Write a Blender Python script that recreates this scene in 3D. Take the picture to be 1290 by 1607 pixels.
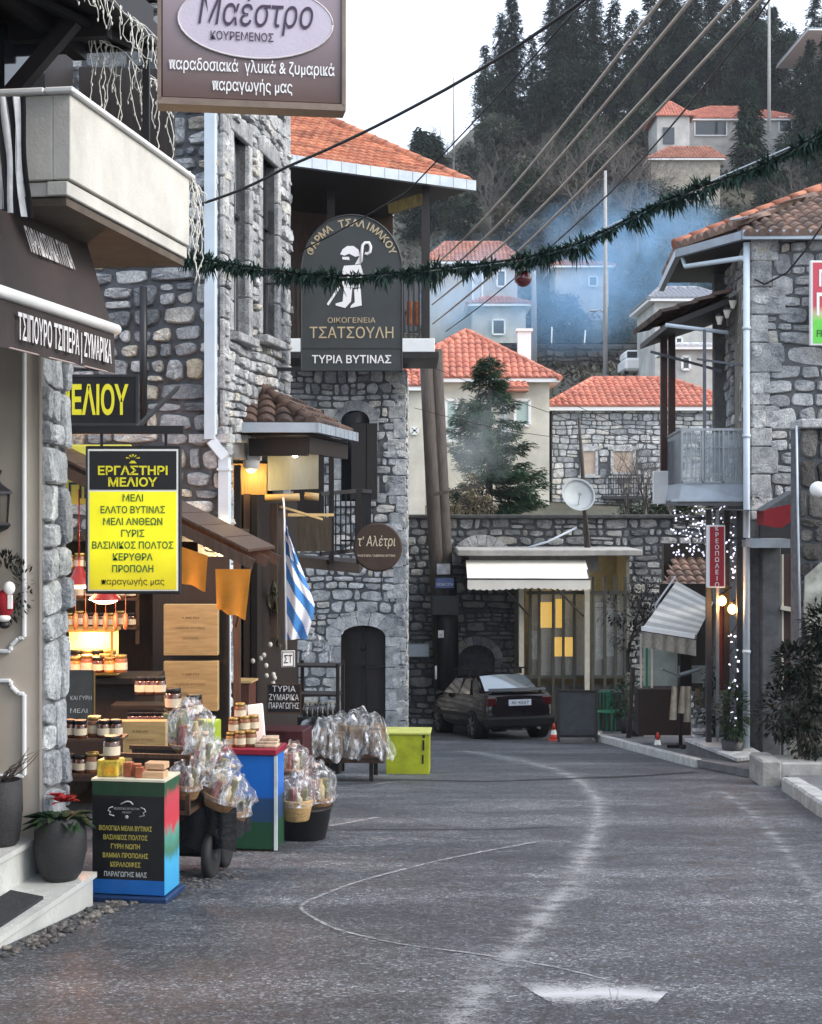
import bpy, math, random
from mathutils import Vector, Matrix, Euler
R = math.radians
for _o in list(bpy.data.objects): bpy.data.objects.remove(_o)
SC = bpy.context.scene; COL = SC.collection
# ------------------------------------------------------------------ camera
F = 2340.0; EYE = 1.9
cd = bpy.data.cameras.new('camera'); cam = bpy.data.objects.new('camera', cd); COL.objects.link(cam)
cd.sensor_fit = 'HORIZONTAL'; cd.sensor_width = 36; cd.lens = F/1290*36
cd.shift_y = -13.5/1290
cam.location = (0, 0, EYE); cam.rotation_euler = (R(90), 0, 0)
cd.clip_start = .2; cd.clip_end = 3000
SC.camera = cam
# ------------------------------------------------------------------ sky, sun, exposure (overcast late afternoon)
SUN_EL, SUN_AZ = R(36), R(108)        # azimuth clockwise from +y
w = bpy.data.worlds.new('World'); SC.world = w; w.use_nodes = True
nt = w.node_tree; nt.nodes.clear()
out = nt.nodes.new('ShaderNodeOutputWorld'); bg = nt.nodes.new('ShaderNodeBackground')
sky = nt.nodes.new('ShaderNodeTexSky'); sky.sky_type = 'NISHITA'; sky.sun_disc = False
sky.sun_elevation = SUN_EL; sky.sun_rotation = SUN_AZ; sky.dust_density = 2.0; sky.air_density = 1.2
mixs = nt.nodes.new('ShaderNodeMix'); mixs.data_type = 'RGBA'; mixs.inputs[0].default_value = .62
nt.links.new(sky.outputs[0], mixs.inputs[6]); mixs.inputs[7].default_value = (7.3, 7.9, 9.0, 1)   # cloud layer
nt.links.new(mixs.outputs[2], bg.inputs[0]); bg.inputs[1].default_value = .11
nt.links.new(bg.outputs[0], out.inputs[0])
sl = bpy.data.lights.new('sun', 'SUN'); sl.energy = 1.15; sl.angle = R(24); sl.color = (1, .95, .88)
so = bpy.data.objects.new('sun', sl); COL.objects.link(so)
sd = Vector((math.sin(SUN_AZ)*math.cos(SUN_EL), math.cos(SUN_AZ)*math.cos(SUN_EL), math.sin(SUN_EL)))
so.rotation_euler = sd.to_track_quat('Z', 'Y').to_euler(); so.location = (30, 20, 40)
SC.view_settings.view_transform = 'Standard'; SC.view_settings.look = 'None'
SC.view_settings.exposure = 1.3; SC.view_settings.gamma = 1
SC.render.engine = 'CYCLES'; SC.cycles.volume_bounces = 2
# ------------------------------------------------------------------ helpers
def V(*a): return Vector(a)
def P(px, py, d): return Vector(((px-645)/F*d, d, EYE-(py-790)/F*d))
def gz(y): return -.1*y if y < 38 else -3.8
def G(px, d, up=0): return Vector(((px-645)/F*d, d, gz(d)+up))
class MB:
    def __init__(s): s.v = []; s.f = []; s.mi = []; s.uv = {}; s.m = 0; s.sm = set()
    def vert(s, p): s.v.append(tuple(p)); return len(s.v)-1
    def face(s, idx, smooth=False):
        s.f.append(tuple(idx)); s.mi.append(s.m)
        if smooth: s.sm.add(len(s.f)-1)
    def poly(s, pts, smooth=False): s.face([s.vert(p) for p in pts], smooth); return s
    def box(s, c, sz, rz=0, rot=None, bev=0, taper=None):
        hx, hy, hz = sz[0]/2, sz[1]/2, sz[2]/2
        M = rot if rot is not None else Matrix.Rotation(rz, 3, 'Z')
        b = min(bev, hx*.9, hy*.9, hz*.9)
        c = Vector(c)
        if b <= 0:
            q = []
            for z in (-hz, hz):
                t = taper if (taper and z > 0) else 1
                for x, y in ((-hx, -hy), (hx, -hy), (hx, hy), (-hx, hy)): q.append(s.vert(c+M@Vector((x*t, y*t, z))))
            for a in ((3,2,1,0),(4,5,6,7),(0,1,5,4),(1,2,6,5),(2,3,7,6),(3,0,4,7)): s.face([q[i] for i in a])
        else:
            rings = []
            for z, i in ((-hz, b), (-hz+b, 0), (hz-b, 0), (hz, b)):
                x, y = hx-i, hy-i; t = taper if (taper and z > 0) else 1; x *= t; y *= t
                c4 = [(-x+b*(i==0), -y), (x-b*(i==0), -y), (x, -y+b*(i==0)), (x, y-b*(i==0)), (x-b*(i==0), y), (-x+b*(i==0), y), (-x, y-b*(i==0)), (-x, -y+b*(i==0))] if i == 0 else \
                     [(-x, -y), (x, -y), (x, -y), (x, y), (x, y), (-x, y), (-x, y), (-x, -y)]
                rings.append([s.vert(c+M@Vector((p[0], p[1], z))) for p in c4])
            s.face(rings[0][::-1][0::2]); s.face(rings[3][0::2])
            for a, bb in zip(rings, rings[1:]):
                for k in range(8): s.face((a[k], a[(k+1)%8], bb[(k+1)%8], bb[k]))
        return s
    def bar(s, a, b, wd, ht=None, up=(0,0,1), bev=0):       # straight square bar from a to b
        a, b = Vector(a), Vector(b); d = b-a; L = d.length; d.normalize(); ht = ht or wd
        u = Vector(up); x = d.cross(u)
        if x.length < 1e-4: x = d.cross(Vector((1,0,0)))
        x.normalize(); z = x.cross(d)
        s.box((a+b)/2, (L, wd, ht), rot=Matrix((d, -x, z)).transposed() if True else None, bev=bev); return s
    def tube(s, pts, r, n=8, cap=True, smooth=True):
        pts = [Vector(p) for p in pts]; rr = r if isinstance(r, (list, tuple)) else [r]*len(pts)
        rings = []; pu = None
        for i, p in enumerate(pts):
            d = (pts[min(i+1, len(pts)-1)]-pts[max(i-1, 0)])
            if d.length < 1e-9: d = Vector((0,0,1))
            d.normalize()
            u = pu if pu else (Vector((0,0,1)) if abs(d.z) < .9 else Vector((1,0,0)))
            x = d.cross(u)
            if x.length < 1e-4: x = d.cross(Vector((0,1,0)))
            x.normalize(); y = x.cross(d); pu = y
            rings.append([s.vert(p+(x*math.cos(t)+y*math.sin(t))*rr[i]) for t in [k*2*math.pi/n for k in range(n)]])
        for a, b in zip(rings, rings[1:]):
            for k in range(n): s.face((a[k], a[(k+1)%n], b[(k+1)%n], b[k]), smooth)
        if cap: s.face(rings[0][::-1]); s.face(rings[-1])
        return s
    def lathe(s, c, prof, n=20, ax=None, cap=True, smooth=True):   # prof: (radius, height)
        c = Vector(c); A = ax or Matrix.Identity(3); rings = []
        for r, z in prof: rings.append([s.vert(c+A@Vector((r*math.cos(k*2*math.pi/n), r*math.sin(k*2*math.pi/n), z))) for k in range(n)])
        for a, b in zip(rings, rings[1:]):
            for k in range(n): s.face((a[k], a[(k+1)%n], b[(k+1)%n], b[k]), smooth)
        if cap: s.face(rings[0][::-1]); s.face(rings[-1])
        return s
    def prism(s, poly, off):                                  # planar polygon (3D) extruded along off
        off = Vector(off); n = len(poly)
        a = [s.vert(p) for p in poly]; b = [s.vert(Vector(p)+off) for p in poly]
        s.face(a[::-1]); s.face(b)
        for k in range(n): s.face((a[k], a[(k+1)%n], b[(k+1)%n], b[k]))
        return s
    def grid(s, fn, nu, nv, smooth=True, uv=False):
        ids = [[s.vert(fn(i/nu, j/nv)) for i in range(nu+1)] for j in range(nv+1)]
        for j in range(nv):
            for i in range(nu):
                s.face((ids[j][i], ids[j][i+1], ids[j+1][i+1], ids[j+1][i]), smooth)
                if uv: s.uv[len(s.f)-1] = [(i/nu, j/nv), ((i+1)/nu, j/nv), ((i+1)/nu, (j+1)/nv), (i/nu, (j+1)/nv)]
        return s
    def blob(s, c, rx, ry, rz, n=10, m=6, jit=0, rnd=None):
        c = Vector(c); rows = []
        for j in range(m+1):
            t = math.pi*j/m; row = []
            for i in range(n):
                a = 2*math.pi*i/n; k = 1+(rnd.uniform(-jit, jit) if rnd else 0)
                row.append(s.vert(c+Vector((rx*math.sin(t)*math.cos(a)*k, ry*math.sin(t)*math.sin(a)*k, rz*math.cos(t)*k))))
            rows.append(row)
        for a, b in zip(rows, rows[1:]):
            for i in range(n): s.face((a[i], b[i], b[(i+1)%n], a[(i+1)%n]), True)
        return s
    def mesh(s, name, mats, off=None):
        me = bpy.data.meshes.new(name)
        vs = s.v if off is None else [(x-off[0], y-off[1], z-off[2]) for x, y, z in s.v]
        me.from_pydata(vs, [], s.f)
        ms = mats if isinstance(mats, (list, tuple)) else [mats]
        for m in ms: me.materials.append(m)
        if len(ms) > 1: me.polygons.foreach_set('material_index', s.mi)
        if s.sm: me.polygons.foreach_set('use_smooth', [i in s.sm for i in range(len(s.f))])
        if s.uv:
            ul = me.uv_layers.new(name='UVMap')
            for fi, uvs in s.uv.items():
                for k, li in enumerate(me.polygons[fi].loop_indices): ul.data[li].uv = uvs[k]
        me.update(); return me
ORG = {}
def props(o, label, cat, group=None, kind=None):
    if label: o['label'] = label
    if cat: o['category'] = cat
    if group: o['group'] = group
    if kind: o['kind'] = kind
    return o
def T(name, label, cat, loc=(0,0,0), rz=0, group=None):
    o = bpy.data.objects.new(name, None); COL.objects.link(o); o.location = loc; o.rotation_euler = (0,0,rz)
    o.empty_display_size = .2; ORG[o] = Vector(loc); return props(o, label, cat, group)
def put(name, mb, mat, parent, world=True, label=None, kind=None):
    """a part: world=True when the mesh was laid out in world coordinates, else in its thing's own"""
    me = mb.mesh(name, mat, ORG[parent] if world else None)
    o = bpy.data.objects.new(name, me); COL.objects.link(o); o.parent = parent; ORG[o] = ORG[parent]
    if label: o['label'] = label
    if kind: o['kind'] = kind
    return o
def solo(name, mb, mat, label, cat, loc=(0,0,0), rz=0, group=None, kind=None, world=False):
    o = bpy.data.objects.new(name, mb.mesh(name, mat, Vector(loc) if world else None)); COL.objects.link(o)
    o.location = loc; o.rotation_euler = (0,0,rz); ORG[o] = Vector(loc); return props(o, label, cat, group, kind)
def setting(name, mb, mat): 
    o = bpy.data.objects.new(name, mb.mesh(name, mat)); COL.objects.link(o); o['kind'] = 'structure'; return o
def dup(root, loc, rz=None, label=None, group=None, scale=None):
    r = root.copy(); COL.objects.link(r); r.location = loc
    if rz is not None: r.rotation_euler = (0,0,rz)
    if scale: r.scale = (scale,)*3 if not isinstance(scale, (tuple, list)) else scale
    if label: r['label'] = label
    if group: r['group'] = group
    for ch in list(root.children):
        c = ch.copy(); COL.objects.link(c); c.parent = r
        for g in list(ch.children):
            d = g.copy(); COL.objects.link(d); d.parent = c
    return r
# lettering: text laid on a plane as thin solid letters
def letters(mb, s, O, U, W, h, width=None, align='C', bold=0.0, shear=0, depth=.004, ysq=1):
    """s centred at O (or starting at O for 'L'); U = reading direction, W = up; h = capital height"""
    cu = bpy.data.curves.new('t', 'FONT'); cu.body = s; cu.offset = bold; cu.resolution_u = 2; cu.shear = shear
    o = bpy.data.objects.new('t', cu); COL.objects.link(o)
    dg = bpy.context.evaluated_depsgraph_get(); me = bpy.data.meshes.new_from_object(o.evaluated_get(dg))
    vs = [v.co.copy() for v in me.vertices]; fs = [tuple(p.vertices) for p in me.polygons]
    bpy.data.objects.remove(o); bpy.data.curves.remove(cu); bpy.data.meshes.remove(me)
    if not vs: return mb
    x0 = min(v.x for v in vs); x1 = max(v.x for v in vs); k = h/.73
    kx = width/(x1-x0) if width else k
    U = Vector(U).normalized(); W = Vector(W).normalized(); N = U.cross(W).normalized(); O = Vector(O)
    sh = (x0+x1)/2 if align == 'C' else x0
    a = [mb.vert(O+U*((v.x-sh)*kx)+W*(v.y*k)+N*depth) for v in vs]
    for f in fs: mb.face([a[i] for i in f])
    return mb
# ------------------------------------------------------------------ materials
def nmat(name):
    m = bpy.data.materials.new(name); m.use_nodes = True; t = m.node_tree
    return m, t, t.nodes['Principled BSDF'], t.nodes['Material Output']
def N_(t, k, **kw):
    n = t.nodes.new(k)
    for a, b in kw.items(): setattr(n, a, b)
    return n
def coords(t, scale=(1,1,1), world=False):
    if world: src = N_(t, 'ShaderNodeNewGeometry').outputs['Position']
    else: src = N_(t, 'ShaderNodeTexCoord').outputs['Object']
    mp = N_(t, 'ShaderNodeMapping'); mp.inputs['Scale'].default_value = scale; t.links.new(src, mp.inputs[0]); return mp.outputs[0]
def noise(t, vec, scale, detail=4, rough=.6):
    n = N_(t, 'ShaderNodeTexNoise'); n.inputs['Scale'].default_value = scale; n.inputs['Detail'].default_value = detail; n.inputs['Roughness'].default_value = rough
    t.links.new(vec, n.inputs['Vector']); return n.outputs[0]
def ramp(t, fac, stops):
    r = N_(t, 'ShaderNodeValToRGB'); e = r.color_ramp.elements
    while len(e) < len(stops): e.new(.5)
    for k, (p, c) in enumerate(stops): e[k].position = p; e[k].color = (*c, 1) if len(c) == 3 else c
    t.links.new(fac, r.inputs[0]); return r.outputs[0]
def bumpn(t, bs, h, strength, dist=.02):
    b = N_(t, 'ShaderNodeBump'); b.inputs['Strength'].default_value = strength; b.inputs['Distance'].default_value = dist
    t.links.new(h, b.inputs['Height']); t.links.new(b.outputs[0], bs.inputs['Normal'])
def mul(t, a, b, fac=1.0):
    m = N_(t, 'ShaderNodeMix', data_type='RGBA', blend_type='MULTIPLY'); m.inputs[0].default_value = fac
    t.links.new(a, m.inputs[6]); t.links.new(b, m.inputs[7]); return m.outputs[2]
def M(name, col, rough=.6, metal=0, var=.25, vs=6, bump=.15, bs=60, scale=(1,1,1), spec=.4, emit=None, es=1, coat=0, alpha=1, trans=0):
    m, t, b, o = nmat(name)
    b.inputs['Roughness'].default_value = rough; b.inputs['Metallic'].default_value = metal
    b.inputs['Specular IOR Level'].default_value = spec; b.inputs['Coat Weight'].default_value = coat
    b.inputs['Alpha'].default_value = alpha; b.inputs['Transmission Weight'].default_value = trans
    vec = coords(t, scale)
    if var:
        n = noise(t, vec, vs, 5, .65); lo = tuple(c*(1-var) for c in col); hi = tuple(min(1, c*(1+var)) for c in col)
        t.links.new(ramp(t, n, [(.3, lo), (.7, hi)]), b.inputs['Base Color'])
        n2 = N_(t, 'ShaderNodeMapRange'); t.links.new(n, n2.inputs[0]); n2.inputs[3].default_value = max(0, rough-.12); n2.inputs[4].default_value = min(1, rough+.12)
        t.links.new(n2.outputs[0], b.inputs['Roughness'])
    else: b.inputs['Base Color'].default_value = (*col, 1)
    if bump: bumpn(t, b, noise(t, vec, bs, 3), bump, .01)
    if emit: b.inputs['Emission Color'].default_value = (*emit, 1); b.inputs['Emission Strength'].default_value = es
    return m
def island(t): return N_(t, 'ShaderNodeNewGeometry').outputs['Random Per Island']
def STONE(name, stops, tint=(1,1,1), moss=0):
    m, t, b, o = nmat(name); b.inputs['Roughness'].default_value = .85; b.inputs['Specular IOR Level'].default_value = .3
    vec = coords(t); c = ramp(t, island(t), stops)
    n = noise(t, vec, 5, 6, .7); c = mul(t, c, ramp(t, n, [(.28, (.42,.43,.45)), (.5, (.98,.98,.97)), (.72, (1.45,1.42,1.36))]))
    n2 = noise(t, vec, 35, 5, .75); c = mul(t, c, ramp(t, n2, [(.3, (.5,.5,.52)), (.5, (1,1,1)), (.68, (1.35,1.35,1.34))]))
    if tint != (1,1,1):
        q = N_(t, 'ShaderNodeRGB'); q.outputs[0].default_value = (*tint, 1); c = mul(t, c, q.outputs[0])
    t.links.new(c, b.inputs['Base Color']); bumpn(t, b, n2, 1.0, .035); return m
def WOOD(name, col, rough=.55, grain=(3,3,.35), var=.45):
    m, t, b, o = nmat(name); b.inputs['Roughness'].default_value = rough
    vec = coords(t, grain); n = noise(t, vec, 9, 6, .65)
    lo = tuple(c*(1-var) for c in col); hi = tuple(min(1, c*(1+var)) for c in col)
    c = ramp(t, n, [(.3, lo), (.72, hi)]); t.links.new(c, b.inputs['Base Color']); bumpn(t, b, n, .35, .01); return m
def TILE(name, a, bb, dark=.5):
    m, t, b, o = nmat(name); b.inputs['Roughness'].default_value = .8
    vec = coords(t); v = N_(t, 'ShaderNodeTexVoronoi'); v.inputs['Scale'].default_value = 3.2; t.links.new(vec, v.inputs[0])
    c = ramp(t, N_sep(t, v.outputs['Color']), [(.1, a), (.9, bb)])
    n = noise(t, vec, 1.3, 7, .75); c = mul(t, c, ramp(t, n, [(.32, (dark*.8,dark*.8,dark*.85)), (.5, (.95,.95,.95)), (.7, (1.2,1.15,1.1))]))
    t.links.new(c, b.inputs['Base Color']); bumpn(t, b, noise(t, vec, 50, 3), .3, .01); return m
def N_sep(t, col):
    s = N_(t, 'ShaderNodeSeparateColor'); t.links.new(col, s.inputs[0]); return s.outputs[0]
def LEAF(name, lo, hi, rough=.6):
    m, t, b, o = nmat(name); b.inputs['Roughness'].default_value = rough; b.inputs['Specular IOR Level'].default_value = .25
    c = ramp(t, island(t), [(0, lo), (1, hi)]); n = noise(t, coords(t), .6, 3)
    c = mul(t, c, ramp(t, n, [(.3, (.7,.72,.7)), (.7, (1.2,1.2,1.15))]))
    t.links.new(c, b.inputs['Base Color'])
    tr = N_(t, 'ShaderNodeBsdfTranslucent'); t.links.new(c, tr.inputs[0]); ad = N_(t, 'ShaderNodeMixShader'); ad.inputs[0].default_value = .22
    t.links.new(b.outputs[0], ad.inputs[1]); t.links.new(tr.outputs[0], ad.inputs[2]); t.links.new(ad.outputs[0], o.inputs[0]); return m
def GLASS(name, col=(.02,.025,.03), rough=.06): return M(name, col, rough, var=0, bump=.03, bs=3, spec=.8)
def LAMP(name, col, s): return M(name, col, .5, var=0, bump=0, emit=col, es=s)
GREY = [(0, (.15,.16,.175)), (.18, (.25,.265,.285)), (.45, (.40,.415,.435)), (.72, (.56,.57,.58)), (.84, (.50,.44,.34)), (.93, (.63,.635,.63)), (1, (.33,.345,.365))]
m_stone = STONE('limestone_rubble', GREY); m_mortar = M('grey_mortar', (.10,.105,.115), .95, var=.4, vs=9, bump=.6, bs=25)
m_stone_lt = STONE('pale_limestone', [(0, (.36,.37,.38)), (.5, (.46,.47,.48)), (1, (.57,.575,.575))])
m_stone_pale = STONE('pale_rubble', [(0, (.27,.28,.295)), (.3, (.43,.445,.46)), (.65, (.61,.62,.63)), (.85, (.57,.54,.47)), (.93, (.70,.70,.69)), (1, (.44,.455,.47))])
m_mortar_lt = M('pale_mortar', (.12,.125,.13), .95, var=.35, vs=9, bump=.6, bs=25)
m_mortar_dk = M('dark_joint', (.03,.03,.033), .95, var=.4, vs=9, bump=.6, bs=25)
m_plaster = M('white_plaster', (.70,.69,.65), .85, var=.10, vs=2.5, bump=.25, bs=40)
m_cream = M('cream_plaster', (.66,.62,.53), .85, var=.10, vs=1.5, bump=.2, bs=30)
m_beige = M('beige_panel_paint', (.40,.355,.30), .55, var=.06, vs=2, bump=.05)
m_moulding = M('pale_moulding_paint', (.62,.64,.65), .45, var=.05, bump=.05)
m_black = M('black_paint', (.012,.012,.014), .45, var=.3, bump=.05)
m_charcoal = M('charcoal_metal', (.03,.032,.036), .5, var=.25, bump=.1)
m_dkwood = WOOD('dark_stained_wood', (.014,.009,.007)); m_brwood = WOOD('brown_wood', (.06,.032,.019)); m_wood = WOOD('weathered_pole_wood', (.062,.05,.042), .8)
m_ltwood = WOOD('pale_box_wood', (.38,.26,.11), .6, (.4,3,3), .25)
m_pipe = M('white_gutter_paint', (.55,.62,.68), .4, var=.06, bump=.03); m_gutter = M('zinc_gutter', (.36,.41,.46), .4, metal=.3, var=.15, vs=3, bump=.05)
m_tile = TILE('terracotta_tile', (.36,.125,.07), (.52,.21,.12)); m_tile_old = TILE('lichened_tile', (.15,.105,.085), (.28,.18,.135), .35); m_tile_dk = TILE('dark_brown_tile', (.055,.035,.028), (.12,.07,.05), .5)
m_glass = GLASS('dark_window_glass'); m_marble = M('white_marble', (.44,.45,.43), .25, var=.16, vs=2.2, bump=.04, spec=.5)
m_white = M('white_paint', (.78,.78,.76), .5, var=.05, bump=.05); m_lettwhite = M('white_lettering', (.8,.8,.8), .5, var=0, bump=0)
m_metal = M('grey_metal', (.32,.34,.36), .35, metal=.8, var=.15, bump=.05)
# ------------------------------------------------------------------ masonry
def clip(poly, n, c):                                        # keep n.p <= c
    o = []
    for i in range(len(poly)):
        a, b = poly[i-1], poly[i]; da = n[0]*a[0]+n[1]*a[1]-c; db = n[0]*b[0]+n[1]*b[1]-c
        if (da <= 0) != (db <= 0):
            t = da/(da-db); o.append((a[0]+(b[0]-a[0])*t, a[1]+(b[1]-a[1])*t))
        if db <= 0: o.append(b)
    return o
def hole_top(h, u):
    u0, u1, v0, v1, arch = h
    if not arch: return v1
    r = (u1-u0)/2; x = max(-1, min(1, (u-(u0+u1)/2)/r)); return v1+arch*math.sqrt(max(0, 1-x*x))
def rubble(mb, O, U, W, w, h, s=(.36,.22), gap=.022, depth=.035, holes=(), seed=1, drop=.2, jit=.34, margin=0, top=None):
    rnd = random.Random(seed); O, U, W = Vector(O), Vector(U).normalized(), Vector(W).normalized(); Nn = U.cross(W).normalized()
    cells = []; y = 0; g = gap/2                               # rough courses: uneven heights, some stones split or doubled
    while y < h-.02:
        hh = s[1]*rnd.choice((.6, .8, 1, 1, 1.25, 1.55)); hh = h-y if h-y-hh < s[1]*.45 else hh; x = -rnd.random()*s[0]
        ph, am = rnd.uniform(0, 6), s[1]*.10
        while x < w:
            ww = s[0]*rnd.choice((.45, .7, .9, 1, 1.2, 1.6))*(1 if hh > s[1]*.7 else 1.25); a, b = max(0, x), min(w, x+ww); x += ww
            if b-a < gap*1.5: continue
            parts = [(y, y+hh)]
            if hh > s[1]*1.1 and rnd.random() < .35: m_ = y+hh*rnd.uniform(.35, .65); parts = [(y, m_), (m_, y+hh)]
            for y0, y1 in parts:
                cols = [(a, b)]
                if b-a > s[0]*.8 and len(parts) > 1 and rnd.random() < .4: m_ = a+(b-a)*rnd.uniform(.35, .65); cols = [(a, m_), (m_, b)]
                for xa, xb in cols:
                    j = lambda k=.16: rnd.uniform(-.2, 1)*k*min(xb-xa, y1-y0)*jit/.4
                    wv = lambda X_, Y_: am*math.sin(X_*3.1+Y_*2.3) if .05 < Y_ < h-.05 else 0
                    lo, hi = (0 if y0 <= .001 else g), (0 if y1 >= h-.001 else g)
                    c = [(xa+g+j(), y0+lo+j()*.8), ((xa+xb)/2+j(), y0+lo-j(.07)*.4), (xb-g-j(), y0+lo+j()*.8), (xb-g-j(.05), (y0+y1)/2+j()), (xb-g-j(), y1-hi-j()*.9), ((xa+xb)/2+j(), y1-hi+j(.06)*.3), (xa+g+j(), y1-hi-j()*.9), (xa+g+j(.05), (y0+y1)/2+j())]
                    cells.append([(max(0, min(w, px)), max(0, min(h, py+wv(px, py)))) for px, py in c])
        y += hh
    for cell in cells:
        if top and sum(q[1] for q in cell)/len(cell) > top(sum(q[0] for q in cell)/len(cell)): continue
        cx = sum(q[0] for q in cell)/len(cell); cy = sum(q[1] for q in cell)/len(cell); bad = False
        for hh in holes:
            u0, u1, v0, v1, arch = hh; u0 -= margin; u1 += margin; v0 -= margin; mid = (u0+u1)/2
            if u0 < cx < u1 and v0 < cy < hole_top(hh, cx)+margin: bad = True; break
            if arch and cy > v1:
                rx, ry = (u1-u0)/2, arch+margin; dx, dy = (cx-mid)/rx, (cy-v1)/ry; L = math.hypot(dx, dy)
                if L < 2.2:
                    ex, ey = mid+rx*dx/L, v1+ry*dy/L; n = (-dx/L/rx, -dy/L/ry); cell = clip(cell, n, n[0]*ex+n[1]*ey)
            else:
                opts = [(u0-cx, (1,0), u0), (cx-u1, (-1,0), -u1), (v0-cy, (0,1), v0), (cy-v1-(0 if arch else margin), (0,-1), -v1-(0 if arch else margin))]
                g, n, c = max(opts); cell = clip(cell, n, c)
            if len(cell) < 3: bad = True; break
        if top and len(cell) >= 3:
            e = .01; sl_ = (top(cx+e)-top(cx-e))/(2*e); cell = clip(cell, (-sl_, 1), top(cx)-sl_*cx)
        if bad or len(cell) < 3: continue
        area = abs(sum(cell[k-1][0]*cell[k][1]-cell[k][0]*cell[k-1][1] for k in range(len(cell))))/2
        if area < .0022*s[0]/.36: continue
        ch = []
        for k in range(len(cell)):                            # cut the corners
            a, b = cell[k], cell[(k+1)%len(cell)]; t = rnd.uniform(.12, .3)
            ch += [(a[0]+(b[0]-a[0])*t, a[1]+(b[1]-a[1])*t), (b[0]+(a[0]-b[0])*t, b[1]+(a[1]-b[1])*t)]
        cx = sum(q[0] for q in ch)/len(ch); cy = sum(q[1] for q in ch)/len(ch); D = depth*rnd.uniform(.4, 1.5)
        tx, ty = rnd.uniform(-.10, .10), rnd.uniform(-.14, .08)
        def pt(q, k, z): 
            x, y = cx+(q[0]-cx)*k, cy+(q[1]-cy)*k
            return O+U*x+W*y+Nn*(z+(tx*(x-cx)+ty*(y-cy) if z > 0 else 0))
        r0 = [mb.vert(pt(q, 1, -.01)) for q in ch]; r1 = [mb.vert(pt(q, .96, D*rnd.uniform(.55,.8))) for q in ch]; r2 = [mb.vert(pt(q, rnd.uniform(.8,.92), D*rnd.uniform(.85,1.2))) for q in ch]
        n = len(ch); ce = mb.vert(pt((cx, cy), 1, D*1.12))
        for k in range(n):
            k2 = (k+1)%n; mb.face((r0[k], r0[k2], r1[k2], r1[k])); mb.face((r1[k], r1[k2], r2[k2], r2[k])); mb.face((r2[k], r2[k2], ce))
    return mb
def panel(mb, O, U, W, w, h, holes=(), t=.3, back=False, top=None):
    """flat wall w x h with openings (u0,u1,v0,v1,arch) and reveals t deep; normal = U x W"""
    O, U, W = Vector(O), Vector(U).normalized(), Vector(W).normalized(); Nn = U.cross(W).normalized()
    def p(u, v, z=0): return O+U*u+W*v+Nn*z
    us = {0, w}
    for q in holes:
        us |= {q[0], q[1]}
        if q[4]: us |= {q[0]+(q[1]-q[0])*k/14 for k in range(15)}
    if top: us |= {w*k/12 for k in range(13)}
    us = sorted(u for u in us if 0 <= u <= w)
    for a, b in zip(us, us[1:]):
        if b-a < 1e-6: continue
        m = (a+b)/2; hs = sorted([q for q in holes if q[0] < m < q[1]], key=lambda q: q[2]); va = vb = 0
        for q in hs:
            if q[2] > 1e-4: mb.poly((p(a, va), p(b, vb), p(b, q[2]), p(a, q[2])))
            va, vb = hole_top(q, a), hole_top(q, b)
            if q[4]: mb.poly((p(a, va), p(b, vb), p(b, vb, -t), p(a, va, -t)))
        mb.poly((p(a, va), p(b, vb), p(b, top(b) if top else h), p(a, top(a) if top else h)))
    for u0, u1, v0, v1, arch in holes:
        mb.poly((p(u0, v0), p(u0, v1), p(u0, v1, -t), p(u0, v0, -t))); mb.poly((p(u1, v1), p(u1, v0), p(u1, v0, -t), p(u1, v1, -t)))
        mb.poly((p(u0, v0), p(u0, v0, -t), p(u1, v0, -t), p(u1, v0)))
        if not arch: mb.poly((p(u1, v1), p(u1, v1, -t), p(u0, v1, -t), p(u0, v1)))
    return mb
def fill(mb, O, U, W, hole, z):                               # a flat infill of an opening, set z behind the wall face
    O, U, W = Vector(O), Vector(U).normalized(), Vector(W).normalized(); Nn = U.cross(W).normalized(); u0, u1, v0, v1, arch = hole
    pts = [(u0, v0), (u1, v0)]+([(u1-(u1-u0)*k/14, hole_top(hole, u1-(u1-u0)*k/14)) for k in range(15)] if arch else [(u1, v1), (u0, v1)])
    mb.prism([O+U*a+W*b-Nn*(z+.03) for a, b in pts], Nn*.03); return mb
def quoins(mb, O, U, W, h, side, a=(.5,.3), hh=.3, seed=0, d=.05):  # alternating corner blocks; side=+1 grows along U from O
    rnd = random.Random(seed); O, U, W = Vector(O), Vector(U).normalized(), Vector(W).normalized(); Nn = U.cross(W).normalized(); z = 0; k = 0
    rot = Matrix((U, -Nn, W)).transposed()
    while z < h-.1:
        b = min(hh*rnd.uniform(.75, 1.3), h-z); L = a[k%2]*rnd.uniform(.85, 1.15)
        mb.box(O+U*(side*L/2)+W*(z+b/2)+Nn*(d/2-.06), (L, .12+d, b-.018), rot=rot, bev=.014); z += b; k += 1
    return mb
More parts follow.
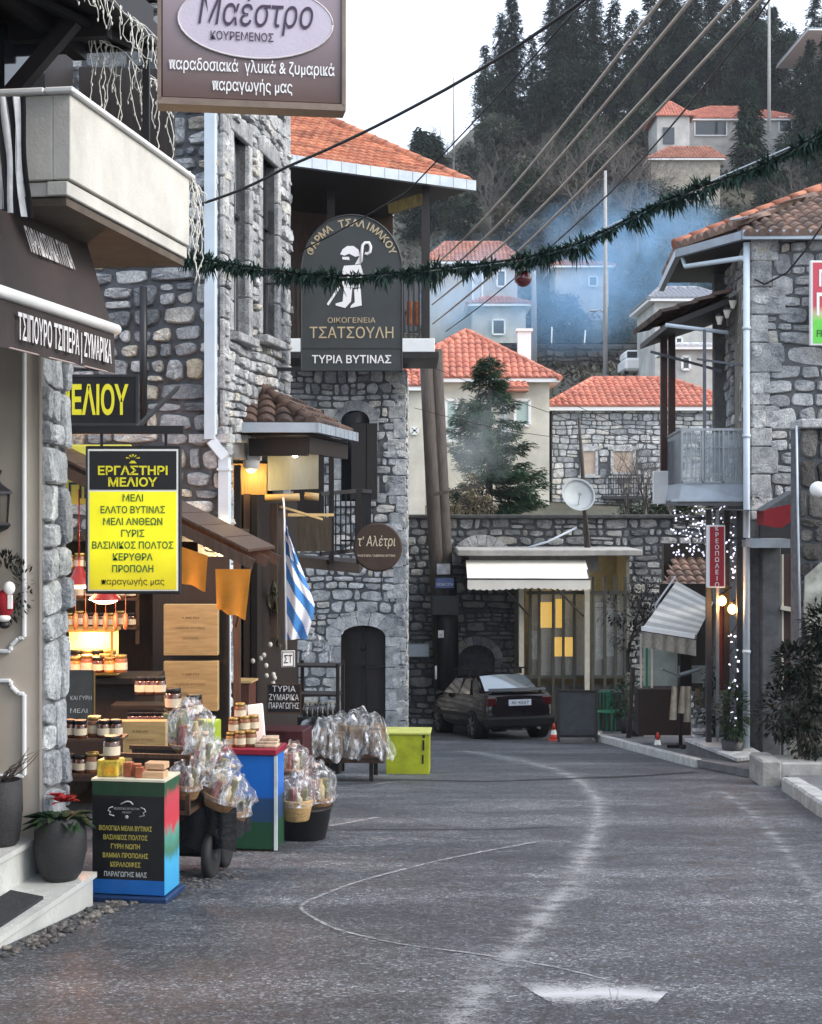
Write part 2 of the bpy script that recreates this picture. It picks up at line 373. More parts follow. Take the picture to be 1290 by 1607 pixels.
def surround(mb, O, U, W, hole, wd=.16, d=.05, n=9, seed=0, sill=True, lintel=True):  # dressed stones round an opening
    rnd = random.Random(seed); O, U, W = Vector(O), Vector(U).normalized(), Vector(W).normalized(); Nn = U.cross(W).normalized(); u0, u1, v0, v1, arch = hole
    rot = Matrix((U, -Nn, W)).transposed()
    for sgn, u in ((-1, u0), (1, u1)):
        z = v0
        while z < v1-.05:
            b = min(rnd.uniform(.3, .55), v1-z); b = v1-z if v1-z-b < .15 else b; L = wd*rnd.uniform(.9, 1.35)
            mb.box(O+U*(u+sgn*L/2)+W*(z+b/2)+Nn*(d/2-.05), (L, .1+d, b-.012), rot=rot, bev=.012); z += b
    if arch:
        for k in range(n):
            a0, a1 = math.pi*k/n+.012, math.pi*(k+1)/n-.012; rx, ry = (u1-u0)/2, arch; mid = (u0+u1)/2
            q = [(mid+(rx+e)*math.cos(t), v1+(ry+e)*math.sin(t)) for e, t in ((0,a0),(wd*1.3,a0),(wd*1.3,(a0+a1)/2),(wd*1.3,a1),(0,a1),(0,(a0+a1)/2))]
            mb.prism([O+U*x+W*y-Nn*.1 for x, y in q], Nn*(.1+d))
    elif lintel: mb.box(O+U*((u0+u1)/2)+W*(v1+wd*.75)+Nn*(d/2-.05), (u1-u0+wd*2.2, .1+d, wd*1.5), rot=rot, bev=.012)
    if sill: mb.box(O+U*((u0+u1)/2)+W*(v0-.06)+Nn*.03, (u1-u0+wd*1.6, .26, .1), rot=rot, bev=.012)
    return mb
def tiles(mb, poly, E, tile=.24, course=.38, amp=.035):
    """barrel tiles over a planar roof polygon; E = eave direction"""
    poly = [Vector(p) for p in poly]; E = Vector(E).normalized(); nrm = Vector((0,0,0))
    for k in range(len(poly)): nrm += poly[k-1].cross(poly[k])
    nrm.normalize()
    if nrm.z < 0: nrm = -nrm
    S = nrm.cross(E).normalized()
    if S.z < 0: S = -S
    q = [((p-poly[0]).dot(E), (p-poly[0]).dot(S)) for p in poly]
    area = sum(q[k-1][0]*q[k][1]-q[k][0]*q[k-1][1] for k in range(len(q)))
    if area < 0: q = q[::-1]
    x0, x1 = min(a for a, b in q), max(a for a, b in q); y0, y1 = min(b for a, b in q), max(b for a, b in q)
    def inside(x, y):
        for k in range(len(q)):
            a, b = q[k-1], q[k]
            if (b[0]-a[0])*(y-a[1])-(b[1]-a[1])*(x-a[0]) < -1e-6: return False
        return True
    nt_ = max(1, round((x1-x0)/tile)); ny = max(1, round((y1-y0)/course)); dx = (x1-x0)/nt_; dy = (y1-y0)/ny; K = 6
    for j in range(ny):
        for i in range(nt_):
            for k in range(K):
                xa, xb = x0+dx*(i+k/K), x0+dx*(i+(k+1)/K)
                if not inside((xa+xb)/2, y0+dy*(j+.5)): continue
                za, zb = amp*abs(math.sin(math.pi*k/K))**.8*2, amp*abs(math.sin(math.pi*(k+1)/K))**.8*2
                pa = lambda x, y, z: poly[0]+E*x+S*y+nrm*z
                ya, yb = y0+dy*j, y0+dy*(j+1)
                a = mb.vert(pa(xa, ya, za+.035)); b = mb.vert(pa(xb, ya, zb+.035)); c = mb.vert(pa(xb, yb+.03, zb)); d = mb.vert(pa(xa, yb+.03, za))
                mb.face((a, b, c, d), True)
                e = mb.vert(pa(xa, ya, 0)); f = mb.vert(pa(xb, ya, 0)); mb.face((e, f, b, a))
    return mb
def ridge(mb, a, b, r=.11, L=.4):                             # a row of overlapping ridge caps
    a, b = Vector(a), Vector(b); n = max(1, int((b-a).length/L))
    for k in range(n):
        mb.tube([a.lerp(b, k/n), a.lerp(b, (k+1.08)/n)], [r*1.12, r*.92], 8)
    return mb
U1 = V(.1541, .988, 0); N1 = V(.988, -.1541, 0); Z = V(0, 0, 1)   # the left-hand facades run along U1 and face N1
def FL(y, off=0, z=0, c=-4.644):                                  # point on the facade line of the near shop, off metres into the street
    return V(c+.156*y, y, z)+N1*off
# ================================================================== GROUND
def ground_at(px, py, up=.0):
    d = 1.9/((py-790)/F-.1); return V((px-645)/F*d, d, gz(d)+up)
def asphalt():
    m, t, b, o = nmat('worn_asphalt'); b.inputs['Specular IOR Level'].default_value = .55
    vec = coords(t, world=True); big = noise(t, coords(t, (.55,1.6,1), True), .5, 6, .65); mid = noise(t, vec, 3.5, 5, .7); fine = noise(t, vec, 70, 4, .8); grit = noise(t, vec, 28, 3, .9)
    c = ramp(t, big, [(.3, (.030,.033,.040)), (.5, (.058,.063,.073)), (.68, (.13,.137,.15))])
    c = mul(t, c, ramp(t, mid, [(.28, (.62,.62,.64)), (.5, (1,1,1)), (.72, (1.35,1.35,1.33))]))
    c = mul(t, c, ramp(t, fine, [(.38, (.22,.22,.23)), (.5, (.95,.95,.95)), (.64, (2.1,2.1,2.1))]))
    vo = N_(t, 'ShaderNodeTexVoronoi'); vo.inputs['Scale'].default_value = 55; t.links.new(vec, vo.inputs[0]); c = mul(t, c, ramp(t, N_sep(t, vo.outputs['Color']), [(0,(.35,.35,.36)), (.45,(.85,.85,.86)), (.8,(1.2,1.2,1.2)), (.93,(2.6,2.6,2.55))]))
    c = mul(t, c, ramp(t, grit, [(.36, (.6,.6,.6)), (.5, (1,1,1)), (.62, (1.2,1.2,1.2)), (.7, (2.2,2.2,2.1))]))
    t.links.new(c, b.inputs['Base Color']); t.links.new(ramp(t, mid, [(.3, (.38,)*3), (.7, (.66,)*3)]), b.inputs['Roughness'])
    bumpn(t, b, fine, .9, .02); return m
mb = MB(); ys = [-60, -20, 0, 6, 10, 14, 18, 22, 26, 30, 34, 38, 38.6, 60]; xs = [-90, -30, -8, -4, 0, 4, 8, 30, 90]
ids = [[mb.vert((x, y, gz(y))) for x in xs] for y in ys]
for j in range(len(ys)-1):
    for i in range(len(xs)-1): mb.face((ids[j][i], ids[j][i+1], ids[j+1][i+1], ids[j+1][i]))
setting('road', mb, asphalt())
def worn(name, col, cov, sc=6, soft=.35):                        # wear with ragged edges: fades out by noise towards the strip's border
    m, t, b, o = nmat(name); b.inputs['Roughness'].default_value = .75; b.inputs['Base Color'].default_value = (*col, 1)
    uv = N_(t, 'ShaderNodeUVMap'); s = N_(t, 'ShaderNodeSeparateXYZ'); t.links.new(uv.outputs[0], s.inputs[0])
    a = N_(t, 'ShaderNodeMath', operation='PINGPONG'); t.links.new(s.outputs[0], a.inputs[0]); a.inputs[1].default_value = .5
    e = N_(t, 'ShaderNodeMapRange'); t.links.new(a.outputs[0], e.inputs[0]); e.inputs[2].default_value = soft; e.inputs[3].default_value = 0; e.inputs[4].default_value = 1
    a2 = N_(t, 'ShaderNodeMath', operation='PINGPONG'); t.links.new(s.outputs[1], a2.inputs[0]); a2.inputs[1].default_value = .5; e2 = N_(t, 'ShaderNodeMapRange'); t.links.new(a2.outputs[0], e2.inputs[0]); e2.inputs[2].default_value = .16 if cov > .9 else .03; em = N_(t, 'ShaderNodeMath', operation='MULTIPLY'); t.links.new(e.outputs[0], em.inputs[0]); t.links.new(e2.outputs[0], em.inputs[1]); e = em
    vec = coords(t, world=True); n1 = noise(t, vec, sc, 5, .75); n2 = noise(t, vec, 55, 4, .8)
    ae = N_(t, 'ShaderNodeMath', operation='MULTIPLY_ADD'); t.links.new(e.outputs[0], ae.inputs[0]); ae.inputs[1].default_value = .45; ae.inputs[2].default_value = -.45
    ag = N_(t, 'ShaderNodeMath', operation='ADD'); t.links.new(n1, ag.inputs[0]); t.links.new(ae.outputs[0], ag.inputs[1])
    ad = N_(t, 'ShaderNodeMath', operation='ADD'); t.links.new(ag.outputs[0], ad.inputs[0]); t.links.new(n2, ad.inputs[1])
    r = N_(t, 'ShaderNodeMapRange'); t.links.new(ad.outputs[0], r.inputs[0]); r.inputs[1].default_value = 1.12-cov*.5; r.inputs[2].default_value = 1.34-cov*.5; r.inputs[3].default_value = 0; r.inputs[4].default_value = 1
    mm = N_(t, 'ShaderNodeMath', operation='MULTIPLY'); t.links.new(r.outputs[0], mm.inputs[0]); t.links.new(e.outputs[0], mm.inputs[1])
    t.links.new(mm.outputs[0], b.inputs['Alpha']); return m
def strip(name, pix, mat, lift=.004):                            # pix: (px, py, width in metres)
    pts = [ground_at(a, b) for a, b, c in pix]; ww = [c for a, b, c in pix]; mb = MB(); L = []
    fine = []
    for k in range(len(pts)-1):
        for q in range(6): fine.append((pts[k].lerp(pts[k+1], q/6), ww[k]+(ww[k+1]-ww[k])*q/6))
    fine.append((pts[-1], ww[-1]))
    for _ in range(3): fine = [fine[0]]+[((fine[i-1][0]+fine[i][0]*2+fine[i+1][0])/4, fine[i][1]) for i in range(1, len(fine)-1)]+[fine[-1]]
    for k, (p, wd) in enumerate(fine):
        d = fine[min(k+1, len(fine)-1)][0]-fine[max(k-1, 0)][0]; s_ = V(-d.y, d.x, 0).normalized()*wd/2
        q = []
        for e in (-1, 1):
            r = p+s_*e; q.append(mb.vert((r.x, r.y, gz(r.y)+lift)))
        L.append(q)
    for k, (a, b) in enumerate(zip(L, L[1:])):
        mb.face((a[0], a[1], b[1], b[0])); v0, v1 = k/len(L), (k+1)/len(L); mb.uv[len(mb.f)-1] = [(0,v0),(1,v0),(1,v1),(0,v1)]
    return setting(name, mb, mat)
wear = worn('pale_trench_wear', (.24,.245,.25), .60, 4, .5); paint = worn('rubbed_white_paint', (.30,.30,.31), .56, 9, .45); tar = worn('black_tar_joint', (.015,.015,.017), .75, 3, .3)
strip('road_trench_wear', [(640,1720,.8), (730,1590,.9), (800,1500,.9), (862,1430,.9), (905,1370,.9), (927,1320,.9), (941,1278,.9), (935,1250,.9), (912,1226,1.0), (870,1206,1.2), (790,1188,1.6), (720,1178,1.8)], wear)
strip('road_tyre_wear', [(1130,1240,.7), (1172,1270,.8), (1215,1312,.8), (1258,1370,.8), (1300,1440,.8)], worn('faint_tyre_wear', (.2,.203,.21), .5, 4, .5), .005)
strip('road_chalk_line', [(885,1314,.2), (700,1348,.14), (560,1384,.13), (478,1416,.12), (470,1428,.12), (520,1458,.11), (620,1482,.09), (750,1498,.08), (870,1518,.08), (960,1540,.07)], paint, .006)
strip('road_paint_splash', [(840,1564,.8), (900,1560,1.0), (970,1560,1.0), (1040,1566,.7)], worn('white_splash', (.44,.44,.45), .86, 5, .5), .007)
strip('road_paint_dash', [(490,1330,.1), (600,1327,.1)], paint, .005)
strip('road_paint_mark', [(515,1297,.35), (592,1283,.25)], paint, .005)
strip('road_light_streak', [(500,1240,.7), (680,1222,.7), (800,1226,.5)], worn('pale_dust', (.19,.195,.205), .4, 3, .5), .005)
strip('road_tar_joint', [(500,1226,.10), (640,1224,.22), (760,1227,.16), (900,1222,.26), (1010,1218,.35), (1090,1212,.2)], tar, .008)
strip('road_tar_seam', [(500,1304,.05), (620,1302,.08), (760,1303,.07), (880,1298,.06)], tar, .008)
mb = MB(); rr = random.Random(5)                                 # broken asphalt edge and grit along the marble step
for k in range(150):
    t_ = rr.random(); p = ground_at(0, 1500).lerp(ground_at(190, 1412), t_)+V(rr.uniform(-.06, .16), rr.uniform(-.1, .1), 0)
    r_ = rr.uniform(.008, .03); mb.blob((p.x, p.y, gz(p.y)+r_*.4), r_*1.3, r_, r_*.7, 6, 4, .3, rr)
for k in range(130):
    p = ground_at(rr.gauss(315, 28), rr.gauss(1378, 10)); r_ = rr.uniform(.004, .016)
    mb.blob((p.x, p.y, gz(p.y)+r_*.3), r_*2.2, r_, r_*.6, 5, 3, .3, rr)
o = solo('road_rubble', mb, STONE('edge_gravel', [(0, (.08,.08,.085)), (1, (.26,.24,.22))]), 'loose grit and dry leaves along the gutter by the marble step', 'gravel', kind='stuff')
# ================================================================== NEAR SHOP (left edge)
C1 = -4.48
def F1(y, off=0, z=0): return FL(y, off, z, C1)
shop = T('shop_building', 'near shop with beige panelled front, stone pier and white balcony over the marble steps', 'building', (-4, 9, -.9))
pier = MB(); panel(pier, F1(11.1, 0, -1.3), U1, Z, .47, 5.4); pier.box(F1(11.34, -.6, 1.4), (1.1, .42, 5.4), rz=R(-8.9)); put('pier', pier, m_mortar_lt, shop)
st = MB(); rr = random.Random(3)
rubble(st, F1(11.1, .0, -1.3), U1, Z, .46, 5.4, (.30,.30), .012, .05, seed=11, jit=.4); put('pier_stone', st, STONE('split_face_stone', [(0, (.28,.30,.33)), (.5, (.40,.43,.46)), (1, (.54,.57,.59))]), shop)
bp = MB(); bp.box((-3.95, 11.22, 1.5), (2.4, .2, 4.4)); bp.box((-2.757, 11.115, 1.5), (.018, .03, 4.4)); put('panel_wall', bp, m_beige, shop)
mo = MB()                                                        # raised mouldings with notched corners
def mould(x0, x1, z0, z1, nb, ntp, c=.1):
    pts = []
    def corner(x, z, sx, sz, notch):
        if not notch: return [(x, z)]
        return [(x, z-sz*c), (x-sx*c*.45, z-sz*c*.95), (x-sx*c, z-sz*c*.4), (x-sx*c, z)]
    a = corner(x1, z0, 1, -1, nb); b = corner(x1, z1, 1, 1, ntp)
    seq = [(x0, z0)]+a[::-1]+b+[(x0, z1)]
    for (ax, az), (bx, bz) in zip(seq, seq[1:]+seq[:1]):
        mo.bar((ax, 11.105, az), (bx, 11.105, bz), .03, .04, up=(0,1,0), bev=.008)
mould(-4.2, -2.88, .80, 4.2, True, False); mould(-4.2, -2.88, -.13, .58, False, True)
put('panel_moulding', mo, m_moulding, shop)
wl = MB(); wl.box((-4.7, 7.5, 2.3), (2.2, 7, 6.4), rz=R(-8.9)); put('wall', wl, m_beige, shop)
ug = MB(); panel(ug, F1(4, .02, 3.9), U1, Z, 7.75, 1.5); put('balcony_door', ug, m_dkwood, shop)
for k in range(7):
    g = MB(); g.box(F1(4.8+k*.98, .03, 4.6), (.05, .7, 1.25), rz=R(-8.9)); put('window_pane', g, m_glass, shop)
# balcony
CB = -3.64
def FB(y, off=0, z=0): return FL(y, off, z, CB)
bal = MB()
for (y0, y1, z0, z1, off, th) in ((9.47, 11.95, 3.96, 4.5, 0, .12), (9.47, 11.95, 3.86, 3.95, -.02, .14)):
    a, b = FB(y0, off-th/2, (z0+z1)/2), FB(y1, off-th/2, (z0+z1)/2); bal.bar(a, b, th, z1-z0, bev=.006)
for z0, z1, dy in ((3.96, 4.5, 0), (3.86, 3.95, .02)):
    bal.bar(FB(9.53+dy, -.12, (z0+z1)/2), FB(9.53+dy, -1.2, (z0+z1)/2), .12, z1-z0, bev=.006); bal.bar(FB(11.89, -.12, (z0+z1)/2), FB(11.89, -.8, (z0+z1)/2), .12, z1-z0, bev=.006)
put('balcony_parapet', bal, M('balcony_plaster', (.54,.525,.475), .85, var=.16, vs=2.2, bump=.3, bs=45), shop)
cp = MB(); cp.bar(FB(9.42, -.06, 4.52), FB(12.0, -.06, 4.52), .19, .035, bev=.008); cp.bar(FB(9.5, -.16, 4.52), FB(9.5, -1.2, 4.52), .17, .035, bev=.008); put('balcony_coping', cp, m_white, shop)
sb = MB(); a = [FB(9.5, -.04, 3.85), FB(11.93, -.04, 3.85), FB(11.93, -1.1, 3.85), FB(9.5, -1.3, 3.85)]; sb.prism(a, (0,0,-.05)); put('balcony_slab', sb, M('brown_soffit', (.10,.078,.06), .8, var=.3), shop)
es = MB(); a = F1(11.78, .02, 4.0); e_ = FB(11.84, -.1, 4.0); es.prism([a, e_, e_+V(0,0,1.35), a+V(0,0,1.35)], (.01,.05,0)); put('balcony_end_screen', es, m_dkwood, shop)
pr = MB()
pr.bar(FB(11.2, -.1, 4.5), FB(11.2, -.1, 5.3), .05); pr.bar(FB(9.0, -.5, 5.18), FB(10.9, -.02, 5.22), .05, .05)
put('balcony_post', pr, m_black, shop)
ev = MB(); ev.prism([FB(2, .06, 5.27), FB(10.9, .06, 5.27), FB(10.9, -1.3, 5.27), FB(2, -1.3, 5.27)], (0,0,.25)); ev.bar(FB(2, .08, 5.3), FB(10.92, .08, 5.3), .06, .16); ev.bar(FB(10.9, .1, 5.3), FB(10.9, -1.3, 5.3), .06, .16)
ev.bar(FB(9.2, -.25, 5.25), FB(9.2, -1.3, 5.25), .12, .2); ev.bar(FB(10.3, -.05, 5.2), FB(10.3, -1.3, 5.2), .09, .16); ev.bar(FB(9.3, -.5, 5.24), FB(10.9, -.5, 5.24), .1, .16)
ev.bar(FB(10.15, -.9, 4.5), FB(10.15, -.25, 5.2), .1, .1)
put('eave', ev, M('dark_eave_boards', (.022,.02,.021), .6, var=.3), shop)
sp = MB()
for dy in (9.55, 9.8):
    for off in (-.75, -.58): sp.box(FB(dy+(off+.75)*.3, off, 5.255), (.11, .13, .012), rz=R(-8.9))
put('soffit_light_patch', sp, M('painted_light_patch', (.45,.52,.55), .4, var=.1), shop)  # pale tiles stand in for bluish patches of light under the eave
# steps
def SE(y, off=0, z=0): return V(-2.39+.156*(y-11.2), y, z)+N1*off
stp = T('marble_steps', 'two white marble steps with worn nosing under the beige panelled shopfront', 'steps', (-2.8, 10, -1.1))
for nm, y0, y1, off, z0, z1 in (('lower_step', 6.5, 11.2, 0, -1.7, -.87), ('upper_step', 6.5, 11.07, -.40, -1.7, -.59)):
    s_ = MB(); s_.prism([SE(y0, off, z0), SE(y1, off, z0), SE(y1, off-1.2, z0), SE(y0, off-1.2, z0)], (0,0,z1-z0-.04))
    s_.prism([SE(y0, off+.025, z1-.04), SE(y1+.02, off+.025, z1-.04), SE(y1+.02, off-1.2, z1-.04), SE(y0, off-1.2, z1-.04)], (0,0,.04)); put(nm, s_, m_marble, stp)
mt = MB(); c = V(-2.73, 10.28, -.83)
mt.prism([SE(9.1, -.06, -.868), SE(10.42, -.06, -.868), SE(10.55, -.36, -.868), SE(9.1, -.36, -.868)], (0,0,.02))
solo('doormat', mt, M('black_ribbed_mat', (.02,.02,.024), .9, var=.5, vs=30, bump=.6, bs=90), 'black doormat lying on the lower marble step', 'doormat', SE(9.8, -.2, -.87), world=True)
# pots
pot_m = M('black_wicker_pot', (.02,.02,.022), .55, var=.35, vs=40, bump=.7, bs=70, scale=(1,1,2))
p = T('flower_pot', 'round black pot of red poinsettia standing on the lower marble step', 'flower pot', (-2.585, 11.0, -.868))
pt = MB(); pt.lathe((0,0,0), [(.12,0),(.155,.05),(.19,.2),(.19,.36),(.165,.44),(.15,.46),(.13,.45),(.12,.41)], 26); put('pot', pt, pot_m, p, False)
rr = random.Random(8); lf = MB(); rd = MB()
def leaf(mb, c, d, L, wd, droop=.3):
    d = Vector(d).normalized(); s_ = d.cross(Z); s_ = s_.normalized() if s_.length > .01 else V(1,0,0); a = Vector(c)
    m1 = a+d*L*.45; e = a+d*L-Z*L*droop; mb.poly((a, m1+s_*wd/2, e, m1-s_*wd/2), True)
for k in range(46):
    a = rr.uniform(0, 6.28); el = rr.uniform(-.1, .7); leaf(lf, (.06*math.cos(a), .06*math.sin(a), .44), (math.cos(a), math.sin(a), el), rr.uniform(.13,.25), .09, .35)
for q in range(7):
    a = rr.uniform(0, 6.28); cc = V(.08*math.cos(a)*rr.uniform(.3,1.2)+.03, .08*math.sin(a), .56+rr.uniform(-.03,.05))
    for k in range(11): a = rr.uniform(0, 6.28); leaf(rd, cc, (math.cos(a), math.sin(a), rr.uniform(.1,.8)), rr.uniform(.06,.11), .045, .2)
put('leaves', lf, LEAF('dark_green_leaf', (.012,.03,.015), (.03,.07,.03)), p, False); put('flowers', rd, LEAF('red_bract', (.22,.006,.012), (.5,.03,.035)), p, False)
p = T('planter', 'tall black planter with a bare twig beside the beige panelled wall', 'planter', (-2.99, 10.88, -.588))
pt = MB(); pt.lathe((0,0,0), [(.11,0),(.13,.03),(.155,.25),(.15,.47),(.13,.475),(.12,.44)], 24); put('pot', pt, pot_m, p, False)
tw = MB(); rr = random.Random(4)
for k in range(9):
    a = rr.uniform(-.6, .9); z0 = .45; pts = [V(0,0,z0)]
    for q in range(4): pts.append(pts[-1]+V(math.cos(a)*.06+rr.uniform(-.03,.03), rr.uniform(-.03,.03), .08*rr.uniform(.3,1.1)))
    tw.tube(pts, [.006,.005,.004,.003,.002], 5)
put('twig', tw, m_wood, p, False)
# wall lantern, wreath
l = T('wall_lantern', 'black wall lantern on the beige panelled shopfront', 'lantern', (-3.06, 10.98, 1.9))
q = MB(); q.lathe((0,0,0), [(.0,.2),(.03,.17),(.05,.14),(.12,.09),(.125,.07)], 6, smooth=False); q.lathe((0,0,0), [(.10,-.14),(.115,-.16),(.09,-.19),(.02,-.22)], 6, smooth=False)
for k in range(6): a = k*math.pi/3; q.bar((.1*math.cos(a), .1*math.sin(a), .08), (.085*math.cos(a), .085*math.sin(a), -.15), .014)
q.bar((0,0,.18), (0,.13,.24), .02); put('cage', q, m_black, l, False); q = MB(); q.lathe((0,0,0), [(.085,-.14),(.095,.07)], 6, smooth=False); put('glass', q, M('smoked_glass', (.06,.05,.04), .2, var=.2), l, False)
l = T('christmas_wreath', 'dark wreath with a red and white ornament hung on the beige wall', 'wreath', (-3.03, 11.0, 1.28))
q = MB(); rr = random.Random(9)
for k in range(420):
    a = rr.uniform(0, 6.28); b = rr.uniform(0, 6.28); r0 = .19; c = V((r0+.05*math.cos(b))*math.cos(a), .04*math.sin(b), (r0+.05*math.cos(b))*math.sin(a)); leaf(q, c, (math.cos(a)*math.cos(b)+rr.uniform(-.5,.5), math.sin(b)-.3, math.sin(a)+rr.uniform(-.5,.5)), .06, .02, 0)
put('ring', q, LEAF('dark_wreath_needle', (.008,.012,.01), (.03,.035,.03)), l, False)
q = MB(); q.blob((.05,-.07,-.12), .07, .05, .11, 10, 8); q.m = 1; q.blob((.09,-.09,.0), .045, .03, .05, 10, 6); q.box((.10,-.1,-.1), (.03,.03,.1)); q.blob((.05,-.08,-.22), .05, .04, .03); q.m = 2; q.blob((.05,-.07,-.27), .045, .04, .03)
put('ornament', q, [M('red_felt', (.3,.012,.02), .9), m_white, m_black], l, False)
# awning
def FA(y, off=0, z=0): return FL(y, off, z, -3.854)
aw = T('shop_awning', 'brown fabric awning with white lettering hung below the white balcony', 'awning', FA(9.5, 0, 3.2))
cl = MB(); cl.grid(lambda u, v: FA(7+3.87*u, -.22+.2*v+.015*math.sin(u*25)*(1-v), 3.82-.64*v), 40, 6); cl.grid(lambda u, v: FA(10.87, -.22+.2*v-.6*u*(1-v), 3.82-.64*v), 6, 6); put('canopy', cl, M('brown_awning_cloth', (.040,.030,.028), .9, var=.25, vs=3, bump=.3, bs=120), aw)
br = MB(); br.tube([FA(7, 0, 3.17), FA(10.9, 0, 3.17)], .04, 12); put('front_bar', br, m_white, aw)
va = MB(); va.grid(lambda u, v: FA(7+3.85*u, .0+.012*math.sin(u*40)*v, 3.14-(.30+.008*math.sin(u*30))*v), 60, 4); put('valance', va, bpy.data.materials['brown_awning_cloth'], aw)
ed = MB(); ed.tube([FA(7+3.85*k/30, .003, 2.845) for k in range(31)], .006, 5); put('valance_piping', ed, M('pink_piping', (.35,.27,.25), .8, var=0), aw)
le = MB(); letters(le, 'ΤΣΙΠΟΥΡΟ ΤΣΙΠΕΡΑ | ΖΥΜΑΡΙΚΑ', FA(9.13, .022, 2.91), U1, Z, .16, 1.62, 'L', .018); letters(le, 'ΠΑΡΑΔΟΣΙΑΚΑ ΓΛΥΚΑ', FA(9.62, -.105, 3.53), U1, V(-.3,0,1), .17, .75, 'L', .02); put('lettering', le, M('printed_white', (.62,.60,.60), .8, var=.2, vs=60), aw)
cu = MB(); cu.m = 0                                              # striped cloth at the picture's edge
for k in range(9):
    cu.m = k % 2; x0 = -2.72+k*.036
    cu.grid(lambda u, v: V(x0+.036*u+.05*v+.01*math.sin(v*6+k), 9.25-.02*abs(math.sin((u+k)*2)), 4.42-.66*v-.012*k*v), 2, 8)
solo('striped_cloth', cu, [M('black_cloth', (.015,.015,.017), .9), M('white_cloth', (.7,.7,.7), .9)], 'black and white striped cloth draped at the end of the white balcony', 'cloth', (-2.6, 9.25, 4.0), world=True)
# icicle lights
wire_w = M('white_light_wire', (.62,.61,.55), .6, var=.1); rr = random.Random(21)
def icicles(name, label, a, b, n, lo, hi, r=.0035):
    mb = MB(); a, b = Vector(a), Vector(b)
    mb.tube([a.lerp(b, k/10)+V(0,0,-.03*math.sin(k*1.3)) for k in range(11)], r*1.3, 5)
    for k in range(n):
        p = a.lerp(b, (k+rr.random())/n); L = rr.uniform(lo, hi); pts = [p]; m_ = max(3, int(L/.05))
        for q in range(m_): pts.append(pts[-1]+V(rr.uniform(-.022,.022), rr.uniform(-.02,.02), -L/m_))
        mb.tube(pts, r, 4)
        for q in pts[1::2]: mb.blob(q+V(rr.uniform(-.01,.01),0,-.012), .006, .006, .014, 5, 4)
    for k in range(n//3):                                        # tangled loops
        p = a.lerp(b, rr.random()); mb.tube([p+V(.07*math.cos(t)*rr.uniform(.6,1.2), 0, -.09+.09*math.sin(t)) for t in [q*.7 for q in range(8)]], r, 4)
    return solo(name, mb, wire_w, label, 'string lights', a, group='icicle lights round the near balcony', world=True)
icicles('icicle_lights', 'white icicle lights hung along the dark eave over the balcony', FB(8.8, .14, 5.25), FB(10.9, .14, 5.22), 26, .12, .3)
icicles('icicle_lights', 'long white icicle lights hanging behind the balcony parapet under the eave end', FB(10.3, -.2, 5.2), FB(11.9, -.1, 5.15), 20, .2, .75)
icicles('icicle_lights', 'white icicle lights dangling below the far corner of the white balcony', FB(11.9, .02, 4.55), FB(12.25, .0, 4.45), 7, .5, .9, .005)
# ================================================================== HANGING SIGNS OF THE NEAR SHOP
def signmat(name, lo, hi, z0, z1, mid=None):
    m, t, b, o = nmat(name); b.inputs['Roughness'].default_value = .45
    s_ = N_(t, 'ShaderNodeSeparateXYZ'); t.links.new(N_(t, 'ShaderNodeTexCoord').outputs['Object'], s_.inputs[0])
    r = N_(t, 'ShaderNodeMapRange'); t.links.new(s_.outputs[2], r.inputs[0]); r.inputs[1].default_value = z0; r.inputs[2].default_value = z1
    c = ramp(t, r.outputs[0], [(0, lo), (.5, mid or tuple((a+b_)/2 for a, b_ in zip(lo, hi))), (1, hi)]); c = mul(t, c, ramp(t, noise(t, coords(t), 3, 3), [(.3,(.9,.9,.9)),(.7,(1.08,1.08,1.08))]))
    t.links.new(c, b.inputs['Base Color']); return m
s = T('hanging_sign', 'large brown hanging sign with a lilac oval over the street at the top', 'sign', (-.925, 8.67, 4.62), R(8.7))
q = MB(); q.box((0,0,0), (1.04,.13,.80), bev=.01); put('sign_box', q, signmat('brown_print', (.085,.042,.03), (.30,.24,.27), -.4, .25, (.19,.145,.155)), s, False)
q = MB()
for a, b in (((-.53,-.07,-.41),(.53,-.07,-.41)), ((-.53,-.07,.41),(.53,-.07,.41)), ((-.53,-.07,-.41),(-.53,-.07,.41)), ((.53,-.07,-.41),(.53,-.07,.41))): q.bar(a, b, .022, .022)
q.box((0,.0,-.425), (1.08,.17,.025)); put('frame', q, M('bronze_trim', (.20,.15,.12), .5, metal=.2), s, False)
q = MB(); n = 40; q.prism([(.44*math.cos(k*2*math.pi/n)+.02, -.068, .06+.21*math.sin(k*2*math.pi/n)) for k in range(n)], (0,-.006,0)); put('oval', q, M('lilac_print', (.50,.45,.53), .5, var=.05), s, False)
q = MB(); q.tube([(.02+.445*math.cos(k*2*math.pi/n), -.072, .06+.213*math.sin(k*2*math.pi/n)) for k in range(n+1)], .006, 6); put('oval_rim', q, M('pale_rim', (.55,.5,.5), .5, var=0), s, False)
q = MB(); letters(q, 'Μαέστρο', (.02,-.076,.03), (1,0,0), Z, .17, .66, bold=0, shear=.22); letters(q, 'ΚΟΥΡΕΜΕΝΟΣ', (-.06,-.076,-.055), (1,0,0), Z, .048, .36, bold=.012); put('emblem_lettering', q, M('plum_print', (.05,.03,.06), .5, var=0), s, False)
q = MB(); letters(q, 'παραδοσιακά  γλυκά & ζυμαρικά', (0,-.069,-.235), (1,0,0), Z, .07, .95, bold=.008); letters(q, 'παραγωγής μας', (0,-.069,-.345), (1,0,0), Z, .07, .46, bold=.008); put('lettering', q, m_lettwhite, s, False)
q = MB(); q.bar((-.4,0,.40), (-.4,0,.62), .03); q.bar((.4,0,.4), (.4,0,.62), .03); q.bar((-1.9,.1,.62), (.5,0,.62), .045); put('bracket', q, m_black, s, False)
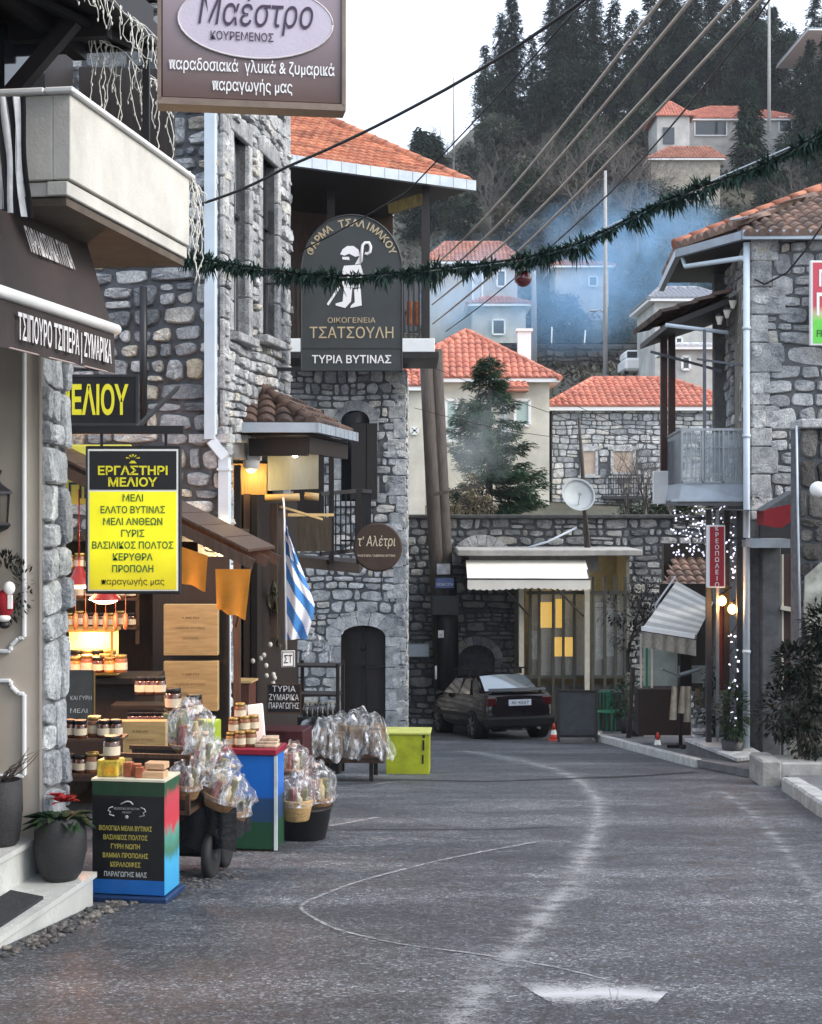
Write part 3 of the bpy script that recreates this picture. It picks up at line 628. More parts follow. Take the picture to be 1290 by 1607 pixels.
# yellow honey sign
D = 11.6
s = T('hanging_sign', 'tall yellow hanging sign with a black heading at the honey shop', 'sign', (P(210,816,D).x, D, P(210,816,D).z))
q = MB(); q.box((0,0,0), (.74,.06,1.15), bev=.008); put('sign_box', q, m_black, s, False)
q = MB(); q.box((0,-.031,.0), (.70,.006,1.10)); put('border', q, m_white, s, False)
q = MB(); q.box((0,-.035,-.16), (.675,.006,.76)); ym = signmat('yellow_print', (.62,.50,.01), (.86,.80,.012), -.54, -.2); _b = ym.node_tree.nodes['Principled BSDF']; ym.node_tree.links.new(_b.inputs['Base Color'].links[0].from_socket, _b.inputs['Emission Color']); _b.inputs['Emission Strength'].default_value = .12; put('yellow_field', q, ym, s, False)  # faint emission added to brighten the yellow field
q = MB(); q.box((0,-.035,.385), (.675,.006,.30)); put('heading_field', q, m_black, s, False)
q = MB(); letters(q, 'ΕΡΓΑΣΤΗΡΙ', (0,-.039,.352), (1,0,0), Z, .066, .54, bold=.03); letters(q, 'ΜΕΛΙΟΥ', (0,-.039,.262), (1,0,0), Z, .066, .38, bold=.03)
for k in range(5): q.prism([(.055*math.sin(a)*(1-.25*(k%2))*sc, -.0385, .475+.035*math.cos(a)*sc) for a, sc in ((R(-76+k*38-9), 1), (R(-76+k*38+9), 1), (R(-76+k*38), .35))], (0,-.003,0))
q.prism([(-.03,-.0385,.44),(.03,-.0385,.44),(.012,-.0385,.46),(-.012,-.0385,.46)], (0,-.003,0)); put('heading_lettering', q, M('yellow_lettering', (.75,.68,.03), .5, var=0), s, False)
q = MB()
for k, (tx, wd) in enumerate((('ΜΕΛΙ',.16), ('ΕΛΑΤΟ ΒΥΤΙΝΑΣ',.50), ('ΜΕΛΙ ΑΝΘΕΩΝ',.46), ('ΓΥΡΙΣ',.18), ('ΒΑΣΙΛΙΚΟΣ ΠΟΛΤΟΣ',.63), ('ΚΕΡΥΘΡΑ',.31), ('ΠΡΟΠΟΛΗ',.32))): letters(q, tx, (0,-.039,.145-k*.0915), (1,0,0), Z, .054, wd, bold=.022)
put('list_lettering', q, M('green_lettering', (.03,.13,.03), .5, var=0), s, False)
q = MB(); letters(q, 'παραγωγής μας', (0,-.039,-.50), (1,0,0), Z, .05, .49, bold=.008); put('footer_lettering', q, M('olive_lettering', (.06,.05,.008), .5, var=0), s, False)
q = MB(); q.box((-.06,.0,.70), (.90,.065,.065)); q.bar((-.25,0,.57), (-.25,0,.68), .02); q.bar((.25,0,.57), (.25,0,.68), .02); q.bar((.0,.03,.70), (.0,2.2,1.2), .03); put('bracket', q, m_black, s, False)
D = 15.2
def board(name, label, x0, x1, y0, y1, D, mat, parts, cat='sign', th=.06):
    a, b = P(x0, y0, D), P(x1, y1, D); s = T(name, label, cat, ((a.x+b.x)/2, D, (a.z+b.z)/2)); W_, H_ = b.x-a.x, a.z-b.z
    q = MB(); q.box((0,0,0), (W_, th, H_), bev=.006); put('panel', q, mat, s, False)
    for nm, mat2, fn in parts: q = MB(); fn(q, W_, H_, -th/2-.002); put(nm, q, mat2, s, False)
    return s
def bordered(q, W_, H_, y, t_=.025):
    for a, b in (((-W_/2,y,-H_/2+t_/2),(W_/2,y,-H_/2+t_/2)), ((-W_/2,y,H_/2-t_/2),(W_/2,y,H_/2-t_/2)), ((-W_/2+t_/2,y,-H_/2+t_),(-W_/2+t_/2,y,H_/2-t_)), ((W_/2-t_/2,y,-H_/2+t_),(W_/2-t_/2,y,H_/2-t_))): q.bar(a, b, .012, t_)
yl = bpy.data.materials['yellow_lettering']
board('shop_sign', 'black fascia sign with large yellow letters on the stone gable', 20, 218, 588, 668, D, m_black, [('lettering', yl, lambda q, W_, H_, y: letters(q, 'ΜΕΛΙΟΥ', (W_/2-.10-.375, y, -.14), (1,0,0), Z, .29, .75, bold=.03)), ('frame', m_charcoal, lambda q, W_, H_, y: bordered(q, W_, H_, y))])
board('shop_sign', 'yellow fascia sign with dark blue letters half hidden by the honey sign', 20, 206, 698, 792, D, M('pale_yellow_print', (.68,.62,.10), .5, var=.1), [('lettering', M('navy_lettering', (.01,.04,.08), .5, var=0), lambda q, W_, H_, y: (letters(q, 'ΠΡΟΙΟΝΤΩΝ', (-.12, y, .05), (1,0,0), Z, .16, 1.0, bold=.01), letters(q, 'ΒΙΟΛΟΓΙΚΟ', (-.12, y, -.24), (1,0,0), Z, .16, 1.0, bold=.01)))])
# ================================================================== STONE HOUSE WITH THE HONEY SHOP (left, second)
C2 = -4.97
def F2(y, off=0, z=0): return FL(y, off, z, C2)
UG = V(.988, -.1541, 0)                                           # along the gable wall, facing the camera
house = T('stone_house', 'tall grey stone house with white downpipe and narrow windows behind the honey shop', 'house', F2(17.5, -1, gz(17.5)))
GH = 9.9; GO = F2(17.5, 0, -2.1)-UG*4.2
ghole = [(1.2, 3.93, .25, 3.55, 0)]
q = MB(); panel(q, GO, UG, Z, 4.2, GH, ghole, t=.45); put('gable_wall', q, m_mortar, house)
q = MB(); rubble(q, GO, UG, Z, 4.2, GH, (.36,.225), .036, .06, ghole, seed=4, jit=.5, margin=.02); put('gable_stone', q, m_stone, house)
fh = [(.40, 1.11, 6.06, 8.47, 0), (1.78, 2.60, 6.18, 8.52, 0), (.55, 3.1, .2, 4.55, 0)]
FO = F2(17.5, 0, -2.1)
q = MB(); panel(q, FO, U1, Z, 3.34, GH, fh, t=.3); q.box(F2(19.2, -2.4, 2.6), (.1, 3.3, 9), rz=R(-8.9)); q.box(F2(20.75, -1.3, 2.6), (2.5, .1, 9), rz=R(-8.9)); put('facade_wall', q, m_mortar_lt, house)
q = MB(); rubble(q, FO, U1, Z, 3.34, GH, (.28,.15), .016, .055, fh, seed=6, jit=.5, margin=.13); put('facade_stone', q, m_stone_pale, house)
q = MB(); quoins(q, FO, U1, Z, GH, 1, (.42,.26), .42, 2, .05); quoins(q, GO+UG*4.2, UG, Z, 2.2, -1, (.24,.2), .4, 5, .04)
q2 = MB(); quoins(q2, FO+U1*3.34, U1, Z, GH, -1, (.35,.22), .4, 9, .05)
put('quoin', q, m_stone_lt, house); put('quoin', q2, m_stone_lt, house)
for hh in fh[:2]:
    q = MB(); surround(q, FO, U1, Z, hh, .15, .06, seed=3); put('window_surround', q, m_stone_lt, house)
    q = MB(); fill(q, FO, U1, Z, hh, .12); w_ = put('window', q, m_dkwood if hh[0] > 1 else M('grey_shutter', (.20,.22,.235), .6, var=.15), house)
    g = MB(); u0, u1, v0, v1, _ = hh
    for a in (.28, .72): g.bar(FO+U1*(u0+(u1-u0)*a)+Z*v0-N1*.10, FO+U1*(u0+(u1-u0)*a)+Z*v1-N1*.10, .04, .04)
    g.bar(FO+U1*u0+Z*(v0+1.5)-N1*.09, FO+U1*u1+Z*(v0+1.5)-N1*.09, .04); put('shutter_rail', g, m_black, w_)
q = MB(); fill(q, FO, U1, Z, fh[2], .28); put('dark_interior_fill', q, m_black, house)  # black panel painted in place of the unlit shop interior
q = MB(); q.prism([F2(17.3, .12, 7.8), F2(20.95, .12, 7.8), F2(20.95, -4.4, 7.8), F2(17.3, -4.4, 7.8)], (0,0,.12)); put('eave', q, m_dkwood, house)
q = MB(); a = F2(17.42, -.09, 0)                                  # downpipe on the gable corner, jogging to the front lower down
q.box((a.x, a.y, 5.25), (.125, .11, 5.2), rz=R(-8.9)); put('downpipe', q, m_pipe, house)
q = MB(); b = F2(17.48, .06, 0); q.bar((a.x, a.y, 2.64), (b.x, b.y, 2.44), .12, .12); q.box((b.x, b.y, .15), (.12, .12, 4.55), rz=R(-8.9))
for z in (2.3, 1.35, -.1): q.box((b.x, b.y, z), (.15, .15, .03), rz=R(-8.9))
put('downpipe', q, m_pipe, house)
q = MB(); q.box(F2(17.5, .02, 2.66)-UG*.12, (.5, .2, .10), rz=R(-8.9)); put('string_course', q, m_stone_lt, house)
# interior of the shop behind the opening
q = MB(); c = GO+UG*2.5+V(0,0,1.8)+V(.154,.988,0)*.9
for dx, dy, sz in ((0, 1.0, (3.4,.06,3.8)), (-1.65, .25, (.06,1.7,3.8)), (1.45, .25, (.06,1.5,3.8))): q.box(c+UG*dx+U1*dy, sz, rz=R(-8.9))
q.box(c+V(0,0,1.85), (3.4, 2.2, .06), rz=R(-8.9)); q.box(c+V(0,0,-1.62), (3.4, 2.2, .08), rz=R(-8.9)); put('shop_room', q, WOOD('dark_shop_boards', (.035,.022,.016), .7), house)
q = MB(); q.tube([P(225,450,17.2), P(225,672,17.2)], .045, 8); put('gable_pole', q, m_black, house)
# lean-to canopy of the honey shop
st_ = T('shop_canopy', 'timber lean-to canopy with orange cloth flaps over the honey shop counter', 'canopy', P(250,1300,14.5))
q = MB()
for d in (14.3, 14.85, 15.3):
    a, b = P(40, 710, 14.3), P(397, 886, 14.3); dz = V(.156*(d-14.3), d-14.3, 0); q.bar(a+dz, b+dz, .05, .10)
put('rafter', q, m_brwood, st_)
q = MB(); a, b = P(40,703,14.3)+V(0,0,.06), P(392,877,14.3)+V(0,0,.06)
for k in range(9): t0, t1 = k/9, (k+.94)/9; q.prism([a.lerp(b,t0), a.lerp(b,t1), a.lerp(b,t1)+V(.16,1.05,0), a.lerp(b,t0)+V(.16,1.05,0)], (0,0,.025))
put('roof_boards', q, m_brwood, st_)
def orange():
    m, t, bs, o = nmat('orange_canvas'); c = N_(t, 'ShaderNodeRGB'); c.outputs[0].default_value = (.62,.25,.03,1); bs.inputs['Roughness'].default_value = .85
    n = ramp(t, noise(t, coords(t), 5, 4), [(.3,(.8,.8,.8)),(.7,(1.1,1.1,1.1))]); cc = mul(t, c.outputs[0], n); t.links.new(cc, bs.inputs['Base Color'])
    tr = N_(t, 'ShaderNodeBsdfTranslucent'); t.links.new(cc, tr.inputs[0]); mx = N_(t, 'ShaderNodeMixShader'); mx.inputs[0].default_value = .45
    t.links.new(bs.outputs[0], mx.inputs[1]); t.links.new(tr.outputs[0], mx.inputs[2]); t.links.new(mx.outputs[0], o.inputs[0]); return m
m_or = orange()
for pts in (((262,850),(326,872),(322,928),(262,905)), ((338,893),(394,893),(385,972),(340,957))):
    q = MB(); A = [P(x, y, 14.26) for x, y in pts]
    q.grid(lambda u, v: A[0].lerp(A[1],u).lerp(A[3].lerp(A[2],u),v)+V(0,.025*math.sin(u*9)*v,.012*math.sin(u*12)*v), 12, 6); put('cloth_flap', q, m_or, st_)
q = MB(); q.tube([P(395,884,14.3)+V(0,.05,0), P(368,985,14.3)+V(0,.05,0)], .012, 6); q.bar(P(372,880,15.9), P(372,1330,15.9), .07); put('post', q, m_brwood, st_)
# lamps
def lamp(name, label, loc, shade, bulb, energy, col, r=.06, cat='lamp', shade_mat=None, dirn=(0,0,-1), group=None):
    l = T(name, label, cat, loc, group=group)
    q = MB(); shade(q); put('shade', q, shade_mat or (m_black if name != 'heat_lamp' else M('red_lamp_shade', (.35,.02,.015), .4, var=0)), l, False)
    q = MB(); bulb(q); put('bulb', q, LAMP('bulb_'+name, col, 4 if name == 'globe_lamp' else 14), l, False)
    ld = bpy.data.lights.new('glow', 'POINT'); ld.energy = energy; ld.color = col; ld.shadow_soft_size = r; o = bpy.data.objects.new('glow', ld); COL.objects.link(o); o.parent = l; o.location = Vector(dirn)*.16
    return l
warm = (1, .62, .25)
for i, (x, y) in enumerate(((124,914),(165,938))):
    L = P(x, y, 14.4); lamp('heat_lamp', ('red hanging lamp half behind the stone pier', 'red hanging lamp just below the corner of the yellow sign')[i], L, lambda q: (q.lathe((0,0,0), [(.02,.16),(.045,.13),(.075,.06),(.15,.0),(.155,-.02)], 16, cap=False), q.tube([(0,0,.15),(0,0,.9)], .008, 5)), lambda q: q.lathe((0,0,-.01), [(.0,-.05),(.07,-.045),(.12,-.02),(.12,0)], 14), 30, (1,.45,.22), group='red lamps over the honey counter')
lamp('flood_lamp', 'small lit downlight fixed to the stone gable above the orange flaps', P(325,826,17.25), lambda q: (q.box((0,.02,.04), (.30,.14,.05)), q.bar((0,.0,.05), (0,.2,.12), .04)), lambda q: q.lathe((0,0,.0), [(.0,-.045),(.09,-.03),(.12,0),(.12,.015)], 14), 22, (1,.72,.36))
# ------------------------------------------------------------------ goods: prototypes
amber = M('dark_honey', (.075,.022,.008), .12, var=.3, vs=4, bump=0, spec=.7, coat=.5); amber2 = M('golden_honey', (.42,.18,.02), .12, var=.2, bump=0, spec=.7, coat=.5); m_lid = M('gold_jar_lid', (.42,.29,.10), .35, metal=.7, var=.1, bump=0); m_label = M('paper_label', (.55,.48,.35), .7, var=.15, vs=20)
brownjar = M('clay_brown_jar', (.20,.085,.04), .35, var=.3, bump=.05)
def jar_proto(name, label, cat, body, lid, r=.045, h=.11):
    t = T(name, label, cat, (0,0,0)); q = MB(); q.lathe((0,0,0), [(r*.9,0),(r,.01),(r,h*.8),(r*.85,h*.9)], 14); put('jar_glass', q, body, t, False)
    q = MB(); q.lathe((0,0,h*.88), [(r*.92,0),(r*.92,.022),(r*.88,.026)], 14); put('lid', q, lid, t, False)
    q = MB(); q.lathe((0,0,h*.2), [(r*1.015,0),(r*1.015,h*.42)], 14, cap=False); put('label', q, m_label, t, False); return t
jd = jar_proto('honey_jar', 'dark honey jar', 'jar', amber, m_black); jg = jar_proto('honey_jar', 'golden honey jar', 'jar', amber2, m_lid); jb = jar_proto('preserve_jar', 'brown preserve jar', 'jar', brownjar, m_lid, .05, .13)
first = {id(jd): True, id(jg): True, id(jb): True}
def place(proto, loc, label, group, rz=0, sc=None):
    if first.pop(id(proto), None):
        proto.location = loc; proto.rotation_euler.z = rz; proto['label'] = label; proto['group'] = group
        if sc: proto.scale = (sc,)*3
        return proto
    return dup(proto, loc, rz, label, group, sc)
def box_thing(name, label, cat, loc, sz, mat, rz=0, group=None, detail=None, bev=.01):
    t = T(name, label, cat, loc, rz, group); q = MB(); q.box((0,0,sz[2]/2), sz, bev=bev); put('body', q, mat, t, False)
    if detail: detail(t, *sz)
    return t
RB = R(-8.9)
# honey display stand (nearest), blue one further on
def stripes(name, stops, vert=True):
    m, t, b, o = nmat(name); b.inputs['Roughness'].default_value = .35
    s_ = N_(t, 'ShaderNodeSeparateXYZ'); vec = coords(t, (14,14,.7)); t.links.new(N_(t, 'ShaderNodeTexCoord').outputs['Object'], s_.inputs[0])
    n = noise(t, vec, 2.2, 2); ad = N_(t, 'ShaderNodeMath', operation='MULTIPLY_ADD'); t.links.new(n, ad.inputs[0]); ad.inputs[1].default_value = .35; t.links.new(s_.outputs[2], ad.inputs[2])
    r = N_(t, 'ShaderNodeMapRange'); t.links.new(ad.outputs[0], r.inputs[0]); r.inputs[1].default_value = .17; r.inputs[2].default_value = 1.09
    c = ramp(t, r.outputs[0], stops); t.links.new(c, b.inputs['Base Color']); return m
D = 11.5; t = T('display_stand', 'black and blue painted display stand with yellow Greek lettering nearest the marble step', 'display stand', V((212-645)/F*D, D+.05, gz(D)), RB)
H = .93; W_ = .575
q = MB(); q.box((0,0,.07+(H-.07)/2), (W_,.36,H-.07)); put('body', q, stripes('painted_stripes', [(0,(.03,.25,.5)), (.35,(.05,.35,.6)), (.42,(.05,.16,.09)), (.58,(.08,.3,.25)), (.62,(.5,.04,.06)), (.88,(.45,.05,.07)), (.92,(.02,.08,.04)), (1,(.02,.08,.04))]), t, False)
q = MB(); q.box((0,-.182,.07+.11/2), (W_-.004,.006,.11)); put('blue_band', q, M('blue_paint', (.01,.10,.34), .35, var=.15), t, False)
q = MB(); q.box((0,-.182,.18+.64/2), (W_-.004,.006,.64)); put('black_field', q, M('black_print', (.008,.009,.011), .4, var=.2), t, False)
q = MB(); q.box((0,-.182,.82+.055), (W_-.004,.006,.11)); put('green_band', q, M('dark_green_paint', (.01,.04,.02), .4, var=.2), t, False)
q = MB(); q.box((.01,.0,.035), (W_+.05,.46,.05), bev=.01); put('base', q, M('navy_base', (.01,.03,.09), .4, var=.2), t, False)
q = MB(); q.box((0,0,H+.008), (W_+.01,.38,.016)); put('top', q, M('cream_top', (.55,.52,.40), .5), t, False)
q = MB()
for k, (tx, wd) in enumerate((('ΒΙΟΛΟΓΙΚΑ ΜΕΛΙΑ ΒΥΤΙΝΑΣ',.42), ('ΒΑΣΙΛΙΚΟΣ ΠΟΛΤΟΣ',.35), ('ΓΥΡΗ ΝΩΠΗ',.23), ('ΒΑΜΜΑ ΠΡΟΠΟΛΗΣ',.36), ('ΚΕΡΑΛΟΙΦΕΣ',.24))): letters(q, tx, (-.02,-.186,.555-k*.069), (1,0,0), Z, .036, wd, bold=.02)
put('lettering', q, M('dull_yellow_lettering', (.40,.34,.07), .5, var=0), t, False)
q = MB(); letters(q, 'ΠΑΡΑΓΩΓΗΣ ΜΑΣ', (-.02,-.186,.205), (1,0,0), Z, .036, .34, bold=.025); letters(q, 'ΒΙΟΛΟΓΙΚΟ ΕΡΓΑΣΤΗΡΙ', (-.01,-.186,.715), (1,0,0), Z, .016, .20); letters(q, 'ΜΕΛΙΟΥ', (-.01,-.186,.688), (1,0,0), Z, .014, .07)
q.tube([(-.06,-.187,.755), (-.02,-.187,.775), (0,-.187,.779), (.02,-.187,.775), (.04,-.187,.755)], .006, 5)
for s_ in (-1, 1): q.tube([(s_*.11-.01,-.187,.735), (s_*.14-.01,-.187,.725), (s_*.15-.01,-.187,.705), (s_*.13-.01,-.187,.695), (s_*.14-.01,-.187,.675), (s_*.10-.01,-.187,.665)], .004, 5)
q.blob((-.01,-.187,.66), .014, .003, .014, 8, 5); put('emblem', q, M('silver_print', (.40,.42,.42), .5, var=0), t, False)
TOP = gz(D)+H+.016; O_ = t.location
def on(dx, dy, dz=0): return V(O_.x+dx*.988+dy*.154, O_.y-dx*.154+dy*.988, TOP+dz)
box_thing('honey_tin', 'yellow tin on the black display stand carrying a dark honey jar', 'tin', on(-.19,-.04), (.17,.17,.13), M('yellow_tin', (.45,.32,.04), .4, var=.5, vs=12), RB, detail=lambda t, x, y, z: put('tin_label', (lambda q: (q.box((.02,-y/2-.002,z*.4), (.09,.004,.06)), q)[1])(MB()), M('orange_label', (.6,.3,.02), .5, var=.3, vs=30), t, False))
place(jd, on(-.18,-.05,.131), 'large dark honey jar on top of the yellow tin', 'jars on the near display stand', sc=1.45)
for k, (x, y) in enumerate(((-.04,-.06), (.02,-.04), (.06,-.09))): box_thing('candle_pack', ('red brown packet beside the yellow tin', 'middle red brown packet on the black display stand', 'small packet in front of the wooden trays')[k], 'packet', on(x,y), (.065,.07,.11-.015*k), M('red_brown_card', (.26,.07,.03), .6, var=.4, vs=18), RB+k*.1, bev=.004)
for k in range(2): box_thing('wooden_tray', ('small pale wooden tray of candles, lower of two on the black display stand', 'pale wooden tray, upper of two on the black display stand')[k], 'tray', on(.16+.01*k,-.06+.05*k,.058*k), (.20-.04*k,.12,.05), WOOD('tray_pine', (.48,.30,.17), .6, (.4,3,3), .3), RB, bev=.004)
# crate behind with cellophane baskets
t = T('wooden_crate', 'dark wooden crate on a black trolley behind the black display stand', 'crate', P(252,1180,12.5), RB)
q = MB()
for a, b in (((-.32,-.2,-.42),(-.32,-.2,0)), ((.30,-.2,-.48),(.30,-.2,0)), ((-.34,-.2,0),(.32,-.2,0)), ((-.34,-.2,-.46),(.32,-.2,-.46)), ((-.34,.2,0),(.32,.2,0)), ((.30,.2,-.48),(.30,.2,0)), ((.30,-.2,0),(.30,.2,0)), ((.30,-.2,-.46),(.30,.2,-.46))): q.bar(a, b, .03, .035)
put('frame', q, m_brwood, t, False); q = MB(); q.box((0,.18,-.22), (.62,.02,.42)); q.box((0,0,-.44), (.62,.38,.02)); put('boards', q, m_dkwood, t, False)
t = T('goods_trolley', 'black two wheeled trolley under the crate beside the black display stand', 'trolley', G(318,12.9), RB)
q = MB(); q.box((-.05,0,.60), (.62,.5,.05), bev=.01); q.box((-.1,.1,.35), (.5,.35,.42), bev=.04); put('chassis', q, m_black, t, False); q = MB(); q.grid(lambda u, v: V(-.36+.74*u, -.29-.02*math.sin(u*17)-.03*v*math.sin(u*9), .62-.36*v-.03*math.sin(u*13)*v), 24, 6); q.grid(lambda u, v: V(.34+.02*math.sin(u*15), -.28+.55*u, .62-.30*v), 14, 5); put('black_sheet', q, M('black_plastic', (.012,.012,.014), .25, var=.2, bump=.8, bs=12), t, False)
for x in (.16,):
    for y in (-.22, .2):
        q = MB(); AX = Matrix.Rotation(R(90), 3, 'Y'); q.lathe((x-.03,y,.2), [(.16,-.03),(.2,-.02),(.2,.04),(.16,.05)], 22, AX); wh = put('wheel', q, M('rubber', (.014,.014,.016), .7, var=.3), t, False)
        q = MB(); q.lathe((x-.03,y,.2), [(.03,-.05),(.04,-.03),(.04,.05),(.03,.06)], 12, AX)
        for k in range(8): a = k*math.pi/4; q.bar((x,y,.2), (x,y+.15*math.cos(a),.2+.15*math.sin(a)), .014)
        put('spokes', q, m_charcoal, wh, False)
cello = None
def cellomat():
    m, t, b, o = nmat('cellophane'); b.inputs['Base Color'].default_value = (.85,.87,.9,1); b.inputs['Roughness'].default_value = .12; b.inputs['Specular IOR Level'].default_value = .9
    vec = coords(t, (1.6,1.6,.42)); n = noise(t, vec, 11, 4, .65); t.links.new(ramp(t, n, [(.45,(.06,)*3), (.56,(.28,)*3), (.67,(.92,)*3)]), b.inputs['Alpha']); bumpn(t, b, noise(t, vec, 14, 4, .7), 1, .04); return m  # opaque white streaks in the alpha imitate highlights on the folds
cello = cellomat(); m_wick = M('wicker', (.23,.13,.06), .7, var=.5, vs=25, bump=.9, bs=45, scale=(1,1,3)); goods = [M('herb_pack', (.14,.13,.05), .7, var=.4, vs=20), M('red_pack', (.2,.05,.04), .6, var=.3), M('pasta_pack', (.42,.33,.17), .7, var=.3, vs=25)]
def basket(name, label, loc, r=.15, h=.14, top=.32, seed=1, rz=0, cat='gift basket', tilt=None, wick=None):
    rr = random.Random(seed); t = T(name, label, cat, loc, rz)
    if tilt: t.rotation_euler = (tilt[0], tilt[1], rz)
    q = MB(); q.lathe((0,0,0), [(r*.72,0),(r*.78,.01),(r*.95,h*.7),(r*1.04,h),(r*1.0,h+.012),(r*.9,h-.01)], 20); put('basket', q, wick or m_wick, t, False)
    for k in range(6):
        q = MB(); a = k*1.05+rr.uniform(-.3,.3); x = r*.5*math.cos(a); y = r*.5*math.sin(a); hh = rr.uniform(.5,.85)*top
        if k % 2: q.lathe((x,y,h*.5), [(r*.22,0),(r*.24,hh*.7),(r*.1,hh*.85),(r*.1,hh)], 10)
        else: q.box((x,y,h*.5+hh/2), (r*.42,r*.35,hh), rz=a, bev=.01)
        put('packet', q, goods[k%3], t, False)
    q = MB(); n, m_ = 22, 9; rows = []
    for j in range(m_+1):
        v = j/m_; z = h*.75+top*1.15*v; R0 = r*(1.08+.10*math.sin(v*3.0)-.95*max(0, v-.62)/.38*(1 if v < .93 else .72)); row = []
        for i in range(n): a = 2*math.pi*i/n; k = 1+.13*math.sin(i*2.1+j*1.7+seed)*(v > .05)+rr.uniform(-.12,.12)*(v > .05); row.append(q.vert((R0*k*math.cos(a), R0*k*math.sin(a), z+rr.uniform(-.02,.02)*(v > .1))))
        rows.append(row)
    for a, b in zip(rows, rows[1:]):
        for i in range(n): q.face((a[i], a[(i+1)%n], b[(i+1)%n], b[i]), True)
    put('cellophane', q, cello, t, False); q = MB(); q.blob((0,0,h+top*.93), .035, .035, .02, 8, 5); put('bow', q, M('ribbon', (.42,.30,.22), .5, var=0), t, False); return t
basket('gift_basket', 'tall cellophane wrapped gift basket standing on the wooden crate', P(298,1182,12.75), .17, .08, .36, 3)
basket('gift_basket', 'cellophane gift basket leaning over the trolley between the two painted stands', P(322,1240,12.7), .18, .10, .34, 5, tilt=(0, .3))
basket('gift_basket', 'cellophane basket in the middle of the cascade beside the blue stand', P(340,1268,12.6), .15, .10, .30, 17, tilt=(0, .35))
basket('gift_basket', 'narrow cellophane pack of pasta at the foot of the tall wrapped basket', P(310,1212,12.5), .12, .06, .3, 19, tilt=(.1, .2))
basket('gift_basket', 'small cellophane basket hanging lowest beside the blue stand', P(358,1290,12.9), .16, .12, .28, 7, tilt=(0,.2))
basket('gift_basket', 'cellophane basket tucked against the crate corner', P(292,1252,12.35), .12, .12, .24, 8, tilt=(.1,.1))
# blue stand
D = 14.3; t = T('display_stand', 'blue and green painted display stand with a red top band', 'display stand', V((397-645)/F*D, D+.15, gz(D)), RB)
q = MB(); q.box((0,0,.47), (.50,.36,.90), bev=.006)
put('body', q, stripes('blue_green_bands', [(0,(.012,.055,.025)), (.30,(.013,.06,.03)), (.33,(.02,.05,.11)), (.55,(.02,.06,.14)), (.58,(.01,.11,.42)), (1,(.015,.14,.50))]), t, False)
m_bl = bpy.data.materials['blue_green_bands']
for l in list(m_bl.node_tree.links):
    if l.to_node.type == 'MATH' and l.to_socket == l.to_node.inputs[0]: m_bl.node_tree.links.remove(l)
q = MB(); q.box((0,0,.955), (.54,.42,.06), bev=.008); put('red_band', q, M('crimson_paint', (.22,.015,.035), .4, var=.15), t, False)
q = MB(); q.bar((.256,-.18,.02), (.256,-.18,.92), .02, .03); put('edge_trim', q, M('pale_edge', (.5,.55,.55), .4), t, False)
O2 = t.location.copy(); 
def on2(dx, dy, dz=0): return V(O2.x+dx*.988+dy*.154, O2.y-dx*.154+dy*.988, O2.z+.986+dz)
for k, (x, y, z, pr_) in enumerate(((-.21,-.1,0,jg), (-.11,-.12,0,jb), (-.02,-.06,0,jb), (-.19,.06,0,jb), (-.2,-.02,.115,jb), (-.10,.0,.13,jb), (-.03,.07,.13,jb), (-.15,.02,.25,jb))):
    place(pr_, on2(x,y,z), ('short golden jar at the corner of the blue stand' if pr_ is jg else 'brown preserve jar in the pile on the blue stand'), 'jars on the blue stand', k*.7, 1.1)
for k in range(3): box_thing('biscuit_packet', ('flat packet at the bottom of the pile on the blue stand', 'flat packet in the middle of the pile on the blue stand', 'topmost flat packet on the blue stand')[k], 'packet', on2(.14+.01*k,-.05+.02*k,.031*k), (.22-.03*k,.16,.03), M('striped_packet', (.42,.33,.24), .6, var=.5, vs=14), RB+.1*k, bev=.006)
sg = box_thing('price_card', 'white card leaning among jars behind the blue stand', 'card', on2(-.02,.22,-.05), (.16,.02,.42), m_white, RB); sg.rotation_euler = (R(-12), R(-8), RB)
box_thing('lime_bucket', 'lime green box between the cellophane basket and the blue stand', 'box', P(325,1185,13.6), (.21,.2,.32), M('lime_paint', (.26,.36,.02), .5, var=.2), RB)
# baskets after the blue stand
basket('gift_basket', 'straw basket of wrapped herbs right of the blue stand', P(466,1287,14.7), .155, .20, .30, 11, wick=M('straw', (.40,.26,.11), .7, var=.4, vs=20, bump=.8, bs=45, scale=(1,1,3)))
basket('gift_basket', 'wrapped basket of dark jars set in the black tub', P(497,1270,15.3), .17, .12, .36, 12)
t = solo('tub', MB().lathe((0,0,0), [(.20,0),(.23,.02),(.29,.32),(.31,.34),(.28,.33)], 24), m_black, 'black plastic tub on the road edge right of the blue stand', 'tub', G(476,15.2))
basket('gift_basket', 'cellophane bag of small bottles behind the straw basket', P(462,1215,15.4), .13, .06, .26, 14)
# counter goods in the shop mouth
t = T('chalkboard', 'dark grey chalkboard hung beside the stone pier', 'chalkboard', P(118,1098,14.0)); q = MB(); q.box((0,0,0), (.36,.04,.56)); put('board', q, M('slate', (.05,.055,.055), .8, var=.3), t, False)
q = MB(); letters(q, 'ΚΑΙ ΓΥΡΗ', (.06,-.024,.0), (1,0,0), Z, .04, .2); letters(q, 'ΜΕΛΙ', (.04,-.024,-.12), (1,0,0), Z, .04, .16); put('lettering', q, M('chalk', (.5,.5,.5), .9, var=.3, vs=40), t, False); q = MB(); q.bar((.185,-.02,-.28), (.185,-.02,.28), .012); put('edge', q, m_gold if False else m_lid, t, False)
t = T('glass_cabinet', 'small lit glass cabinet of honey jars on the shop counter', 'cabinet', P(150,1052,15.6)); q = MB()
for x in (-.32,.2): q.bar((x,-.15,0), (x,-.15,.42), .025)
q.box((-.05,0,.43), (.56,.34,.03)); q.box((-.05,0,-.015), (.62,.36,.03)); put('frame', q, M('gilt_frame', (.45,.30,.08), .4), t, False)
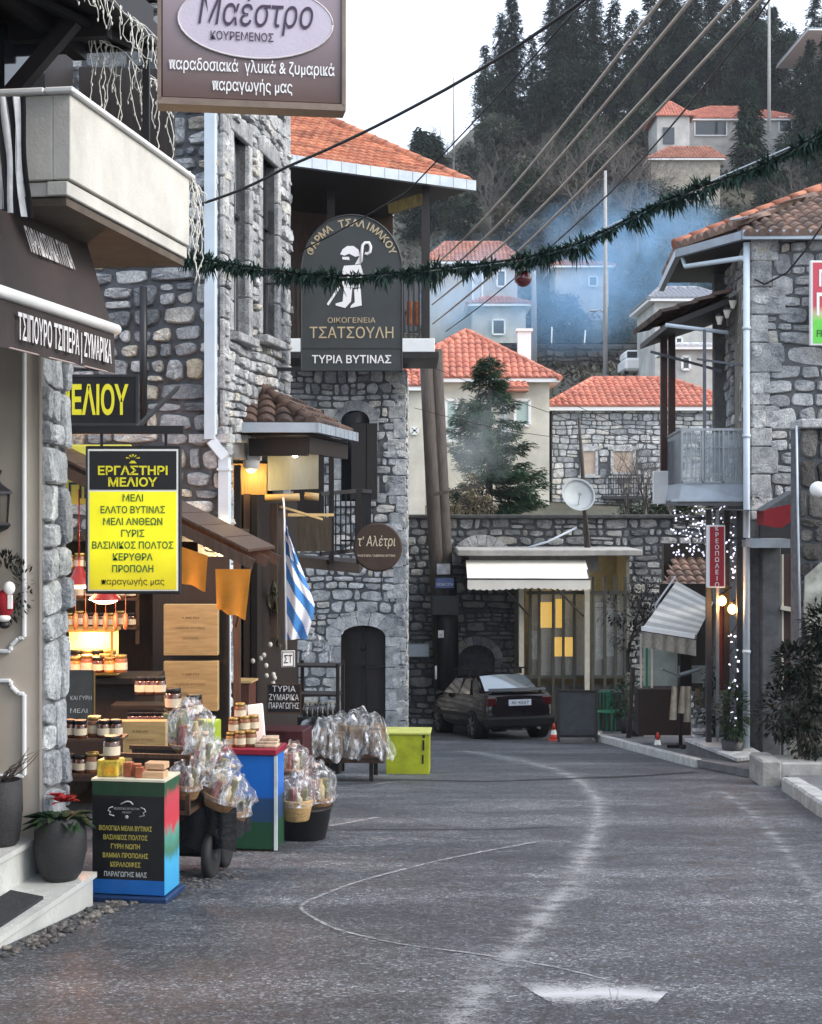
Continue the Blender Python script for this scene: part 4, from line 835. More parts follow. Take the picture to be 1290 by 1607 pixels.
q = MB(); q.box((-.05,.15,.21), (.52,.01,.4)); put('back_panel', q, M('lit_back', (.75,.6,.3), .6), t, False)
ld = bpy.data.lights.new('glow', 'POINT'); ld.energy = 10; ld.color = (1,.7,.3); ld.shadow_soft_size = .08; o = bpy.data.objects.new('glow', ld); COL.objects.link(o); o.parent = t; o.location = (-.05,-.05,.36)
for k in range(4): place(jg if k % 2 else jd, P(120+k*17,1052,15.6)+V(0,.02,.005), 'honey jar inside the lit glass cabinet', 'jars in the lit cabinet', sc=1.7)
q = MB(); q.box((0,0,0), (1.15,.7,.06)); q.box((0,.1,-.55), (1.1,.5,1.05)); solo('counter', q, m_dkwood, 'dark wooden counter in the honey shop mouth under the red lamps', 'counter', P(165,1063,15.8), world=False)
rr = random.Random(31)
q = MB()
for z in (0,.30): q.box((0,0,z), (.62,.3,.02))
for x in (-.3,.3): q.bar((x,-.13,-.5), (x,-.13,.32), .03)
solo('jar_shelf', q, m_brwood, 'low brown shelf of jars between the stone pier and the crate', 'shelf', P(140,1212,12.9))
for k in range(12): place(jd if k % 3 else jb, P(140,1212,12.9)+V(-.26+.1*(k % 6), rr.uniform(-.08,.02), .01+.30*(k//6)), 'dark jar on the low brown shelf by the stone pier', 'jars on the low shelf', rr.uniform(0,3), 1.25)
for k in range(8): place(jd, P(210+12*k if k < 5 else 222+14*(k-5), 1145 if k < 5 else 1090, 15.0), 'dark honey jar in the row at the back of the honey counter', 'jars at the back of the counter', k, 1.5)
for k in range(9): place((jg, jd, jb)[k % 3], P(118+9*k, 1060, 15.25)+V(0,.06*(k % 2),.03), 'jar in the front row of the honey shop counter', 'jars in the front row of the counter', k, 1.3)
q = MB()
for z in (0,.34,.68): q.box((0,0,z), (1.0,.22,.025))
for x in (-.48,.48): q.bar((x,.08,-.2), (x,.08,.9), .04)
solo('wall_shelf', q, m_brwood, 'brown wall shelf of jars at the back of the lit honey shop', 'shelf', P(150,985,17.6))
for k in range(24): place((jd, jg, jb, jd)[k % 4], P(150,985,17.6)+V(-.42+.12*(k % 8), -.03, .013+.34*(k//8)), 'jar on the brown wall shelf inside the honey shop', 'jars on the wall shelf', k, 1.35)
q = MB()
for k in range(7): q.tube([(-.3+.1*k,0,.3),(-.3+.1*k,.0,.08)], .004, 4); q.blob((-.3+.1*k,0,0), .03, .03, .09, 8, 6)
solo('sausage_row', q, M('dried_sausage', (.16,.06,.03), .5, var=.3), 'row of dried goods hanging under the red lamps', 'dried goods', P(150,975,14.9))
q = MB(); q.box((0,0,-.04), (1.0,.4,.04)); q.box((0,0,.25), (.8,.3,.03)); q.bar((.38,.1,-.6), (.38,.1,.26), .04); solo('back_shelf', q, m_dkwood, 'dark shelf behind the crate holding rows of honey jars', 'shelf', P(240,1145,15.1))
for i, (x0, y0, x1, y1, lab) in enumerate(((258,948,343,1028,'upper pale printed wooden board at the honey shop doorway'), (258,1037,343,1115,'lower pale printed wooden board at the honey shop doorway'), (183,1130,262,1195,'pale wooden honey case standing low behind the crate'))):
    d = 16.9 if i < 2 else 14.2
    board('wooden_case', lab, x0, x1, y0, y1, d, m_ltwood, [('print', M('burnt_print', (.12,.07,.03), .8, var=.3), lambda q, W_, H_, y: [letters(q, s_, (0,y,H_*(.22-.2*k)), (1,0,0), Z, .022, W_*(.3+.25*(k%2))) for k, s_ in enumerate(('ΜΕΛΙ', 'ΕΛΑΤΗΣ ΒΥΤΙΝΑΣ', 'ΠΑΡΑΓΩΓΗΣ ΜΑΣ'))])], cat='case', th=.12)
q = MB(); q.box((0,0,0), (.9,.06,2.6)); solo('shop_door', q, m_dkwood, 'dark wooden door leaf behind the pale boards of the honey shop', 'door', P(300,1050,17.15), RB)
place(jd, P(272,1115,14.6)+V(0,0,.0), 'dark honey jar on the green box by the lower board', 'jars by the doorway', sc=1.8); place(jd, P(305,1125,14.6), 'dark honey jar beside the lower pale board', 'jars by the doorway', sc=1.8); place(jd, P(318,1146,14.6), 'lowest dark honey jar above the lime green box', 'jars by the doorway', sc=1.6)
box_thing('green_box', 'grey green box under a honey jar behind the cellophane basket', 'box', P(280,1155,14.65), (.24,.25,.24), M('grey_green_card', (.10,.16,.10), .6, var=.4), RB)
box_thing('goods_box', 'cardboard step under the honey jars above the lime green box', 'box', P(315,1190,14.65), (.2,.25,.27), M('brown_card', (.16,.10,.06), .8, var=.3), RB)
# ================================================================== PORCH, STALL AND GOODS ALONG THE STONE HOUSE
por = T('porch', 'tiled porch with zinc gutter and wooden posts on the stone house front', 'porch', F2(18.6, .5, gz(18.6)))
zc = 2.86; A = F2(18.3, .0, zc); B = F2(18.5, .86, zc); Cc = F2(21.05, .86, zc); D_ = F2(21.05, -.02, 3.36); E_ = F2(19.35, -.02, 3.36)
q = MB(); tiles(q, [A, B, E_], B-A, .2, .25, .03); tiles(q, [B, Cc, D_, E_], Cc-B, .2, .25, .03); q.prism([A, B, Cc, D_+V(0,0,-.5)], (0,0,-.03)); ridge(q, B+V(0,0,.04), E_+V(0,0,.05), .08, .25); put('roof', q, m_tile_dk, por)
q = MB(); q.bar(A+V(-.0,-.05,-.03), B+V(.06,-.05,-.03), .10, .12); put('gutter', q, m_gutter, por); q = MB(); q.bar(B+V(.05,-.08,-.03), Cc+V(.05,0,-.03), .10, .12)
for k in range(9): p = (B+V(.105,-.08,-.03)).lerp(Cc+V(.105,0,-.03), (k+.5)/9); q.box(p, (.01,.03,.124), rz=RB)
put('gutter', q, m_gutter, por)
q = MB(); q.bar(F2(18.62,.05,2.60), F2(18.62,.8,2.60), .08, .22); q.bar(F2(18.6,.78,2.62), F2(21.0,.78,2.62), .08, .2); q.box(F2(19.8,.4,2.76), (.8,2.6,.03), rz=RB); put('beam', q, m_dkwood, por)
for x, y0, y1, d, m_ in ((388,775,1180,18.9,m_brwood), (442,790,1010,19.0,m_wood), (430,790,1000,19.5,m_brwood), (373,730,1180,18.75,m_dkwood), (412,775,1150,19.6,m_dkwood)):
    q = MB(); q.bar(P(x,y0,d), P(x,y1,d), .085, .085); put('post', q, m_, por)
q = MB(); q.tube([P(416,782,18.9), P(470,780,18.9)], .05, 10); q.tube([P(478,778,19), P(500,780,19)], .05, 10); q.bar(P(440,795,18.9), P(505,815,20), .03); q.bar(P(450,808,19.5), P(522,808,20.5), .04); put('log_beam', q, m_ltwood, por)
q = MB(); q.grid(lambda u, v: P(420+80*u, 704+(66-3*u)*v, 19.0)+V(0,.012*math.sin(u*10),0), 14, 6); put('roller_blind', q, M('grey_green_canvas', (.22,.235,.20), .8, var=.12, vs=14, scale=(6,1,.3)), por)
q = MB(); q.box(P(392,752,19.1), (.44,.05,.40)); put('lit_board', q, WOOD('ochre_board', (.36,.22,.07), .5, (8,3,.3)), por)
q = MB(); q.box(F2(19.9,.06,.1), (.08,2.2,3.8), rz=RB); put('shop_side', q, m_dkwood, por)
lamp('flood_lamp', 'white floodlight hanging under the porch gutter at the house corner', P(394,722,18.75), lambda q: (q.box((0,0,.03), (.26,.10,.08), bev=.01), q.lathe((0,.02,-.16), [(.03,0),(.10,.06),(.11,.16),(.04,.18)], 12)), lambda q: q.box((0,.05,-.03), (.12,.03,.05)), 14, (1,.66,.25), shade_mat=m_white)
lamp('pendant_bulb', 'small white bulb hanging under the porch eave before the grey blind', P(463,710,18.8), lambda q: q.tube([(0,0,.12),(0,0,.02)], .012, 6), lambda q: q.lathe((0,0,-.05), [(.01,.08),(.03,.03),(.032,0),(.01,-.015)], 10), .4, (1,.85,.7))
# red-brown cabinet, herb bunches, chalkboard, cabinet
t = box_thing('cabinet', 'tall red brown cabinet beside the white downpipe', 'cabinet', V(P(382,1170,18.0).x, 18.0, gz(18)), (.24,.3,1.55), M('red_brown_wood', (.075,.025,.017), .45, var=.3), RB, detail=lambda t,x,y,z: (put('top', (lambda q: (q.box((0,0,z+.012), (x+.04,y+.04,.025)), q)[1])(MB()), m_ltwood, t, False), put('card', (lambda q: (q.box((.07,-y/2-.006,z-.36), (.03,.008,.2)), q)[1])(MB()), m_white, t, False)))
t = T('chalkboard', 'black chalkboard with white handwritten Greek letters at the dark stall', 'chalkboard', P(446,1096,18.6), R(-4)); q = MB(); q.box((0,0,0), (.42,.03,.36)); put('board', q, m_black, t, False)
q = MB(); bordered(q, .43, .37, -.02, .014); put('frame', q, m_brwood, t, False)
q = MB(); letters(q, 'ΤΥΡΙΑ', (0,-.018,.085), (1,0,0), Z, .075, .29, bold=-.004); letters(q, 'ΖΥΜΑΡΙΚΑ', (0,-.018,-.02), (1,0,0), Z, .075, .37, bold=-.004); letters(q, 'ΠΑΡΑΓΩΓΗΣ', (0,-.018,-.125), (1,0,0), Z, .075, .38, bold=-.004); put('lettering', q, m_lettwhite, t, False)
t = box_thing('stall_cabinet', 'dark maroon cabinet under the black chalkboard', 'cabinet', V(P(445,1180,18.9).x, 18.95, gz(19)), (.62,.5,.95), M('maroon_paint', (.045,.010,.013), .5, var=.4), RB)
t = box_thing('stall_rack', 'dark open shelf rack of bottles and cheeses right of the chalkboard', 'rack', V(P(502,1180,23.6).x, 23.6, gz(23.6)), (.66,.45,.9), m_black, RB, detail=lambda t,x,y,z: put('uprights', (lambda q: ([q.bar((sx*x/2,sy*.2,0),(sx*x/2,sy*.2,1.75),.05) for sx in (-1,1) for sy in (-1,1)], [q.box((0,0,zz),(x,.45,.03)) for zz in (1.25,1.7)], q)[2])(MB()), m_dkwood, t, False))
rr = random.Random(77); m_herb = LEAF('dried_herb', (.03,.03,.015), (.09,.085,.05)); m_garlic = M('garlic_skin', (.5,.47,.42), .6, var=.2)
for k in range(9):
    q = MB(); x, y = 398+rr.uniform(0,40), 925+k*13+rr.uniform(-6,6); q.tube([(0,0,.22),(0,0,0)], .008, 5)
    for j in range(46): a = rr.uniform(0,6.28); leaf(q, (0,0,rr.uniform(-.02,.12)), (math.cos(a)*.5, math.sin(a)*.5, -1), rr.uniform(.1,.2), .03, .1)
    if k % 3 == 0:
        for j in range(3): q.blob((rr.uniform(-.05,.05), -.05, rr.uniform(-.15,.0)), .02, .02, .025, 8, 5)
    solo('herb_bunch', q, m_herb if k % 3 else [m_herb], 'bunch of dried herbs hanging in the dark stall behind the flag', 'herb bunch', P(x,y,19.2+.1*k), group='herb bunches hanging in the stall')
q = MB()
for j in range(9): q.blob((rr.uniform(-.16,.16), rr.uniform(-.05,.05), rr.uniform(-.3,.2)), .03, .03, .035, 8, 5)
solo('garlic_string', q, m_garlic, 'white garlic heads hanging in the dark stall left of the tag', 'garlic', P(415,1035,18.8))
for k, (x,y,s_) in enumerate(((452,1034,.17),)):
    t = T('price_tag', 'white hanging tag with black letters under the flag', 'tag', P(x,y,18.5), .2); q = MB(); q.box((0,0,0), (s_,.02,s_*1.2), bev=.004); put('card', q, m_white, t, False); q = MB(); letters(q, 'ΣΤ', (0,-.012,-.05), (1,0,0), Z, .1, .1, bold=.01); bordered(q, s_*.9, s_*1.1, -.012, .008); put('lettering', q, m_black, t, False)
q = MB(); q.grid(lambda u, v: V(-.22+.44*u+.02*math.sin(v*7), -.1+.1*math.sin(u*8+v*5)*(.4+v), .16-.30*v+.07*math.sin(u*5)), 16, 10); solo('plastic_sheet', q, cello, 'crumpled clear plastic sheet over the top of the dark rack', 'plastic sheet', P(500,1015,23.4))
# bottles on the rack
bt = T('bottle', 'small dark bottle on the rack', 'bottle', (0,0,0)); q = MB(); q.lathe((0,0,0), [(.03,0),(.032,.12),(.012,.16),(.012,.2)], 10); put('glass', q, GLASS('bottle_glass', (.03,.025,.015)), bt, False); q = MB(); q.lathe((0,0,.2), [(.015,0),(.015,.025)], 8); put('cap', q, m_lid, bt, False); first[id(bt)] = True
for k in range(7): place(bt, V(P(479+8*k,1100,23.6).x, 23.5, gz(23.6)+.9), 'small dark bottle in the row on the dark rack', 'bottles on the dark rack')
# flag on its staff
fl = T('flag', 'blue and white striped flag drooping from a staff below the porch', 'flag', P(446,800,18.4))
q = MB(); a, b = V(-.02,.1,.15), V(.03,-.05,-1.72); q.tube([a,(0,0,0),b], .012, 7); put('staff', q, m_white, fl, False)
m_fb = M('flag_blue', (.05,.20,.48), .8, var=.1); m_fw = M('flag_white', (.70,.73,.76), .8, var=.05); q = MB()
def flagpt(u, v):                                                  # u: along the hoist (down), v: away from the staff
    wv = .05+.30*min(1, u*1.5)*(1-.25*max(0, u-.75)*4)
    return V(.01+.02*u+wv*v-.06*max(0, u-.6), .06*math.sin(v*6+u*4)*(.3+v)+.03*math.sin(v*13), -.10-1.50*u-.22*v*(1-u))
n, m_ = 170, 44; ids = [[q.vert(flagpt(i/n, j/m_)) for j in range(m_+1)] for i in range(n+1)]
for i in range(n):
    for j in range(m_):
        st2 = int((i/n+.34*(1-j/m_)*1.0)*7.2); q.m = 0 if st2 % 2 else 1
        if i/n < .30 and j/m_ < .9: q.m = 0 if not (abs(i/n-.16) < .028 or abs(j/m_-.45) < .12) else 1
        q.face((ids[i][j], ids[i+1][j], ids[i+1][j+1], ids[i][j+1]), True)
put('cloth', q, [m_fb, m_fw], fl, False)
# plastic covered table, lime box
t = T('market_table', 'market table of goods under a crumpled clear plastic cover', 'table', G(549,22.4), R(-4)); q = MB(); q.box((0,0,.42), (1.12,.9,.05)); q.box((.02,0,.36), (1.05,.8,.1)); put('tabletop', q, m_brwood, t, False)
for sx in (-.38,.36):
    for sy in (-.36,.36): q = MB(); q.bar((sx,sy,0), (sx,sy,.42), .06); put('leg', q, m_black, t, False)
rr = random.Random(12)
q = MB()
for k in range(16): q.box((-.42+.28*(k%4)+rr.uniform(-.04,.04), -.3+.2*(k//4), .58+rr.uniform(-.02,.10)), (.22,.18,.30), rz=rr.uniform(-.3,.3), bev=.02)
put('goods', q, M('brown_goods', (.13,.085,.05), .7, var=.6, vs=9), t, False)
q = MB()
def cov(u, v):
    x = -.66+1.32*u; y = -.54+1.08*v; e = max(abs(x)/.66, abs(y)/.54); h = .98-.08*abs(x)-.56*max(0, (e-.66)/.34)**1.25+.05*math.sin(x*7+y*2)+.03*math.sin(x*19-y*3)+.018*math.sin(x*37+y*5)+.01*math.sin(x*61-y*9); return V(x*(1+.06*max(0,e-.7)*math.sin(x*31+y*27)), y*(1+.10*max(0,e-.7)*math.sin(x*33)), h)
q.grid(cov, 90, 50, smooth=True); cv = cello.copy(); cv.name = 'clear_plastic_sheet'; [setattr(n.inputs['Scale'], 'default_value', (.9,.9,.3)) for n in cv.node_tree.nodes if n.type == 'MAPPING']; put('plastic_cover', q, cv, t, False)  # larger copy of the painted highlight streaks
q = MB(); q.blob((-.52,.1,.62), .28, .42, .3, 14, 8, .08, rr); put('black_sack', q, M('black_plastic', (.012,.012,.014), .25, var=.2, bump=.8, bs=12), t, False)
t = T('lime_crate', 'lime green wooden box standing on the road before the stone wall', 'box', G(641,23.6), R(-3)); lime = M('lime_green_paint', (.30,.34,.015), .5, var=.25, vs=4)
q = MB(); q.box((0,0,.33), (.68,.55,.62), bev=.008); put('body', q, lime, t, False); q = MB(); q.box((0,0,.66), (.72,.58,.035), bev=.006); put('rim', q, M('pale_lime_edge', (.48,.50,.12), .5, var=.2), t, False)
q = MB(); q.box((0,0,.011), (.66,.53,.022)); put('plinth', q, m_black, t, False); q = MB(); q.box((.25,-.279,.48), (.03,.01,.16)); q.box((.24,-.279,.26), (.025,.01,.14)); q.box((.255,-.279,.62), (.04,.01,.05)); put('hinge', q, m_black, t, False)
# ================================================================== HANGING SIGNS OVER THE STREET
D = 20.0; c = P(552,582,D); s = T('hanging_sign', 'tall arched slate coloured sign with a shepherd figure hanging behind the garland', 'sign', c)
W_ = 1.36/2*.99; zs = 1.36; q = MB()
def arch_poly(w, h0, zs_, y): return [(-w,y,h0),(w,y,h0)]+[(w*math.cos(k*math.pi/24),y,zs_+(w+.05)*math.sin(k*math.pi/24)) for k in range(25)]
q.prism(arch_poly(W_, 0, zs, -.04), (0,.08,0)); put('sign_board', q, M('slate_green_board', (.040,.047,.048), .6, var=.2, vs=2), s, False)
q = MB(); pl = arch_poly(W_, 0, zs, -.042); pl += [pl[0]]; q.tube(pl, .012, 5, smooth=False); q.bar((-W_,-.045,.30), (W_,-.045,.30), .006, .012); put('rim', q, m_charcoal, s, False)
q = MB(); tx = 'ΦΑΡΜΑ ΤΣΑΛΙΜΑΚΟΥ'
for k, ch in enumerate(tx):
    a = R(157-134*k/(len(tx)-1)); r_ = W_-.13
    if ch != ' ': letters(q, ch, (r_*math.cos(a),-.047,zs+(r_+.03)*math.sin(a)), (math.sin(a),0,-math.cos(a)), (math.cos(a),0,math.sin(a)), .095, bold=.018)
letters(q, 'ΟΙΚΟΓΕΝΕΙΑ', (0,-.047,.64), (1,0,0), Z, .07, .64); letters(q, 'ΤΣΑΤΣΟΥΛΗ', (0,-.047,.435), (1,0,0), Z, .15, 1.12, bold=.004); put('gold_lettering', q, M('gold_lettering', (.48,.39,.24), .5, var=.1), s, False)
q = MB(); letters(q, 'ΤΥΡΙΑ ΒΥΤΙΝΑΣ', (0,-.047,.10), (1,0,0), Z, .105, 1.06, bold=.014); put('white_lettering', q, m_lettwhite, s, False)
q = MB()
def sil(*pts): q.prism([((x-552)/117, -.044, (582-y)/117) for x, y in pts], (0,-.004,0))
sil((534,400),(538,392),(545,387),(555,387),(563,393),(565,402),(558,404),(548,399),(541,402)); sil((537,404),(548,404),(549,409),(538,408))
sil((566,400),(570,398),(567,414),(557,416)); sil((540,418),(566,416),(570,430),(566,452),(540,452),(534,436))
sil((513,478),(532,449),(535,451),(516,480)); sil((540,452),(553,453),(551,474),(542,484),(527,480),(527,477),(538,474)); sil((556,455),(566,453),(568,480),(550,484),(551,480),(557,475))
q.tube([((x-552)/117,-.046,(582-y)/117) for x, y in ((567,412),(568,395),(569,386),(573,382),(579,382),(582,388),(581,396),(576,400),(573,398))], .022, 6); put('shepherd', q, m_lettwhite, s, False)
q = MB(); q.bar((-2.1,0,.02), (.65,0,.02), .05); q.bar((-2.1,.0,1.1), (-.6,0,1.2), .03); put('bracket', q, m_black, s, False)
D = 22.5; c = P(593,859,D); s = T('hanging_sign', 'round brown wooden sign with pale letters below the dark balcony', 'sign', c)
q = MB(); AX = Matrix.Rotation(R(90), 3, 'X'); q.lathe((0,0,0), [(.345,-.03),(.37,-.025),(.37,.025),(.345,.03)], 36, AX); put('disc', q, M('brown_sign_wood', (.055,.032,.022), .5, var=.25, vs=3), s, False)
q = MB(); letters(q, 'τ’ Αλέτρι', (-.02,-.034,.02), (1,0,0), Z, .155, .56, bold=.0, shear=.15); letters(q, 'ΨΗΣΤΑΡΙΑ ΤΑΒΕΡΝΑ ΒΥΤΙΝΑ', (-.02,-.034,-.14), (1,0,0), Z, .032, .57, bold=.01); put('lettering', q, M('cream_lettering', (.72,.62,.45), .5, var=0), s, False)
q = MB(); q.bar((.05,0,-.4), (.05,0,-.75), .015); q.bar((-.33,.02,.1), (-.55,.1,.1), .03); put('bracket', q, m_black, s, False)
# ================================================================== DARK BALCONY AND STONE TOWER
b = T('wooden_balcony', 'dark timber balcony with slatted railing beyond the tiled porch', 'balcony', (-1.4, 23, gz(23)))
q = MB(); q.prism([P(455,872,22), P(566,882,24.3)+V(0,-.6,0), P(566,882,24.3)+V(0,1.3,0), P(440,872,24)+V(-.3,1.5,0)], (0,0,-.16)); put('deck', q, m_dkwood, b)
q = MB(); a, e = P(503,775,22.8), P(566,770,23.2); q.bar(a, e, .05, .06); q.bar(a-V(0,0,.92), e-V(0,0,.92), .05, .06); e2 = e+V(.1,1.9,0); q.bar(e, e2, .05, .06)
for k in range(9): p = a.lerp(e, k/8); q.bar(p, p-V(0,0,.95), .022)
for k in range(8): p = e.lerp(e2, k/7); q.bar(p, p-V(0,0,.95), .022)
put('railing', q, m_black, b)
for x in (520, 563): q = MB(); q.bar(P(x,690 if x == 520 else 768,22.9), P(x,885,22.9), .08); put('post', q, m_dkwood, b)
q = MB(); p0, p1 = P(424,812,22.4), P(520,865,22.4); q.box(((p0.x+p1.x)/2,22.4,(p0.z+p1.z)/2), (p1.x-p0.x,.04,p0.z-p1.z)); put('side_board', q, WOOD('olive_board', (.07,.05,.03), .6), b)
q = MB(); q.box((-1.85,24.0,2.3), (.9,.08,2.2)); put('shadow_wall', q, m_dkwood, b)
tw = T('stone_tower', 'grey stone house end with arched door, arched window and timber gallery', 'house', (-1.6, 32, -3.2))
TO = V(-3.3, 31.6, -3.6); TH = 8.34
th = [(1.815, 2.76, .6, 2.68, .24), (1.82, 2.42, 5.55, 7.25, .22)]
q = MB(); panel(q, TO, V(1,0,0), Z, 3.19, TH, th, t=.4); q.box((-.16,35.3,.57), (.1,7.2,8.3)); put('wall', q, m_mortar_lt, tw); q = MB(); rubble(q, V(-.11,31.65,-3.6), V(0,1,0), Z, 7.2, TH, (.30,.20), .024, .03, [], seed=24, jit=.55); put('side_stone', q, m_stone_pale, tw)
q = MB(); rubble(q, TO, V(1,0,0), Z, 3.19, TH, (.30,.20), .024, .05, th, seed=21, jit=.55, margin=.14); put('wall_stone', q, m_stone_pale, tw)
q = MB(); quoins(q, TO+V(3.19,0,0), V(1,0,0), Z, TH, -1, (.38,.24), .34, 4, .045); put('quoin', q, m_stone_lt, tw)
q = MB(); surround(q, TO, V(1,0,0), Z, th[0], .24, .06, 7, 3, sill=False); put('door_surround', q, m_stone_lt, tw)
q = MB(); surround(q, TO, V(1,0,0), Z, th[1], .17, .05, 5, 5); put('window_surround', q, m_stone_lt, tw)
q = MB(); fill(q, TO, V(1,0,0), Z, th[0], .3); dr = put('door', q, m_dkwood, tw)
q = MB(); x0 = TO.x+1.815; q.bar((x0+.48,31.87,-2.9), (x0+.48,31.87,-.75), .05, .05); q.blob((x0+.47,31.85,-1.2), .05, .03, .05, 8, 6); q.bar((x0,31.87,-1.6), (x0+.94,31.87,-1.6), .05, .06); put('door_rail', q, m_black, dr)
q = MB(); fill(q, TO, V(1,0,0), Z, th[1], .25); put('window', q, m_glass, tw)
for xa, xb in ((551,574), (575,592)):
    q = MB(); a, e = P(xa,664,31.4), P(xb,784,31.4); q.box(((a.x+e.x)/2,31.47,(a.z+e.z)/2), (e.x-a.x,.05,a.z-e.z), bev=.01); put('shutter', q, m_dkwood, tw)
# gallery
q = MB(); q.box((-1.5,30.9,4.86), (4.1,2.4,.12)); put('gallery_floor', q, m_dkwood, tw); q = MB(); q.box((-1.3,29.74,5.05), (3.55,.12,.27), bev=.01); q.box((.40,31,5.05), (.12,2.5,.27), bev=.01); put('floor_beam', q, m_white, tw)
q = MB(); q.bar((-3.3,29.8,6.5), (.33,29.8,6.5), .07); q.bar((.33,29.8,6.5), (.33,32,6.5), .07)
for k in range(34): x = -3.2+k*.105; q.bar((x,29.8,5.2), (x,29.8,6.5), .035)
for k in range(14): y = 29.9+k*.15; q.bar((.33,y,5.2), (.33,y,6.5), .035)
put('gallery_railing', q, m_dkwood, tw)
for x, y in ((.30,29.85),(-1.6,29.85),(.30,32.3),(-3.0,29.9)): q = MB(); q.bar((x,y,5.1), (x,y,8.2), .15); put('post', q, m_dkwood, tw)
q = MB(); q.box((-2.1,33.0,6.7), (3.4,.1,3.4)); q.box((-2.9,31,6.7), (.1,3,3.4)); put('gallery_wall', q, m_brwood, tw); q = MB(); q.box((-.1,32.9,6.2), (.6,.06,1.1)); put('gallery_window', q, m_glass, tw); q = MB(); q.box((-1.75,32.9,6.3), (.7,.06,1.5)); put('gallery_window', q, m_glass, tw)
q = MB(); a, e = P(612,328,30.6), P(664,312,30.2); q.bar(a, e, .14, .2); put('lit_beam', q, WOOD('beam_lit_yellow', (.42,.30,.10), .5), tw)  # warm light on the beam is painted into its wood colour
q = MB(); a = P(519,290,29.9); q.lathe(a+V(0,0,-.12), [(.03,0),(.22,.16),(.24,.2)], 12); q.tube([a, a-V(0,0,1.3)], .03, 6); put('gallery_pillar', q, m_ltwood, tw)
q = MB()
for k in range(5): q.box((-.35+.16*k,30.2,5.75), (.11,.05,.5), bev=.02)
put('orange_cushion', q, M('orange_cloth', (.42,.13,.05), .8, var=.3), tw)
ra, rb = V(-4.2,26.6,8.30), V(1.19,30.0,8.30); rt, rl, rc = V(-2.0,33.6,10.55), V(-6,31.2,10.55), V(-1.2,34.6,8.3); E_ = (rb-ra).normalized(); BK = V(-E_.y, E_.x, 0)
q = MB(); tiles(q, [ra, rb, rt, rl], E_, .2, .33, .03); q.poly((rb, rc, rt)); q.poly((rc, rl+V(0,2,-2), rl, rt)); ridge(q, rb+V(-.05,.02,.05), rt+V(0,0,.04), .12, .38); put('roof', q, m_tile, tw)
q = MB(); q.prism([ra, rb, rb+BK*3.5, ra+BK*4.5], (0,0,-.10)); put('soffit', q, m_dkwood, tw)
q = MB(); q.bar(ra-BK*.06+V(0,0,-.02), rb-BK*.06+E_*.06+V(0,0,-.02), .13, .20)
for k in range(20): p = (ra-BK*.127+V(0,0,-.02)).lerp(rb-BK*.127+V(0,0,-.02), (k+.5)/20); q.bar(p-E_*.012, p+E_*.012, .012, .205)
put('gutter', q, m_gutter, tw)
# ================================================================== RETAINING WALL, POLE
rw = T('retaining_wall', 'old grey rubble retaining wall with a small arched niche behind the parked car', 'wall', (4, 38.6, -3.8)); RO = V(-.3, 38.6, -4.2)
rh = [(1.54, 2.46, 1.5, 2.08, .36)]; RH = 5.72
q = MB(); panel(q, RO, V(1,0,0), Z, 12, RH, rh, t=.6); q.box((5.7,39.1,-1.4), (12,.3,5.6)) ; put('wall_core', q, m_mortar, rw)
q = MB(); rubble(q, RO, V(1,0,0), Z, 11.5, RH-.02, (.40,.19), .04, .06, rh, seed=33, jit=.55, margin=.2); put('wall_stone', q, STONE('dark_rubble', [(0,(.15,.16,.17)),(.4,(.27,.28,.285)),(.8,(.45,.455,.45)),(1,(.33,.31,.27))]), rw)
q = MB(); surround(q, RO, V(1,0,0), Z, rh[0], .17, .06, 9, 6, sill=False); put('niche_surround', q, m_stone, rw); q = MB(); fill(q, RO, V(1,0,0), Z, rh[0], .5); put('niche_back', q, m_dkwood, rw)
q = MB(); surround(q, RO, V(1,0,0), Z, (1.60, 2.66, 4.50, 4.57, .44), .22, .10, 9, 8, sill=False); put('blind_arch', q, m_stone_lt, rw)
q = MB(); q.box((5.3,38.75,1.56), (11.8,.75,.1), bev=.02); put('coping', q, M('dark_coping', (.06,.06,.058), .9, var=.5, vs=5, bump=.6, bs=20), rw)
board('wall_plaque', 'pale blue plaque fixed to the grey stone wall beside the pole', 633, 674, 1010, 1031, 38.4, M('pale_blue_panel', (.72,.80,.86), .4, var=.05), [('border', m_gutter, lambda q, W_, H_, y: bordered(q, W_, H_, y, .02))], 'plaque')
up = T('utility_pole', 'leaning pair of old wooden utility poles with black wrapped base at the stone wall', 'utility pole', P(700,1090,37.6))
for (xa, xb, ya, yb, yo) in ((668,695,556,1085,0), (684,707,548,1085,.12)):
    q = MB(); a, e = P(xa,ya,37.6)+V(0,yo,0), P(xb,yb,37.6)+V(0,yo,-.2); q.tube([e, a.lerp(e,.5)+V(.01,0,0), a], [.205,.18,.16], 12); put('pole', q, m_wood, up)
q = MB(); a, e = P(700,905,37.4), P(703,1090,37.4); q.tube([e-V(0,0,.2), a.lerp(e,.5), a], [.30,.29,.27], 14); put('black_sleeve', q, m_black, up)
q = MB(); p = P(699,950,37.1); q.box(p, (.69,.4,.47), bev=.02); put('junction_box', q, m_charcoal, up)
q = MB(); q.box(P(698,915,36.98), (.46,.02,.24)); put('notice', q, M('blue_notice', (.10,.14,.32), .5, var=.4, vs=20), up); q = MB(); q.box(P(696,893,36.98), (.33,.02,.26), rz=.1); put('notice', q, M('torn_paper', (.45,.46,.48), .8, var=.4, vs=8), up)
q = MB(); letters(q, 'ΕΝΟΙΚΙΑΖΕΤΑΙ', P(698,919,36.95), (1,0,0), Z, .065, .4); put('notice_lettering', q, m_lettwhite, up)
q = MB(); q.box(P(692,995,37.05), (.14,.02,.18)); put('tag', q, m_white, up); q = MB(); letters(q, 'Π', P(692,1000,37.03), (1,0,0), Z, .07); put('tag_lettering', q, m_black, up)
